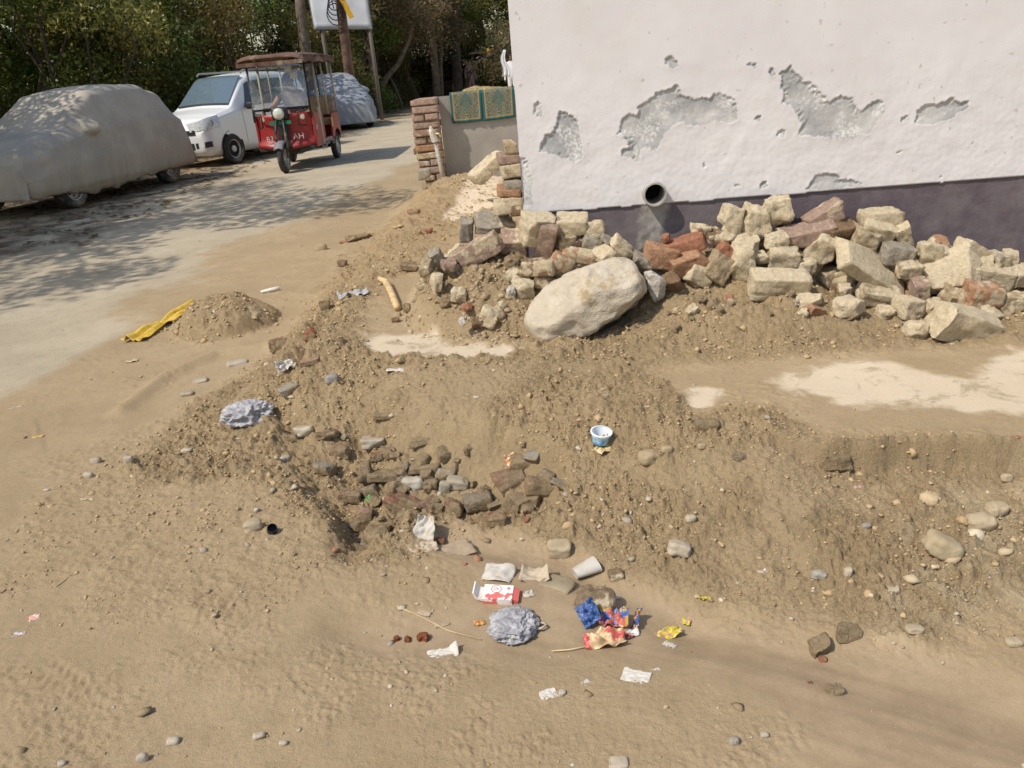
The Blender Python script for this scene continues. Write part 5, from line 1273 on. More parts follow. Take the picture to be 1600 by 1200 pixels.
sheet('foil_packet', 'orange and white snack wrapper standing on the earth', 'wrapper', 803, 694, .072, .055, print_mat('orange snack wrapper', [(.70, .60, .44), (.62, .28, .08), (.46, .10, .07), (.66, .44, .14)], 42, 9.1), yaw=.35, tilt=math.radians(30), crum=.012, lift=.018, seed=30)
sheet('foil_packet', 'pale yellow torn wrapper below the ice cream tub', 'wrapper', 945, 706, .060, .042, print_mat('pale yellow wrapper', [(.62, .50, .26), (.55, .42, .20)], 30, 10), yaw=.5, crum=.010, lift=.008, seed=31, nx=8, ny=8)
sheet('foil_packet', 'bright green scrap of plastic on the rubble', 'wrapper', 580, 790, .026, .036, plain('green plastic', (.03, .36, .07), .35), yaw=.3, tilt=.5, crum=.016, seed=32, nx=8, ny=8, lift=.012)
sheet('foil_packet', 'thin orange scrap at the left of the knotted bag', 'wrapper', 750, 975, .030, .014, print_mat('orange scrap', [(.50, .14, .05), (.60, .36, .10)], 40, 11), yaw=.2, crum=.010, seed=33, nx=8, ny=5)
sheet('paper_scrap', 'pink paper scrap high on the right hand bank', 'paper', 1342, 761, .028, .012, print_mat('pink paper', [(.66, .42, .40), (.55, .25, .24)], 40, 12), yaw=.1, crum=.005, seed=34, nx=6, ny=4)
sheet('paper_scrap', 'pink and white paper scrap left of the grey angular stone', 'paper', 1196, 893, .042, .014, print_mat('pink white paper', [(.72, .60, .56), (.60, .28, .28)], 40, 13), yaw=.05, crum=.006, seed=35, nx=8, ny=4)
sheet('paper_scrap', 'pink trodden scrap at the far left edge', 'paper', 54, 965, .028, .026, print_mat('salmon paper', [(.70, .36, .30), (.72, .56, .48)], 50, 14), yaw=.5, crum=.004, seed=36, nx=7, ny=7)
sheet('paper_scrap', 'white and red trodden scrap below the pink one at far left', 'paper', 30, 991, .036, .016, print_mat('white red paper', [(.66, .64, .62), (.62, .26, .22), (.40, .46, .52)], 50, 15), yaw=.1, crum=.004, seed=37, nx=7, ny=5)
sheet('paper_scrap', 'white bent scrap with threads on the soil berm', 'paper', 447, 578, .085, .055, WHITEP, yaw=.6, tilt=.5, crum=.03, seed=38, freq=2)
sheet('paper_scrap', 'square beige scrap on the berm left of the white bent scrap', 'paper', 418, 570, .032, .026, CUPB, yaw=.2, tilt=.3, crum=.004, seed=39, nx=6, ny=6)
sheet('paper_scrap', 'white flat torn scrap below the bare concrete patch', 'paper', 621, 579, .078, .055, WHITEP, yaw=-.3, crum=.006, seed=40)
sheet('plastic_strip', 'torn grey white plastic rag tangled on the soil berm', 'rag', 552, 462, .17, .07, bag_mat('grey rag', (.42, .42, .42), (.62, .60, .56)), yaw=.25, tilt=.1, crum=.022, seed=41, nx=22, ny=12)
sheet('paper_scrap', 'white flat scrap near the brown brick cube by the road', 'paper', 580, 418, .10, .05, WHITEP, yaw=.1, crum=.008, seed=42)
sheet('paper_scrap', 'thin white scrap at the left of the gully', 'paper', 368, 685, .042, .010, WHITEP, yaw=.05, crum=.003, seed=45, nx=6, ny=3)
sheet('paper_scrap', 'orange dry leaf like scrap on the smooth earth at left', 'paper', 60, 682, .050, .014, print_mat('ochre scrap', [(.58, .38, .12), (.50, .32, .12)], 30, 16), yaw=.2, crum=.006, seed=46, nx=7, ny=4)
sheet('paper_scrap', 'yellowish scrap beside the track at upper left', 'paper', 207, 565, .06, .035, print_mat('cream scrap', [(.60, .46, .26), (.55, .42, .25)], 30, 17), yaw=.3, crum=.010, seed=47, nx=7, ny=6)
sheet('paper_scrap', 'long pale splinter of card at far left', 'paper', 22, 637, .085, .012, CUPB, yaw=.45, crum=.004, seed=48, nx=10, ny=3)
sheet('paper_scrap', 'pale straw scrap on the earth right of the pebble pair', 'paper', 137, 781, .055, .008, CUPB, yaw=-.25, crum=.006, seed=49, nx=10, ny=3)
# yellow cloth
yc = plain('faded yellow cloth', (.62, .42, .06), .85, var=.25, scale=9, dust=.25)
ya, yb = ground_at(212, 531), ground_at(312, 472)
sheet('yellow_cloth', 'yellow cloth strip lying against the sand heap by the road', 'cloth', 262, 503, float(np.hypot(*(yb - ya)[:2])), .15, yc, yaw=math.atan2(yb[1] - ya[1], yb[0] - ya[0]), crum=.03, seed=50, nx=44, ny=14, freq=2.4, thick=.002, outline=lambda u, v: (1, 1 - .4 * math.sin((u + .5) * 3.14) * .8))
# black cap, sticks, straws
P = ground_at(425, 830)
cp = empty('bottle_cap', tuple(P)); cp.rotation_euler = (math.radians(38), 0, math.radians(30))
tag(cp, 'small open black plastic cap beside the pale angular stone', 'cap')
BLK = plain('black plastic', (.022, .022, .022), .4, dust=.1)
MB().lathe([(0, 0), (.015, 0), (.016, .002), (.016, .024), (.0145, .024), (.0142, .003), (0, .003)], (0, 0, .002), n=24).build('cap_shell', BLK, cp, smooth=False)
MB().lathe([(.0162, .004), (.0172, .005), (.0172, .008), (.0162, .009)], (0, 0, .002), n=24).build('cap_ring', BLK, cp)
def stick(name, label, pts, rads, mat, z=.008, n=8):
    Q = [ground_at(a_, b_) for a_, b_ in pts]
    b0 = empty(name, tuple(Q[0])); bpy.context.view_layer.update()
    o = MB().tube([(q[0], q[1], q[2] + z) for q in Q], rads, n).build(name, mat, smooth=True)
    bpy.data.objects.remove(b0)
    return tag(o, label, 'stick')
WOOD = plain('bare pale wood', (.56, .40, .21), .75, var=.25, scale=30, bump=.002)
stick('stick', 'bare crooked wooden stick lying on the platform edge', [(593, 438), (604, 446), (612, 462), (622, 487)], [.014, .021, .019, .020], WOOD, .02)
stick('stick', 'short white stick on the earth right of the sand heap', [(408, 459), (424, 456), (438, 453)], [.008, .015, .013], plain('peeled white wood', (.70, .66, .58), .7), .014)
STRAW = plain('dry straw', (.56, .44, .25), .8, var=.2)
stick('straw', 'long straw bending over the left of the puddle', [(620, 949), (660, 966), (700, 987), (752, 1001)], .0016, STRAW, .004, 5)
stick('straw', 'pale straw sticking out from under the red and cream packet', [(862, 1020), (890, 1018), (930, 1010)], .002, STRAW, .006, 5)
stick('straw', 'faint twig pressed in the earth at left', [(86, 918), (100, 908), (111, 899)], .0018, STRAW, .002, 5)
stick('twig', 'short dark twig at the left edge', [(2, 928), (10, 922)], .002, plain('dark twig', (.16, .12, .08), .8), .003, 5)
# brown rotten lumps at the puddle
for (px, py, s_, lb) in ((621, 1000, .014, 'leftmost of three rusty brown lumps in the puddle'), (637, 1001, .013, 'middle one of three rusty brown lumps in the puddle'), (661, 999, .020, 'rightmost and biggest of three rusty brown lumps in the puddle')):
    P = ground_at(px, py)
    o = chunk('rotten_fruit', lb, 'rotten fruit', P + np.array([0, 0, s_ * .3]), (s_ * 1.6, s_ * 1.3, s_ * 1.3), (.27, .10, .05), .15, rnd=.8, rough=.12, cuts=1, N=9)
P = ground_at(932, 948)
chunk('mud_lump', 'cracked mud lump pressing on the plain blue packet', 'mud lump', P + np.array([0, .01, .012]), (.11, .085, .06), (.29, .215, .135), .5, yaw=-.2, rnd=.7, rough=.10, cuts=1, N=16)
P = ground_at(870, 915)
chunk('stone', 'flat grey mud covered stone between the cups and the puddle', 'stone', P, (.10, .08, .025), (.28, .235, .165), .3, yaw=-.5, rnd=.5, rough=.06, N=9, mat=MAT_STONE)

# ------------------------------------------------------------------ vehicles
def smoothstep_interp(xs, ys, x):
    """monotone smooth interpolation through (xs, ys)"""
    xs = np.asarray(xs, float); ys = np.asarray(ys, float); x = np.clip(x, xs[0], xs[-1])
    d = np.gradient(ys, xs)
    i = np.clip(np.searchsorted(xs, x) - 1, 0, len(xs) - 2)
    h = xs[i + 1] - xs[i]; t = (x - xs[i]) / h
    return ys[i] * (2 * t**3 - 3 * t**2 + 1) + d[i] * h * (t**3 - 2 * t**2 + t) + ys[i + 1] * (-2 * t**3 + 3 * t**2) + d[i + 1] * h * (t**3 - t**2)
class Body:
    """a car body as a loft; x runs from the nose (0) to the tail (L); t from sill (0) over belt (.5) to roof centre (1)"""
    def __init__(s, L, st): s.L = L; s.st = np.array(st, float)     # rows: x, zbottom, zbelt, ztop, w_low, w_belt, w_top
    def pt(s, x, t, off=0.0):
        c = [np.interp(x, s.st[:, 0], s.st[:, k]) for k in range(1, 7)]
        zb, zbelt, zt, wl, wb, wt = c
        zz = [zb, zb + 0.10, zb + (zbelt - zb) * .55, zbelt, zbelt + (zt - zbelt) * .86, zt - (zt - zbelt) * .03, zt + 0.012, zt + 0.022]
        yy = [wl * .93, wl, wl * 1.01, wb, wt + (wb - wt) * .10, wt * .90, wt * .5, 0]
        tt = [0, .08, .27, .5, .80, .88, .94, 1]
        return np.interp(t, tt, yy), np.interp(t, tt, zz)
    def mesh(s, nx=60, nt=26, disp=None):
        V = []; xs = np.linspace(0, s.L, nx + 1); ts = np.concatenate([np.linspace(0, 1, nt + 1)])
        for x in xs:
            row = [(x, *s.pt(x, t)) for t in ts]
            V += [(p[0], p[1], p[2]) for p in row] + [(p[0], -p[1], p[2]) for p in row[::-1][1:]]
        k = 2 * nt + 1
        F = [(i * k + j, i * k + j + 1, (i + 1) * k + j + 1, (i + 1) * k + j) for i in range(nx) for j in range(k - 1)]
        V = np.array(V)
        F.append(tuple(range(k - 1, -1, -1))); F.append(tuple(nx * k + j for j in range(k)))
        F += [((i + 1) * k, (i + 1) * k + k - 1, i * k + k - 1, i * k) for i in range(nx)]
        return V, F
def wheel(parent, name, c, r, w, tyre, rim, sgn=1, spokes=8):
    wh = bpy.data.objects.new(name, None); link(wh, parent); wh.location = c; wh.empty_display_size = .1
    h = w / 2
    MB().lathe([(r * .62, -h * .9), (r * .78, -h), (r * .94, -h * .85), (r, -h * .5), (r, h * .5), (r * .94, h * .85), (r * .78, h), (r * .62, h * .9), (r * .60, h * .4)], axis='Y', n=28).build('tyre', tyre, wh, smooth=True)
    m = MB().lathe([(r * .63, h * .85 * sgn), (r * .58, h * .80 * sgn), (r * .52, h * .45 * sgn), (r * .25, h * .5 * sgn), (r * .2, h * .75 * sgn), (0.001, h * .78 * sgn)], axis='Y', n=28)
    m.build('rim', rim, wh, smooth=False)
    d = MB()
    for k in range(spokes):
        a_ = 6.2832 * k / spokes
        d.lathe([(0.0, h * .56 * sgn), (r * .055, h * .56 * sgn)], (r * .40 * math.cos(a_), 0, r * .40 * math.sin(a_)), axis='Y', n=8)
    d.build('rim_hole_shade', MAT_DARK, wh)  # black dots on the solid rim paint the shade of its holes
    return wh
TYRE_M = plain('dusty tyre rubber', (.035, .033, .031), .85, var=.3, dust=.3)
RIM_M = plain('steel rim', (.42, .41, .39), .4, metal=.6, dust=.2)
def glass_mat(name, tint=(.02, .025, .028), rough=.06):
    t = NT(name)
    return t.done(tint, rough, None, spec=.9)
def tglass(name):
    t = NT(name)
    gl = t.n('ShaderNodeBsdfGlossy'); gl.inputs['Roughness'].default_value = .05; gl.inputs['Color'].default_value = (.9, .95, 1, 1)
    tr = t.n('ShaderNodeBsdfTransparent'); tr.inputs[0].default_value = (.82, .86, .86, 1)
    fr = t.n('ShaderNodeFresnel'); fr.inputs[0].default_value = 1.5
    df = t.n('ShaderNodeBsdfDiffuse'); df.inputs[0].default_value = (.55, .52, .47, 1)
    ms = t.n('ShaderNodeMixShader'); t.l(t.math('ADD', fr.outputs[0], .10), ms.inputs[0]); t.l(tr.outputs[0], ms.inputs[1]); t.l(gl.outputs[0], ms.inputs[2])
    m2 = t.n('ShaderNodeMixShader'); t.l(t.ramp(t.noise(4, 5, .6), .42, .7, .08, .42), m2.inputs[0]); t.l(ms.outputs[0], m2.inputs[1]); t.l(df.outputs[0], m2.inputs[2])
    t.l(m2.outputs[0], t.out.inputs[0]); return t.m
GLASS_D = glass_mat('dark car glass')
def place(o, x, y, ang, s=1.0, z=0.0):
    o.location = (x, y, z); o.rotation_euler = (0, 0, ang); o.scale = (s, s, s)

# -- white hatchback (local x forward: nose at +L/2)
def white_car():
    L = 3.55
    root = empty('hatchback_car'); tag(root, 'white tall hatchback car parked between the two covered cars', 'car')
    B = Body(L, [ # x, zb, zbelt, ztop, wl, wb, wt
        (0.00, .30, .62, .66, .58, .60, .50), (0.06, .24, .70, .76, .66, .66, .58), (0.16, .21, .78, .86, .71, .70, .64), (0.45, .20, .88, .95, .735, .72, .66),
        (0.82, .20, .94, 1.02, .74, .73, .66), (0.90, .20, .95, 1.06, .74, .73, .66), (1.20, .20, .96, 1.32, .74, .73, .61), (1.45, .20, .97, 1.53, .74, .73, .57), (1.62, .20, .97, 1.60, .74, .73, .565),
        (2.2, .20, .98, 1.64, .74, .73, .565), (2.9, .20, .99, 1.62, .74, .73, .56), (3.3, .21, 1.0, 1.57, .73, .72, .55), (3.45, .24, 1.0, 1.45, .71, .71, .56), (3.53, .28, .98, 1.15, .69, .69, .60), (3.55, .34, .85, .92, .66, .66, .58)])
    def X(x): return L / 2 - x
    V, F = B.mesh(90, 26); V[:, 0] = L / 2 - V[:, 0]
    t = NT('white car paint')
    s = t.n('ShaderNodeSeparateXYZ'); t.l(t.co.outputs['Object'], s.inputs[0])
    grime = t.math('MULTIPLY', t.ramp(s.outputs[2], .55, .2), t.ramp(t.noise(5, 5, .6), .3, .7))
    paint = t.done(t.mix(t.ramp(grime, 0, 1, 0.02, .55), (.80, .80, .79), (.44, .37, .27)), .28, None, spec=.5, Coat_Weight=.5)
    np_mesh('body', V, F, paint, root, smooth=True)
    def side_patch(x0, x1, t0, t1, name, mat, sl=0.0, sr=0.0, off=.006, par=root):
        for sg_ in (1, -1):
            def fn(u, v):
                x = x0 + (x1 - x0) * u + (sl * (1 - u) + sr * u) * v
                y, z = B.pt(x, t0 + (t1 - t0) * v)
                return (X(x), sg_ * (y + off), z)
            MB().grid(fn, 8, 6).build(name, mat, par, smooth=True)
    side_patch(1.22, 1.98, .525, .775, 'window', GLASS_D, sl=.28)
    side_patch(2.04, 2.80, .525, .775, 'window', GLASS_D)
    side_patch(2.88, 3.22, .54, .765, 'window', GLASS_D, sr=-.10)
    blk = plain('black trim', (.02, .02, .02), .5)
    side_patch(1.99, 2.03, .525, .775, 'pillar_trim', blk)
    for dx, nm in ((1.12, 'front'), (2.02, 'mid'), (2.84, 'rear')):
        side_patch(dx, dx + .008, .12, .52, 'door_seam', plain('panel gap', (.10, .10, .10), .8), off=.003)
    def ws(u, v):
        x = .93 + (1.56 - .93) * v; y, z = B.pt(x, 1.0); wt = np.interp(x, B.st[:, 0], B.st[:, 6])
        yy = (u - .5) * 2 * wt * .93
        return (X(x) + .004, yy, np.interp(x, B.st[:, 0], B.st[:, 3]) + .030 - .02 * (2 * u - 1) ** 2)
    MB().grid(ws, 14, 10).build('windscreen', glass_mat('windscreen glass', (.10, .14, .17), .04), root, smooth=True)
    def cowl(u, v): a_ = ws(u, -.04 + .05 * v); return (a_[0] + .004, a_[1], a_[2] + .003)
    MB().grid(cowl, 12, 2).build('wiper_cowl', blk, root)
    lamp = plain('headlamp glass', (.60, .62, .62), .12, spec=.8, var=.3, scale=40)
    for sg_ in (1, -1):
        def hl(u, v):
            x = np.interp(u, [0, .25, .5, .75, 1], [-.012, .0, .055, .15, .42]); y = np.interp(u, [0, .25, .5, .75, 1], [.36, .56, .675, .725, .752]) - .05 * v * v
            return (X(x), sg_ * y, .66 + (.15 + .06 * u) * v + .05 * u)
        h_ = MB().grid(hl, 10, 5).build('headlight', lamp, root, smooth=True)
        MB().lathe([(0, 0), (.05, .0), (.055, .012)], (X(.17), sg_ * .733, .79), axis='Y', n=16).build('lamp_bowl', RIM_M, h_)
        def fg(u, v):
            x = np.interp(u, [0, .5, 1], [-.012, .03, .12]); y = np.interp(u, [0, .5, 1], [.44, .64, .725])
            return (X(x), sg_ * y, .36 + .10 * v + .02 * u)
        m = MB().grid(fg, 8, 3); m.build('fog_lamp_recess', blk, root)
        m = MB().box((X(1.28), sg_ * .83, 1.02), (.10, .15, .13), bev=.03); mr = m.build('door_mirror', blk, root, smooth=True)
        MB().tube([(X(2.0), sg_ * .75, .86), (X(2.02), sg_ * .775, .87), (X(2.16), sg_ * .775, .87), (X(2.18), sg_ * .75, .86)], .012, 6).build('door_handle', paint, root)
        MB().tube([(X(1.55), sg_ * .54, 1.63), (X(1.62), sg_ * .54, 1.675), (X(3.1), sg_ * .54, 1.68), (X(3.2), sg_ * .54, 1.62)], .018, 6).build('roof_rail', plain('grey rail', (.25, .25, .25), .5), root)
        MB().lathe([(0, 0), (.325, 0)], (X(.66), sg_ * .743, .30), axis='Y', n=26).build('arch_shade_disc', MAT_DARK, root)  # flat black disc on the body paints the shade of the wheel well
        MB().lathe([(0, 0), (.325, 0)], (X(2.98), sg_ * .745, .30), axis='Y', n=26).build('arch_shade_disc', MAT_DARK, root)  # same painted shade at the rear wheel
    for wx in (.66, 2.98):
        for sg_ in (1, -1):
            wheel(root, 'wheel', (X(wx), sg_ * .70, .28), .28, .16, TYRE_M, RIM_M, sg_)
    def gr(u, v): y = (u - .5) * .95; return (X(-.012 + .004 * (2 * u - 1) ** 2), y, .60 + .09 * v)
    MB().grid(gr, 10, 2).build('grille', blk, root)
    def lg(u, v): y = (u - .5) * .80; return (X(-.012 + .004 * (2 * u - 1) ** 2), y, .34 + .12 * v)
    MB().grid(lg, 10, 2).build('lower_grille', blk, root)
    return root
wc = white_car(); place(wc, -5.22, 17.3, math.radians(-112))

# -- a car under a cloth cover
def covered_car(L, Wd, Ht, col, seed, patch=False, hem=.20):
    B = Body(L, [(0.0, hem + .05, .60, .66, .62 * Wd, .55 * Wd, .45 * Wd), (.10, hem, .68, .80, .74 * Wd, .66 * Wd, .58 * Wd), (.5, hem, .82, .95, .80 * Wd, .74 * Wd, .62 * Wd), (.95, hem, .90, 1.04, .81 * Wd, .76 * Wd, .62 * Wd),
        (1.3, hem, .95, 1.28, .81 * Wd, .77 * Wd, .58 * Wd), (1.65, hem, .98, Ht - .06, .81 * Wd, .77 * Wd, .55 * Wd), (2.2, hem, 1.0, Ht, .81 * Wd, .77 * Wd, .55 * Wd), (L - .75, hem, 1.0, Ht - .02, .81 * Wd, .77 * Wd, .55 * Wd),
        (L - .35, hem, 1.0, Ht - .16, .80 * Wd, .75 * Wd, .54 * Wd), (L - .12, hem, .95, Ht - .50, .77 * Wd, .72 * Wd, .55 * Wd), (L, hem + .04, .75, .85, .70 * Wd, .64 * Wd, .5 * Wd)])
    V, F = B.mesh(130, 44)
    x, y, z = V[:, 0].copy(), V[:, 1].copy(), V[:, 2].copy()
    lowf = ss(1.0, .25, z)
    # soften the silhouette and hang folds from the shoulders down
    u = x * 1.0 + np.abs(y) * 0.25
    fold = lowf * (0.05 * pn(u * 3.5 + seed, z * .9, seed) + 0.05 * (0.35 - np.abs(pn(u * 8, z * 1.3 + seed, seed + 1))) + 0.02 * (0.3 - np.abs(pn(u * 19, z * 2 + seed, seed + 7)))) + (1 - lowf) * .010 * pn(x * 3, y * 3, seed + 2)
    nx_ = np.where(x < .12, -1, np.where(x > L - .15, 1, 0))
    V[:, 1] += np.sign(y) * fold * (np.abs(y) > .2)
    V[:, 0] += nx_ * fold
    V[:, 2] += np.where(z < hem + .02, 0.07 * pn(u * 1.6, seed + .5 + 0 * u, seed + 4) + .04 * pn(u * 6, seed + .7 + 0 * u, seed + 5), 0)
    V[:, 2] += (1 - lowf) * (.006 * pn(x * 8, y * 8, seed + 6) + .022 * (0.3 - np.abs(pn(x * 2.2 + y * 1.4, y * 1.1 - x * .6, seed + 8))))
    # door mirrors and lamps press through the cloth
    for sg_ in (1, -1):
        r = np.sqrt(((x - 1.28) / .15) ** 2 + ((z - 1.02) / .12) ** 2) ; V[:, 1] += sg_ * .16 * np.clip(1 - r * r, 0, 1) ** .7 * (np.sign(y) == sg_)
        r = np.sqrt(((x - .25) / .22) ** 2 + ((z - .72) / .10) ** 2); V[:, 1] += sg_ * .03 * np.clip(1 - r * r, 0, 1) * (np.sign(y) == sg_)
    F = F[:-132 - 0] if False else F
    k = 2 * 44 + 1
    F = [f for f in F if len(f) == 4 and not (abs(f[0] - f[1]) == k - 1)]
    V[:, 0] = L / 2 - V[:, 0]
    # sew the open ends down to the hem
    base = len(V); V = [tuple(v) for v in V]
    for end, sgx in ((0, 1), (130, -1)):
        i0 = end * k; ring_ = [V[i0 + j] for j in range(k)]
        b_ = len(V)
        rows = 14
        for r_ in range(1, rows + 1):
            q = r_ / rows
            for j, p in enumerate(ring_):
                zz = p[2] * (1 - q) + (hem + .03) * q if p[2] > hem + .03 else p[2]
                V.append((p[0] + sgx * (.06 * math.sin(q * 1.6) + .012 * math.sin(j * .31 + q * 2)), p[1] * (1 + .04 * q), zz))
        prev = [i0 + j for j in range(k)]
        for r_ in range(rows):
            cur = [b_ + r_ * k + j for j in range(k)]
            F += [(prev[j], prev[j + 1], cur[j + 1], cur[j]) for j in range(k - 1)]
            prev = cur
    t = NT('car cover cloth %d' % seed)
    n = t.noise(2.2, 5, .6); n2 = t.noise(16, 5, .6)
    c = t.mix(t.ramp(n, .35, .65), tuple(q * .88 for q in col), tuple(q * 1.10 for q in col)); c = t.mix(t.ramp(n2, .5, .75, 0, .3), c, tuple(q * .75 for q in col))
    if patch:
        s = t.n('ShaderNodeSeparateXYZ'); t.l(t.co.outputs['Object'], s.inputs[0])
        c = t.mix(t.math('MULTIPLY', t.ramp(s.outputs[2], .80, .3, 0, .5), t.ramp(n, .3, .6)), c, (.40, .31, .21))
    mat = t.done(c, .7, t.bump(n2, .01, .5), spec=.3)
    return V, F, mat
def cover_thing(name, label, V, F, mat, L, hem, Wd):
    root = empty(name); tag(root, label, 'covered car')
    o = MB().add(V, F).build('cover', mat, root, smooth=True, thick=.004)
    for wx in (.68, L - .70):
        for sg_ in (1, -1): wheel(root, 'wheel', (L / 2 - wx, sg_ * .64 * Wd, .28), .28, .17, TYRE_M, RIM_M, sg_)
    MB().box((0, 0, .32), (L - .7, 1.2 * Wd, .16), bev=.05).build('underbody', MAT_DARK, root)
    return root
V, F, mt = covered_car(3.65, 1.04, 1.56, (.44, .385, .315), 5, True)
cc = cover_thing('covered_car', 'car under a dusty beige grey cover at the left edge', V, F, mt, 3.65, .2, 1.06)
place(cc, -6.22, 12.5, math.radians(-103))
V, F, mt = covered_car(3.5, 1.0, 1.52, (.27, .28, .30), 9, False, .12)
cc2 = cover_thing('covered_car', 'car under a blue grey cover behind the rickshaw', V, F, mt, 3.5, .12, 1.0)
place(cc2, -4.45, 25.2, math.radians(-70))

# -- people (one skinned figure each)
def figure(name, label, joints, edges, mats_, parent_loc, ang, scale=1.0, sub=2):
    """joints: name -> (x, y, z, radius); mats_: function (z, joint-free position) -> material index"""
    me = bpy.data.meshes.new(name); ks = list(joints)
    me.from_pydata([joints[k][:3] for k in ks], [(ks.index(a_), ks.index(b_)) for a_, b_ in edges], [])
    o = bpy.data.objects.new(name, me); link(o)
    md = o.modifiers.new('skin', 'SKIN'); md.use_smooth_shade = True
    for i, k in enumerate(ks):
        sv = me.skin_vertices[0].data[i]; r = joints[k][3]; sv.radius = (r, r); sv.use_root = (k == 'pelvis')
    sb = o.modifiers.new('sub', 'SUBSURF'); sb.levels = sub; sb.render_levels = sub
    o.location = parent_loc; o.rotation_euler = (0, 0, ang); o.scale = (scale,) * 3
    return o
def cloth_zones(name, zones, skin=(.26, .145, .09)):
    t = NT(name); s = t.n('ShaderNodeSeparateXYZ'); t.l(t.co.outputs['Object'], s.inputs[0])
    c = skin
    for axis, lo, hi, col in zones:
        f = t.math('MULTIPLY', t.ramp(s.outputs[axis], lo - .004, lo + .004), t.ramp(s.outputs[axis], hi + .004, hi - .004))
        c = t.mix(f, c, col)
    return t.done(c, .8, t.bump(t.noise(30, 4), .004), spec=.2)

# -- battery rickshaw
def rickshaw():
    root = empty('rickshaw'); tag(root, 'red three wheeled battery rickshaw driving down the road', 'rickshaw')
    RED_P = plain('faded red paint', (.30, .024, .022), .45, var=.2, scale=6, dust=.18, spec=.5)
    BLK = plain('black steel', (.03, .028, .027), .5, dust=.2)
    TUBE = plain('scuffed cream tube', (.46, .40, .32), .5, dust=.3)
    ROOF = plain('rusty brown canopy', (.13, .068, .046), .8, var=.25, scale=5, dust=.25, bump=.01)
    TAN_ = plain('tan seat', (.40, .30, .19), .8)
    # running gear
    for sg_ in (1, -1): wheel(root, 'rear_wheel', (-.78, sg_ * .42, .235), .235, .10, TYRE_M, RIM_M, sg_)
    fwh = wheel(root, 'front_wheel', (1.12, 0, .235), .235, .095, TYRE_M, RIM_M, 1)
    fk = MB()
    for sg_ in (1, -1): fk.tube([(1.12, sg_ * .075, .235), (1.06, sg_ * .08, .62), (.98, sg_ * .05, .84)], .022, 8)
    fk.tube([(.98, 0, .80), (.93, 0, .98)], .03, 8); fk.build('fork', BLK, root, smooth=True)
    def mg(u, v): a_ = math.radians(38 + 80 * u); r_ = .275; y = (v - .5) * .15; return (1.12 + r_ * math.cos(a_), y, .235 + r_ * math.sin(a_) - .03 * (2 * v - 1) ** 2)
    MB().grid(mg, 14, 6).build('mudguard', plain('grey mudguard', (.20, .19, .20), .5, dust=.2), root, smooth=True, thick=.006)
    MB().box((-.14, 0, .36), (1.95, .92, .05)).build('floor', BLK, root)
    MB().box((-.2, 0, .29), (1.6, .30, .10)).tube([(-.78, -.4, .235), (-.78, .4, .235)], .03, 8).build('chassis', BLK, root)
    # front apron
    def ap(sg_):
        def fn(u, v):
            y = sg_ * (.09 + .40 * u); x = .86 - .16 * u * u - .05 * v * (1 - v) * 2 + (.06 if v < .2 else 0)
            z = .40 + .50 * v - .16 * u * (1 - v) * 0
            return (x, y, z + .10 * (1 - v) * (1 - u) * -.6)
        return fn
    for sg_ in (1, -1): MB().grid(ap(sg_), 10, 10).build('front_apron', RED_P, root, smooth=True, thick=.02)
    MB().box((.80, 0, .62), (.10, .22, .52), bev=.03).build('steering_column_cover', BLK, root)
    hp = MB().box((.90, 0, .91), (.16, .26, .20), bev=.05).build('headlight_cowl', BLK, root, smooth=True)
    hl = MB().lathe([(0, .05), (.06, .042), (.088, .02), (.092, 0), (.085, -.03)], (.98, .0, .91), axis='X', n=24).build('headlight', plain('lamp glass', (.62, .62, .52), .15, spec=.8), root, smooth=True)
    MB().box((.965, 0, .775), (.02, .36, .055)).build('green_band', plain('green band', (.02, .17, .09), .5), root)
    for sg_ in (1, -1):
        MB().lathe([(0, .02), (.035, .018), (.045, 0)], (.80, sg_ * .33, .835), axis='X', n=16).build('side_lamp', plain('amber lamp', (.50, .46, .36), .3), root)
        MB().tube([(.80, sg_ * .44, .95), (.90, sg_ * .42, .93), (.95, sg_ * .30, .92), (.95, sg_ * .30, .72), (.86, sg_ * .40, .70)], .014, 8).build('guard_bar', BLK, root, smooth=True)
    # text and emblem on the apron
    def lettering(body, size, loc, rot, mat, nm):
        cu = bpy.data.curves.new(nm, 'FONT'); cu.body = body; cu.size = size; cu.align_x = 'CENTER'; cu.extrude = .001
        tmp = bpy.data.objects.new(nm, cu); link(tmp); bpy.context.view_layer.update()
        me = bpy.data.meshes.new_from_object(tmp.evaluated_get(bpy.context.evaluated_depsgraph_get())); bpy.data.objects.remove(tmp)
        me.materials.clear(); me.materials.append(mat); o = bpy.data.objects.new(nm, me); link(o, root); o.location = loc; o.rotation_euler = rot; return o
    WH = plain('white paint', (.50, .47, .43), .6)
    lettering('AH', .13, (.895, .24, .50), (math.radians(90), 0, math.radians(97)), WH, 'apron_lettering')
    lettering('B3', .12, (.895, -.24, .49), (math.radians(90), 0, math.radians(83)), WH, 'apron_lettering')
    em = MB().prism([(-.05, -.05), (.05, -.05), (.06, .05), (.025, .0), (0, .055), (-.025, .0), (-.06, .05)], .004, 'X').build('crown_emblem', WH, root)
    em.location = (.66, .475, .66); em.rotation_euler = (0, 0, math.radians(60))
    lettering('it is Jo', .15, (.30, .50, .26), (math.radians(90), 0, math.radians(180)), WH, 'side_lettering')
    lettering('CO', .11, (-.36, .50, .30), (math.radians(90), 0, math.radians(180)), WH, 'side_lettering')
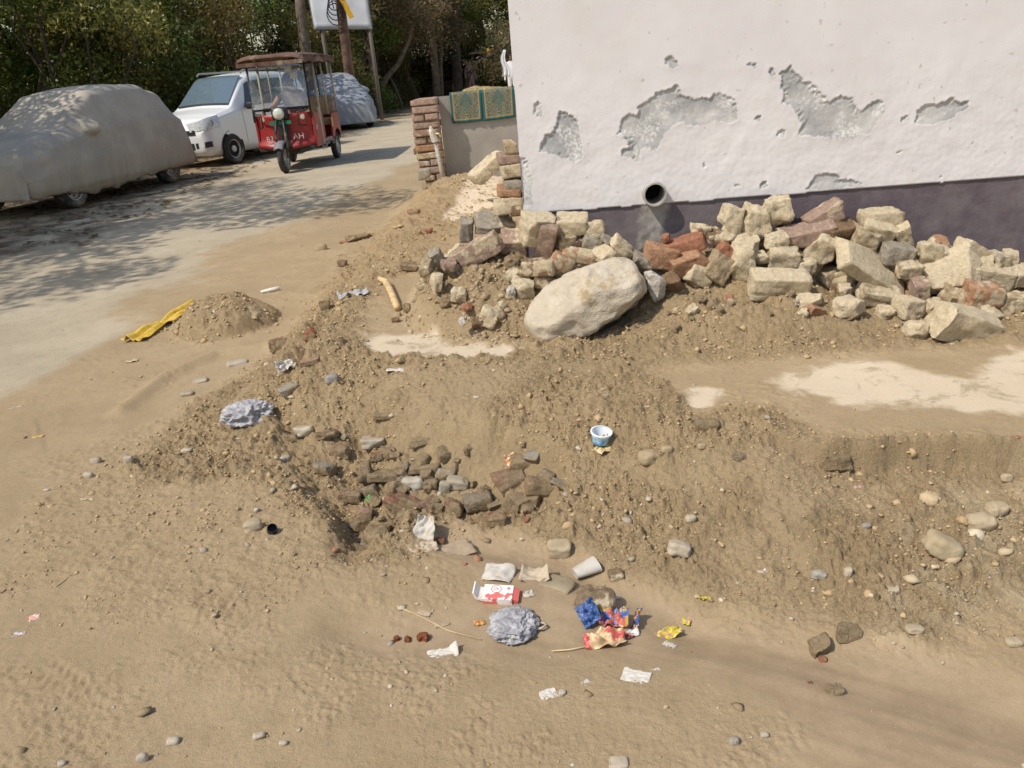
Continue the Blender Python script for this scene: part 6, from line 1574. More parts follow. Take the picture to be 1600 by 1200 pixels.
    # side panels
    for sg_ in (1, -1):
        MB().prism([(.74, .34), (.74, .90), (.40, .86), (.26, .52), (.26, .34)], .03, 'Y', sg_ * .475).build('side_panel', RED_P, root)
        MB().prism([(-1.08, .40), (-1.08, .80), (-.50, .80), (-.42, .40), (-.55, .40), (-.60, .48), (-.78, .54), (-.96, .48), (-1.02, .40)], .03, 'Y', sg_ * .48).build('rear_fender_panel', RED_P, root)
        MB().box((-.47, sg_ * .497, .66), (.10, .01, .16)).build('reflector', plain('orange yellow panel', (.62, .30, .05), .4), root)
        MB().box((-.08, sg_ * .46, .40), (.60, .05, .05)).build('step', plain('pinkish step', (.38, .20, .18), .6), root)
        MB().tube([(.28, sg_ * .475, .36), (.30, sg_ * .475, .95)], .03, 8).build('grab_post', TUBE, root)
        # posts
        for (xb, xt, nm, r_, mm) in ((.78, .70, 'front_post', .018, BLK), (.22, .18, 'middle_post', .022, TUBE), (-.36, -.36, 'seat_post', .016, TUBE), (-1.06, -1.08, 'rear_post', .018, TUBE)):
            MB().tube([(xb, sg_ * .475, .80 if nm != 'middle_post' else .4), (xt, sg_ * .47, 1.70)], r_, 8).build(nm, mm, root, smooth=True)
        MB().tube([(-.36, sg_ * .475, 1.02), (-1.06, sg_ * .475, 1.02)], .014, 6).build('rail', BLK, root)
    MB().tube([(-1.07, -.47, 1.02), (-1.07, .47, 1.02)], .014, 6).tube([(-1.08, -.2, 1.02), (-1.08, -.2, 1.7)], .012, 6).tube([(-1.08, .2, 1.02), (-1.08, .2, 1.7)], .012, 6).build('rear_rail', BLK, root)
    # seats
    MB().box((.10, 0, .62), (.30, .80, .12), bev=.03).build('driver_seat', plain('dark seat', (.05, .05, .06), .6), root, smooth=True)
    MB().box((-.10, 0, .62), (.14, .86, .46), bev=.02).build('battery_box', RED_P, root)
    MB().box((-.85, 0, .66), (.38, .90, .12), bev=.03).build('passenger_seat', TAN_, root, smooth=True)
    MB().box((-1.04, 0, .93), (.09, .88, .34), bev=.03).build('backrest', TAN_, root, smooth=True)
    MB().box((-1.09, 0, .58), (.03, .94, .44)).build('rear_panel', RED_P, root)
    # canopy
    def can(u, v):
        x = 1.0 - 2.2 * u; y = (v - .5) * 1.06
        z = 1.745 + .055 * (1 - (2 * v - 1) ** 4) + .02 * math.sin(u * 3.14) - (.05 if u < .03 else 0) + .012 * float(pn(u * 6, v * 4, 3))
        return (x, y, z)
    MB().grid(can, 30, 14).build('canopy', ROOF, root, smooth=True, thick=.015)
    m = MB()
    for sg_ in (1, -1):
        m.grid(lambda u, v: (1.0 - 2.2 * u, sg_ * (.53 + .004 * math.sin(u * 40)), 1.745 - .085 * v - .012 * math.sin(u * 22)), 40, 2)
    m.grid(lambda u, v: (1.0 + .01 * math.sin(u * 30), (u - .5) * 1.06, 1.70 - .06 * v), 20, 2).grid(lambda u, v: (-1.2, (u - .5) * 1.06, 1.745 - .08 * v), 20, 2)
    m.build('canopy_valance', ROOF, root, thick=.008)
    MB().tube([(.78, -.475, .98), (.80, 0, .98), (.78, .475, .98)], .016, 6).build('screen_frame', BLK, root); MB().tube([(.72, -.47, 1.66), (.74, 0, 1.66), (.72, .47, 1.66)], .016, 6).build('screen_frame', BLK, root)
    def wsx(u, v): y = (u - .5) * .93; return (.80 - .10 * v + .05 * (1 - (2 * u - 1) ** 2), y, 1.0 + .65 * v)
    scr = MB().grid(wsx, 14, 8).build('windscreen', tglass('scratched clear screen'), root, smooth=True)
    def stk(u0, v0): return lambda u, v: (wsx(u0 + .13 * u, v0 + .16 * v)[0] + .006, wsx(u0 + .13 * u, 0)[1], wsx(0, v0 + .16 * v)[2])
    for q in ((.66, .80), (.75, .64)): MB().grid(stk(*q), 2, 2).build('sticker', WH, root)
    MB().tube([(.62, -.34, .95), (.72, -.2, 1.0), (.80, 0, .98), (.72, .2, 1.0), (.62, .34, .95)], .016, 8).build('handlebar', BLK, root, smooth=True)
    MB().box((.72, 0, .99), (.14, .6, .04), bev=.01).build('dashboard', BLK, root)
    return root
rk = rickshaw(); RK = (-3.33, 14.55, math.radians(-93), 1.0)
place(rk, *RK)
J = {'pelvis': (0, 0, .74, .15), 'belly': (.02, 0, .92, .145), 'chest': (.06, 0, 1.12, .155), 'neck': (.09, 0, 1.27, .06), 'head': (.12, 0, 1.37, .085), 'crown': (.115, 0, 1.47, .08), 'nose': (.205, 0, 1.385, .02),
     'shL': (.06, .17, 1.19, .065), 'elL': (.22, .30, 1.02, .048), 'wrL': (.45, .34, .98, .034), 'haL': (.53, .33, .975, .036),
     'shR': (.06, -.17, 1.19, .065), 'elR': (.22, -.30, 1.0, .048), 'wrR': (.45, -.32, .97, .034), 'haR': (.53, -.32, .965, .036),
     'hiL': (.06, .10, .74, .10), 'knL': (.44, .16, .72, .065), 'anL': (.50, .15, .44, .045), 'toL': (.62, .16, .41, .04), 'hiR': (.06, -.10, .74, .10), 'knR': (.44, -.16, .72, .065), 'anR': (.50, -.15, .44, .045), 'toR': (.62, -.16, .41, .04)}
for sfx, sy in (('L', 1), ('R', -1)):
    for fi, (dy, dx, rr_) in enumerate(((.030, .03, .010), (.012, .045, .011), (-.008, .045, .011), (-.026, .035, .010))):
        J['f%d%s' % (fi, sfx)] = (.575 + dx * .3, sy * (.33 + dy), .975, rr_); J['g%d%s' % (fi, sfx)] = (.58 + dx * .3, sy * (.33 + dy), .945, .009)
    J['th' + sfx] = (.545, sy * (.33 - .05), .955, .011)
E_ = [('pelvis', 'belly'), ('belly', 'chest'), ('chest', 'neck'), ('neck', 'head'), ('head', 'crown'), ('head', 'nose')]
for s_ in 'LR': E_ += [('chest', 'sh' + s_), ('sh' + s_, 'el' + s_), ('el' + s_, 'wr' + s_), ('wr' + s_, 'ha' + s_), ('pelvis', 'hi' + s_), ('hi' + s_, 'kn' + s_), ('kn' + s_, 'an' + s_), ('an' + s_, 'to' + s_), ('ha' + s_, 'th' + s_)] + [('ha' + s_, 'f%d%s' % (i, s_)) for i in range(4)] + [('f%d%s' % (i, s_), 'g%d%s' % (i, s_)) for i in range(4)]
def driver_mat():
    t = NT('driver clothes and skin'); s = t.n('ShaderNodeSeparateXYZ'); t.l(t.co.outputs['Object'], s.inputs[0]); x, z = s.outputs[0], s.outputs[2]
    c = t.mix(t.ramp(z, .83, .84), (.07, .065, .07), (.42, .24, .235))
    c = t.mix(t.ramp(z, 1.285, 1.295), c, (.22, .12, .075))
    c = t.mix(t.math('MULTIPLY', t.ramp(x, .44, .45), t.ramp(z, .90, .91)), c, (.24, .13, .08))
    c = t.mix(t.ramp(z, .47, .46), c, (.05, .04, .035))
    return t.done(c, .8, t.bump(t.noise(30, 4), .004))
dr = figure('person', '', J, E_, None, (0, 0, 0), 0)
dr.data.materials.append(driver_mat()); place(dr, *RK); dr.location.z = 0.0
tag(dr, 'rickshaw driver in a dull pink shirt gripping the handlebar', 'person')
hr = MB().lathe([(0.002, .085), (.05, .075), (.082, .04), (.094, -.005), (.088, -.05)], (.10, 0, 1.445), n=16).build('hair', plain('black hair', (.012, .010, .009), .6), dr, smooth=True)
def ev(o, pts, r, mat, nm):
    m = MB()
    for p in pts: m.lathe([(0.0005, r), (r * .7, r * .7), (r, 0), (r * .7, -r * .7), (0.0005, -r)], p, n=8)
    return m.build(nm, mat, o)
ev(dr, [(.198, .032, 1.405), (.198, -.032, 1.405)], .011, plain('dark eyes', (.02, .015, .012), .3), 'eyes')
MB().box((.196, 0, 1.335), (.012, .05, .010), bev=.003).build('mouth', plain('lips', (.20, .08, .06), .6), dr)
ev(dr, [(.115, .088, 1.39), (.115, -.088, 1.39)], .022, plain('ear skin', (.22, .12, .075), .7), 'ears')

# far figure in white near the house corner, and one sitting under the trees
K = {'pelvis': (0, 0, .92, .16), 'belly': (0, 0, 1.08, .15), 'chest': (0, 0, 1.30, .16), 'neck': (0, 0, 1.46, .055), 'head': (.02, 0, 1.57, .085), 'crown': (.01, 0, 1.67, .08), 'nose': (.11, 0, 1.58, .02),
     'shL': (0, .18, 1.38, .065), 'elL': (-.02, .25, 1.10, .05), 'wrL': (.05, .27, .86, .035), 'haL': (.07, .27, .78, .035), 'shR': (0, -.18, 1.38, .065), 'elR': (-.02, -.25, 1.10, .05), 'wrR': (.05, -.27, .86, .035), 'haR': (.07, -.27, .78, .035),
     'hiL': (0, .09, .85, .11), 'knL': (.02, .10, .48, .075), 'anL': (0, .10, .09, .05), 'toL': (.14, .11, .04, .04), 'hiR': (0, -.09, .85, .11), 'knR': (.04, -.10, .48, .075), 'anR': (0, -.10, .09, .05), 'toR': (.14, -.11, .04, .04)}
EK = [e for e in E_ if all(q in K for q in e)]
def stand(label, px, py, Y, zones, ang, hair):
    P = at_y(px, py, Y)
    o = figure('person', '', K, EK, None, (P[0], P[1], 0), ang); o.data.materials.append(cloth_zones(label[:24], zones))
    tag(o, label, 'person')
    MB().lathe([(0.002, .085), (.05, .075), (.082, .04), (.094, -.005), (.088, -.05)], (0, 0, 1.645), n=16).build('hair', plain('hair', hair, .6), o, smooth=True)
    ev(o, [(.098, .03, 1.60), (.098, -.03, 1.60)], .011, MAT_DARK, 'eyes')
    return o
stand('distant person in white clothes at the corner of the house', 800, 120, 33.0, [(2, .55, 1.47, (.74, .73, .72)), (2, .08, .56, (.35, .22, .2))], math.radians(-100), (.015, .013, .012))
stand('distant person in dusky pink clothes under the far trees', 735, 120, 39.0, [(2, .5, 1.47, (.38, .22, .22)), (2, .08, .51, (.10, .10, .11))], math.radians(-60), (.015, .013, .012))

# ------------------------------------------------------------------ poles, hoarding, far stalls
P = at_y(551, 150, 26.6); Pt = at_y(527, -30, 26.2)
pole = empty('utility_pole', (P[0], P[1], 0)); tag(pole, 'rusty brown utility pole with coiled cables before the white hoarding', 'utility pole')
xb = P[0] + (P[0] - Pt[0]) / (Pt[2] - P[2]) * P[2]
RUST = plain('rusted pole steel', (.15, .085, .06), .8, var=.4, scale=4, bump=.01)
def PL(z): f = z / Pt[2]; return (xb + (Pt[0] - xb) * f, P[1] + (Pt[1] - P[1]) * f, z)
rel(MB().tube([PL(-.3), PL(2), PL(4), PL(7.5)], [.17, .15, .14, .11], 12).build('pole', RUST, smooth=True), pole)
CAB = plain('black cable', (.02, .02, .02), .6)
m = MB()
for k in range(4):
    c = PL(3.15 + .1 * k); r_ = .26 - .03 * k
    m.tube([(c[0] - .15 + r_ * math.cos(a_ * .5236), c[1] - .18 - .02 * k, c[2] + r_ * 1.15 * math.sin(a_ * .5236)) for a_ in range(13)], .016, 6)
c = PL(4.2); m.tube([(c[0] - .25, c[1] - .17, c[2] + 3), (c[0] - .28, c[1] - .17, c[2]), (c[0] - .2, c[1] - .17, c[2] - .9)], .016, 6)
rel(m.build('cable_coil', CAB), pole)
c = PL(3.9); rel(MB().box((c[0] - .02, c[1] - .2, c[2] + .15), (.35, .22, .35), bev=.02).build('junction_box', plain('dark box', (.05, .05, .05), .5)), pole)
c = PL(3.25); rel(MB().box((c[0] + .20, c[1] - .19, c[2] + .05), (.15, .02, .62), (0, math.radians(-22), 0)).build('yellow_tag', plain('yellow sign paint', (.62, .34, .015), .5)), pole)
m = MB(); c = PL(4.6)
m.tube([(c[0], c[1], c[2] + 1.2), (c[0] + 2, c[1] + 2, c[2] + 1.0), (c[0] + 5, c[1] + 5, c[2] + 1.6)], .012, 5); rel(m.build('overhead_cable', CAB), pole)

YB = 27.4
A_ = at_y(492, 46, YB); B_ = at_y(581, 45, YB)
hb = empty('hoarding', (B_[0], YB, 0)); tag(hb, 'blank white hoarding panel on a thin post behind the utility pole', 'hoarding')
def hbf(u, v):
    x = A_[0] + (B_[0] - A_[0]) * u - .05 * v; z = (A_[2] + (B_[2] - A_[2]) * u) + 2.2 * v
    return (x, YB + .05 * float(pn(u * 3, v * 3, 5)), z)
rel(MB().grid(hbf, 16, 14).build('panel', plain('blank flex sheet', (.62, .64, .68), .6, var=.06, scale=2), smooth=True, thick=.02), hb)
m = MB()
m.tube([(A_[0], YB + .05, A_[2]), (B_[0], YB + .05, B_[2]), (B_[0] - .05, YB + .05, B_[2] + 2.2)], .03, 6).tube([(A_[0] - .02, YB + .05, A_[2]), (A_[0] - .05, YB + .05, A_[2] + 2.2)], .03, 6)
rel(m.build('frame', plain('grey frame', (.22, .22, .22), .5)), hb)
for q in (.96, .12): 
    x = A_[0] + (B_[0] - A_[0]) * q; rel(MB().tube([(x, YB + .1, -.2), (x - .02, YB + .1, A_[2] + 2)], .06, 8).build('post', plain('grey brown post', (.20, .17, .14), .8), smooth=True), hb)

# stall shelters under the far trees
def stall(label, px, Y, w, d_, h, roofc):
    P = at_y(px, 130, Y); r = empty('stall_shelter', (P[0], Y, 0)); tag(r, label, 'stall')
    WD = plain('weathered post', (.13, .10, .075), .9)
    for sx in (-1, 1):
        for sy in (-1, 1): MB().tube([(sx * w / 2, sy * d_ / 2, -.1), (sx * w / 2, sy * d_ / 2, h - .25 * (sy < 0))], .05, 7).build('post', WD, r)
    MB().grid(lambda u, v: ((u - .5) * (w + .4), (v - .5) * (d_ + .4), h - .28 * (1 - v) + .06 * math.sin(u * 9) - .08 * math.sin(u * 3.14)), 16, 8).build('roof_sheet', plain('stall roof ' + label[:12], roofc, .8, dust=.3), r, smooth=True, thick=.02)
    MB().grid(lambda u, v: ((u - .5) * w, d_ / 2 + .02 * math.sin(u * 30), h * v), 20, 4).build('back_sheet', plain('dark tarpaulin ' + label[:9], (.06, .055, .055), .8), r, smooth=True, thick=.01)
    MB().box((0, -d_ * .2, .42), (w * .8, .6, .84), bev=.02).build('counter', plain('counter planks', (.14, .10, .075), .85), r)
    return r
stall('far dark stall with a sagging roof left of the forked trunk', 668, 44, 3.6, 2.4, 2.1, (.16, .13, .11))
stall('far stall with a greenish tarpaulin roof between the trunks', 752, 47, 3.0, 2.4, 2.2, (.05, .13, .11))
stall('far brown stall near the house corner', 790, 42, 3.0, 2.4, 2.2, (.15, .10, .08))
P = at_y(766, 82, 36.0)
sg = empty('yellow_sign', (P[0], 36.0, 0)); tag(sg, 'small square yellow sign on a post beneath the far trees', 'sign')
rel(MB().box((P[0], 36.0, P[2]), (.30, .03, .30), bev=.008).build('sign_plate', plain('yellow plate', (.66, .36, .01), .5)), sg)
rel(MB().tube([(P[0], 36.05, -.1), (P[0], 36.05, P[2])], .03, 6).build('post', RUST), sg)
P = at_y(788, 92, 31.0)
o = MB().grid(lambda u, v: (P[0] + (u - .5) * (.30 - .2 * v) + .05 * math.sin(v * 7), 31.0 + .03 * math.sin(u * 12) * (1.1 - v), P[2] - .6 + .9 * v), 12, 14).build('hanging_cloth', plain('white cotton', (.72, .72, .74), .8), smooth=True, thick=.006)
tag(o, 'white cloth hanging on a branch near the house corner', 'cloth')
P = at_y(762, 128, 30.0)
V, F = chunk_mesh('straw_heap', (2.0, 1.4, .8), 77, .85, .12, 1, .8, 16)
o = np_mesh('straw_heap', V, F, plain('dry straw heap', (.36, .27, .13), .95, var=.4, scale=9, bump=.05)); o.location = (P[0], 30, .28); tag(o, 'heap of dry yellow straw beyond the low wall', 'straw heap')

# ------------------------------------------------------------------ trees and shrubs
def leaf_mat(name, dark, mid, light, dry, dryf=.06, trans=.35):
    t = NT(name); a_ = t.attr('tone').outputs['Fac']; 
    c = t.mix(t.ramp(a_, 0, .55), dark, mid); c = t.mix(t.ramp(a_, .55, .92), c, light); c = t.mix(t.ramp(a_, 1 - dryf - .01, 1 - dryf + .01), c, dry)  # lightest leaf tone is brightened to paint in sun highlights
    oi = t.n('ShaderNodeObjectInfo')
    hv = t.n('ShaderNodeHueSaturation'); t.l(c, hv.inputs['Color']); t.l(t.ramp(oi.outputs['Random'], 0, 1, .75, 1.2), hv.inputs['Value']); t.l(t.ramp(oi.outputs['Random'], 0, 1, .485, .51), hv.inputs['Hue'])
    c = hv.outputs[0]
    t.done(c, .42, None, spec=.5)
    tr = t.n('ShaderNodeBsdfTranslucent'); t.l(c, tr.inputs[0])
    ms = t.n('ShaderNodeMixShader'); ms.inputs[0].default_value = trans + .12; t.l(t.b.outputs[0], ms.inputs[1]); t.l(tr.outputs[0], ms.inputs[2]); t.l(ms.outputs[0], t.out.inputs[0])
    return t.m
LEAF_G = leaf_mat('green leaves', (.055, .098, .022), (.125, .185, .034), (.30, .33, .075), (.40, .27, .08))
LEAF_Y = leaf_mat('yellowing leaves', (.08, .10, .028), (.20, .185, .048), (.44, .37, .11), (.44, .27, .09), .12)
LEAF_D = leaf_mat('dry sparse leaves', (.11, .095, .048), (.21, .17, .085), (.31, .25, .125), (.32, .22, .10), .25)
BARK = plain('grey brown bark', (.16, .125, .09), .95, var=.35, scale=7, bump=.02)
BARK_D = plain('dark bark', (.075, .058, .045), .95, var=.35, scale=7, bump=.02)
def leaves(cl, n, size, seed, spread):
    """n small leaves gathered in clumps; cl = list of (centre, radius)"""
    rs = np.random.default_rng(seed)
    w = np.array([c[1] ** 2 for c in cl]); w = w / w.sum()
    k = rs.choice(len(cl), n, p=w)
    C = np.array([c[0] for c in cl])[k]; R = np.array([c[1] for c in cl])[k]
    d = rs.normal(size=(n, 3)); d /= np.linalg.norm(d, axis=1, keepdims=True)
    P = C + d * (R * rs.random(n) ** spread)[:, None] * np.array([1, 1, .75])
    nrm = rs.normal(size=(n, 3)) + np.array([0, 0, .7]); nrm /= np.linalg.norm(nrm, axis=1, keepdims=True)
    a_ = rs.normal(size=(n, 3)); a_ -= nrm * (a_ * nrm).sum(1, keepdims=True); a_ /= np.linalg.norm(a_, axis=1, keepdims=True)
    b_ = np.cross(nrm, a_)
    s = size * (0.6 + .8 * rs.random(n))[:, None]
    V = np.stack([P - a_ * s, P + b_ * s * .45 - nrm * s * .08, P + a_ * s, P - b_ * s * .45 - nrm * s * .08], 1).reshape(-1, 3)
    F = np.arange(4 * n).reshape(-1, 4)
    ct = rs.random(len(cl))[k] * .35 + rs.random(n) * .65
    return V, F, np.repeat(ct, 4)
def limb(m, p, q, r0, r1, rs, n=4, wob=.12):
    p, q = np.array(p, float), np.array(q, float); L = np.linalg.norm(q - p)
    pts = [tuple(p + (q - p) * i / n + (rs.normal(size=3) * wob * L / n if 0 < i < n else 0)) for i in range(n + 1)]
    m.tube(pts, [r0 + (r1 - r0) * i / n for i in range(n + 1)], 7, cap=False); return pts
def make_tree(name, kind_, seed):
    rs = np.random.default_rng(seed)
    root = bpy.data.objects.new(name, None); link(root)
    tr = MB(); cl = []
    if kind_ == 'big':        # broad neem-like tree
        h = 3.0; top = (rs.normal() * .3, rs.normal() * .3, h)
        limb(tr, (0, 0, -.2), top, .20, .15, rs)
        for k in range(9):
            a_ = 6.283 * k / 9 + rs.normal() * .2; rr_ = rs.uniform(1.2, 2.4); z = rs.uniform(3.6, 6.6)
            e = (rr_ * math.cos(a_), rr_ * math.sin(a_), z); pts = limb(tr, top, e, .09, .03, rs, 5, .16)
            cl.append((e, rs.uniform(.75, 1.2)))
            for q in range(3):
                e2 = (e[0] + rs.normal() * .8, e[1] + rs.normal() * .8, e[2] + rs.normal() * .6); limb(tr, pts[3], e2, .03, .01, rs, 3); cl.append((e2, rs.uniform(.5, .9)))
        n, size, mat, bark = 19000, .058, LEAF_G, BARK
    elif kind_ == 'shrub':    # leafy down to the ground
        for k in range(14):
            a_ = rs.uniform(0, 6.283); rr_ = rs.uniform(.2, 1.3); z = rs.uniform(.5, 3.0)
            e = (rr_ * math.cos(a_), rr_ * math.sin(a_), z); limb(tr, (rs.normal() * .15, rs.normal() * .15, -.1), e, .04, .012, rs, 5, .2)
            cl.append((e, rs.uniform(.45, .85)))
        cl += [((rs.normal() * .7, rs.normal() * .7, rs.uniform(.2, .8)), rs.uniform(.4, .7)) for _ in range(8)]
        n, size, mat, bark = 15000, .043, LEAF_Y if seed % 2 else LEAF_G, BARK_D
    elif kind_ == 'dry':      # twiggy, half bare
        top = (rs.normal() * .2, rs.normal() * .2, 1.6); limb(tr, (0, 0, -.2), top, .11, .08, rs)
        for k in range(11):
            a_ = rs.uniform(0, 6.283); e = (rs.uniform(.5, 2) * math.cos(a_), rs.uniform(.5, 2) * math.sin(a_), rs.uniform(2.2, 5.2)); pts = limb(tr, top, e, .045, .014, rs, 5, .25)
            cl.append((e, rs.uniform(.5, .95)))
            for q in range(5):
                e2 = tuple(np.array(e) + rs.normal(size=3) * .7); limb(tr, pts[rs.integers(2, 5)], e2, .016, .006, rs, 3, .3); cl.append((e2, rs.uniform(.3, .7)))
        n, size, mat, bark = 6500, .042, LEAF_D, BARK
    crown_V, crown_F, tone = leaves(cl, n, size, seed, .5)
    tr.build('trunk', bark, root, smooth=True)
    np_mesh('crown', crown_V, crown_F, mat, root, attrs={'tone': tone})
    return root
PROTO = {('big', i): make_tree('leafy_tree', 'big', 200 + i) for i in range(3)}
PROTO.update({('shrub', i): make_tree('leafy_shrub', 'shrub', 300 + i) for i in range(4)})
PROTO.update({('dry', i): make_tree('dry_tree', 'dry', 400 + i) for i in range(2)})
used_proto = set()
def plant(kind_, i, x, y, s, rz, label, cat, group=None, z=0.0, sz=None):
    p = PROTO[(kind_, i)]
    if (kind_, i) in used_proto:
        r = p.copy(); COL.objects.link(r)
        for ch in p.children:
            c = ch.copy(); COL.objects.link(c); c.parent = r
    else:
        r = p; used_proto.add((kind_, i))
    r.location = (x, y, z); r.rotation_euler = (0, 0, rz); r.scale = (s, s, sz or s)
    tag(r, label, cat, group); return r
PLANTS = [
 # shrubs behind the parked cars, left to right
 ('shrub', 0, -12.6, 15.5, 1.25, 'leafy shrub at the far left behind the beige covered car nose'),
 ('shrub', 1, -10.9, 16.8, 1.2, 'yellow green shrub behind the bonnet of the beige covered car'),
 ('shrub', 2, -9.4, 17.6, 1.3, 'dense shrub behind the roof of the beige covered car'),
 ('shrub', 3, -8.3, 18.6, 1.15, 'shrub with yellowing leaves between the beige covered car and the white car'),
 ('shrub', 0, -7.4, 19.8, 1.25, 'green shrub right behind the white car roof'),
 ('shrub', 1, -6.6, 21.6, 1.2, 'shrub rising behind the rickshaw canopy'),
 ('shrub', 2, -13.6, 19.0, 1.7, 'tall dark shrub in the second row at far left'),
 ('shrub', 3, -11.6, 20.0, 1.7, 'tall dark shrub in the second row behind the covered car'),
 ('shrub', 0, -9.6, 21.3, 1.8, 'tall green shrub in the second row left of the white car'),
 ('shrub', 1, -8.0, 23.2, 1.8, 'tall pale shrub in the second row above the white car'),
 ('shrub', 2, -8.4, 27.0, 1.4, 'shrub behind the blue grey covered car at its left'),
 ('shrub', 3, -5.9, 29.5, 1.3, 'low shrub beneath the white hoarding'),
 ('shrub', 0, -4.9, 32.5, 1.15, 'low sunlit shrub right of the blue grey covered car'),
 ('shrub', 1, -3.9, 36.0, 1.0, 'small bush by the bent trunk at the roadside'),
]
for (k, i, x, y, s, lb) in PLANTS: plant(k, i, x, y, s, random.uniform(0, 6.28), lb, 'shrub')
TREES = [
 ('big', 0, -15.0, 23.0, 1.25, 'broad leafy tree filling the upper left corner'), ('big', 1, -12.0, 24.5, 1.2, 'broad leafy tree above the beige covered car'),
 ('big', 2, -11.4, 27.8, 1.25, 'broad leafy tree above the white car'), ('big', 0, -10.0, 32.0, 1.3, 'broad leafy tree left of the white hoarding'),
 ('big', 1, -10.5, 31.0, 1.5, 'tall tree in the back row behind the white car'), ('big', 2, -14.5, 30.0, 1.6, 'tall tree in the back row at upper left'),
 ('big', 0, -6.3, 35.0, 1.3, 'tree behind the white hoarding'), ('big', 1, -3.6, 44.0, 1.3, 'leafy tree above the far dark stall'),
 ('big', 2, -1.2, 46.0, 1.35, 'leafy tree above the far greenish stall'), ('big', 0, 1.4, 44.0, 1.3, 'leafy tree above the far brown stall'),
 ('big', 1, 4.0, 50.0, 1.6, 'tall far tree hidden partly by the house'), ('big', 2, -6.5, 48.0, 1.7, 'tall far tree behind the dry roadside trees'),
 ('big', 0, -9.6, 42.0, 1.7, 'tall far tree behind the hoarding at its left'), ('big', 1, .2, 54.0, 1.8, 'tallest far tree at the end of the road'), ('big', 2, -3.6, 56.0, 1.9, 'far tree closing the view left of the road end'),
 ('dry', 0, -5.2, 33.0, 1.25, 'dry twiggy tree right of the white hoarding'), ('dry', 1, -4.2, 37.5, 1.3, 'dry twiggy tree with olive leaves above the roadside'), ('dry', 0, -3.2, 39.5, 1.25, 'half bare tree right of the bent trunk'), ('dry', 1, -6.0, 38.5, 1.5, 'dry olive tree behind the white hoarding post'),
]
TREES += [('big', 1, -17.5, 36, 2.0, 'back row tree behind the far left of the cars'), ('big', 2, -13.5, 39, 2.0, 'back row tree behind the beige covered car'), ('big', 0, -20, 27, 1.8, 'back row tree at the leftmost edge'), ('shrub', 2, -15.5, 31, 2.3, 'dense undergrowth behind the leftmost shrubs'), ('shrub', 3, -12.0, 34, 2.3, 'dense undergrowth behind the white car'), ('shrub', 0, -9.0, 36.5, 2.2, 'dense undergrowth behind the hoarding'), ('shrub', 1, -6.8, 40, 2.2, 'dense undergrowth beyond the dry trees'), ('shrub', 3, -4.6, 43, 2.0, 'dense undergrowth left of the far stalls')]
for (k, i, x, y, s, lb) in TREES: plant(k, i, x, y, s, random.uniform(0, 6.28), lb, 'tree')
for k, (x, y, s) in enumerate([(-9.6, 4.6, 1.0), (-8.6, 7.4, 1.05), (-10.4, 10.2, 1.0)]):
    plant('big', k % 3, x, y, s, random.uniform(0, 6.28), 'roadside tree standing outside the frame at left and shading the road', 'tree', 'roadside trees left of the view')
for k, (x, y, s) in enumerate([(2.2, 40, 1.7), (-.4, 43, 1.5), (3.8, 45, 2.0), (-2.2, 49, 1.8), (6.0, 50, 2.2), (2.6, 60, 2.6)]):
    plant('shrub', k % 4, x, y, s, random.uniform(0, 6.28), ['dense bush behind the distant person in white', 'dense bush behind the far stalls above the rugs', 'tall far bush hidden mostly by the house', 'far bush closing the gap above the left rug', 'far bush behind the house', 'farthest bush beyond the distant person'][k], 'shrub')
# single trunks at the roadside
def trunk_tree(label, pts, rads, bark, crown_at=None, seed=1, name='roadside_tree'):
    r = empty(name, (pts[0][0], pts[0][1], 0)); tag(r, label, 'tree')
    rel(MB().tube(pts, rads, 9).build('trunk', bark, smooth=True), r)
    if crown_at is not None:
        rs = np.random.default_rng(seed); cl = [(tuple(np.array(crown_at) + rs.normal(size=3) * np.array([.8, .8, .5])), rs.uniform(.5, .9)) for _ in range(9)]
        V, F, tone = leaves(cl, 2600, .07, seed, .5); rel(np_mesh('crown', V, F, LEAF_D if seed % 2 else LEAF_G, attrs={'tone': tone}), r)
    return r
def tp_(pl, Y): return [tuple(at_y(a_, b_, Y)) for a_, b_ in pl]
def rooted(pl, Y, r):
    q = tp_(pl, Y); q = [(q[0][0], q[0][1], -.2)] + q; return q, [r[0]] + list(r)
q, rr_ = rooted([(590, 165), (580, 110), (576, 60), (574, -20)], 31.0, (.11, .10, .09, .08)); trunk_tree('thin upright trunk below the right edge of the hoarding', q, rr_, BARK, q[-1], 3)
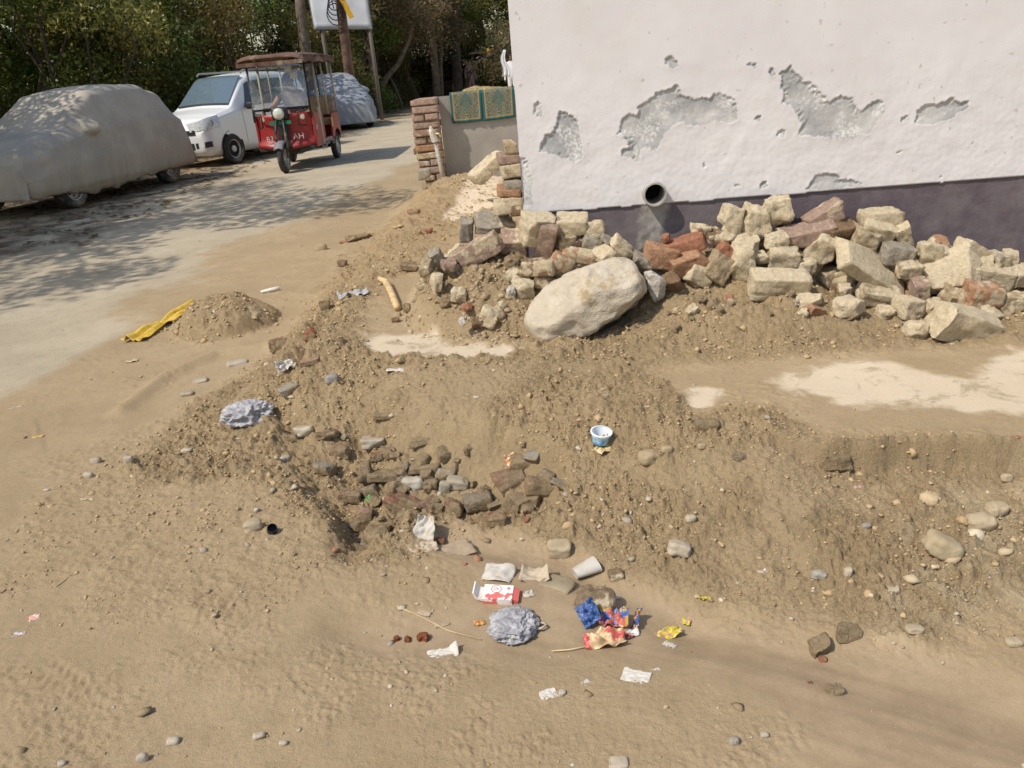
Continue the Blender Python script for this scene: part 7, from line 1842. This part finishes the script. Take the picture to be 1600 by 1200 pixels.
q, rr_ = rooted([(592, 172), (594, 140), (605, 120), (622, 100), (640, 60), (650, 0)], 33.0, (.12, .12, .11, .10, .08, .05)); trunk_tree('bent trunk curving right at the roadside', q, rr_, BARK, q[-1], 5)
q, rr_ = rooted([(683, 150), (679, 100), (674, 50), (668, -20)], 36.0, (.17, .16, .15, .12)); trunk_tree('stout straight trunk left of the low wall bricks', q, rr_, BARK, q[-1], 4)
q, rr_ = rooted([(690, 150), (688, 100), (690, 60), (700, 0)], 37.0, (.10, .10, .09, .06)); trunk_tree('thin trunk close right of the stout straight one', q, rr_, BARK, q[-1], 7)
q, rr_ = rooted([(716, 150), (713, 100), (711, 45), (706, -30)], 38.0, (.26, .22, .20, .18)); trunk_tree('dark thick trunk above the left rug', q, rr_, BARK_D, q[-1], 6)
q, rr_ = rooted([(726, 150), (733, 115), (748, 96), (772, 84), (792, 70)], 35.0, (.10, .09, .08, .07, .05)); trunk_tree('slanting forked trunk leaning right toward the house corner', q, rr_, BARK_D, q[-1], 9)
q, rr_ = rooted([(485, 140), (478, 80), (470, 20), (466, -30)], 27.5, (.20, .18, .16, .14)); trunk_tree('trunk behind the rickshaw canopy', q, rr_, BARK, None, 2)
q, rr_ = rooted([(627, 160), (618, 138), (610, 122)], 34.0, (.05, .05, .04)); trunk_tree('short leaning pale stake beside the bent trunk', q, rr_, BARK, None, 2, 'stake')
# dry leaves lying under the trees
n = 1500; x = RNG.uniform(-11, -4.2, n); y = RNG.uniform(8, 24, n); a_ = RNG.random(n) * 6.28; s = .03 + .05 * RNG.random(n)
zz = H(x, y)
V = np.stack([np.stack([x - np.cos(a_) * s, y - np.sin(a_) * s, zz + .012], 1), np.stack([x + np.sin(a_) * s * .5, y - np.cos(a_) * s * .5, zz + .03], 1), np.stack([x + np.cos(a_) * s, y + np.sin(a_) * s, zz + .012], 1), np.stack([x - np.sin(a_) * s * .5, y + np.cos(a_) * s * .5, zz + .03], 1)], 1).reshape(-1, 3)
o = np_mesh('fallen_leaves', V, np.arange(4 * n).reshape(-1, 4), LEAF_D, attrs={'tone': np.repeat(RNG.random(n), 4)})
kind(o, 'stuff', 'dry fallen leaves on the verge beside the parked cars')
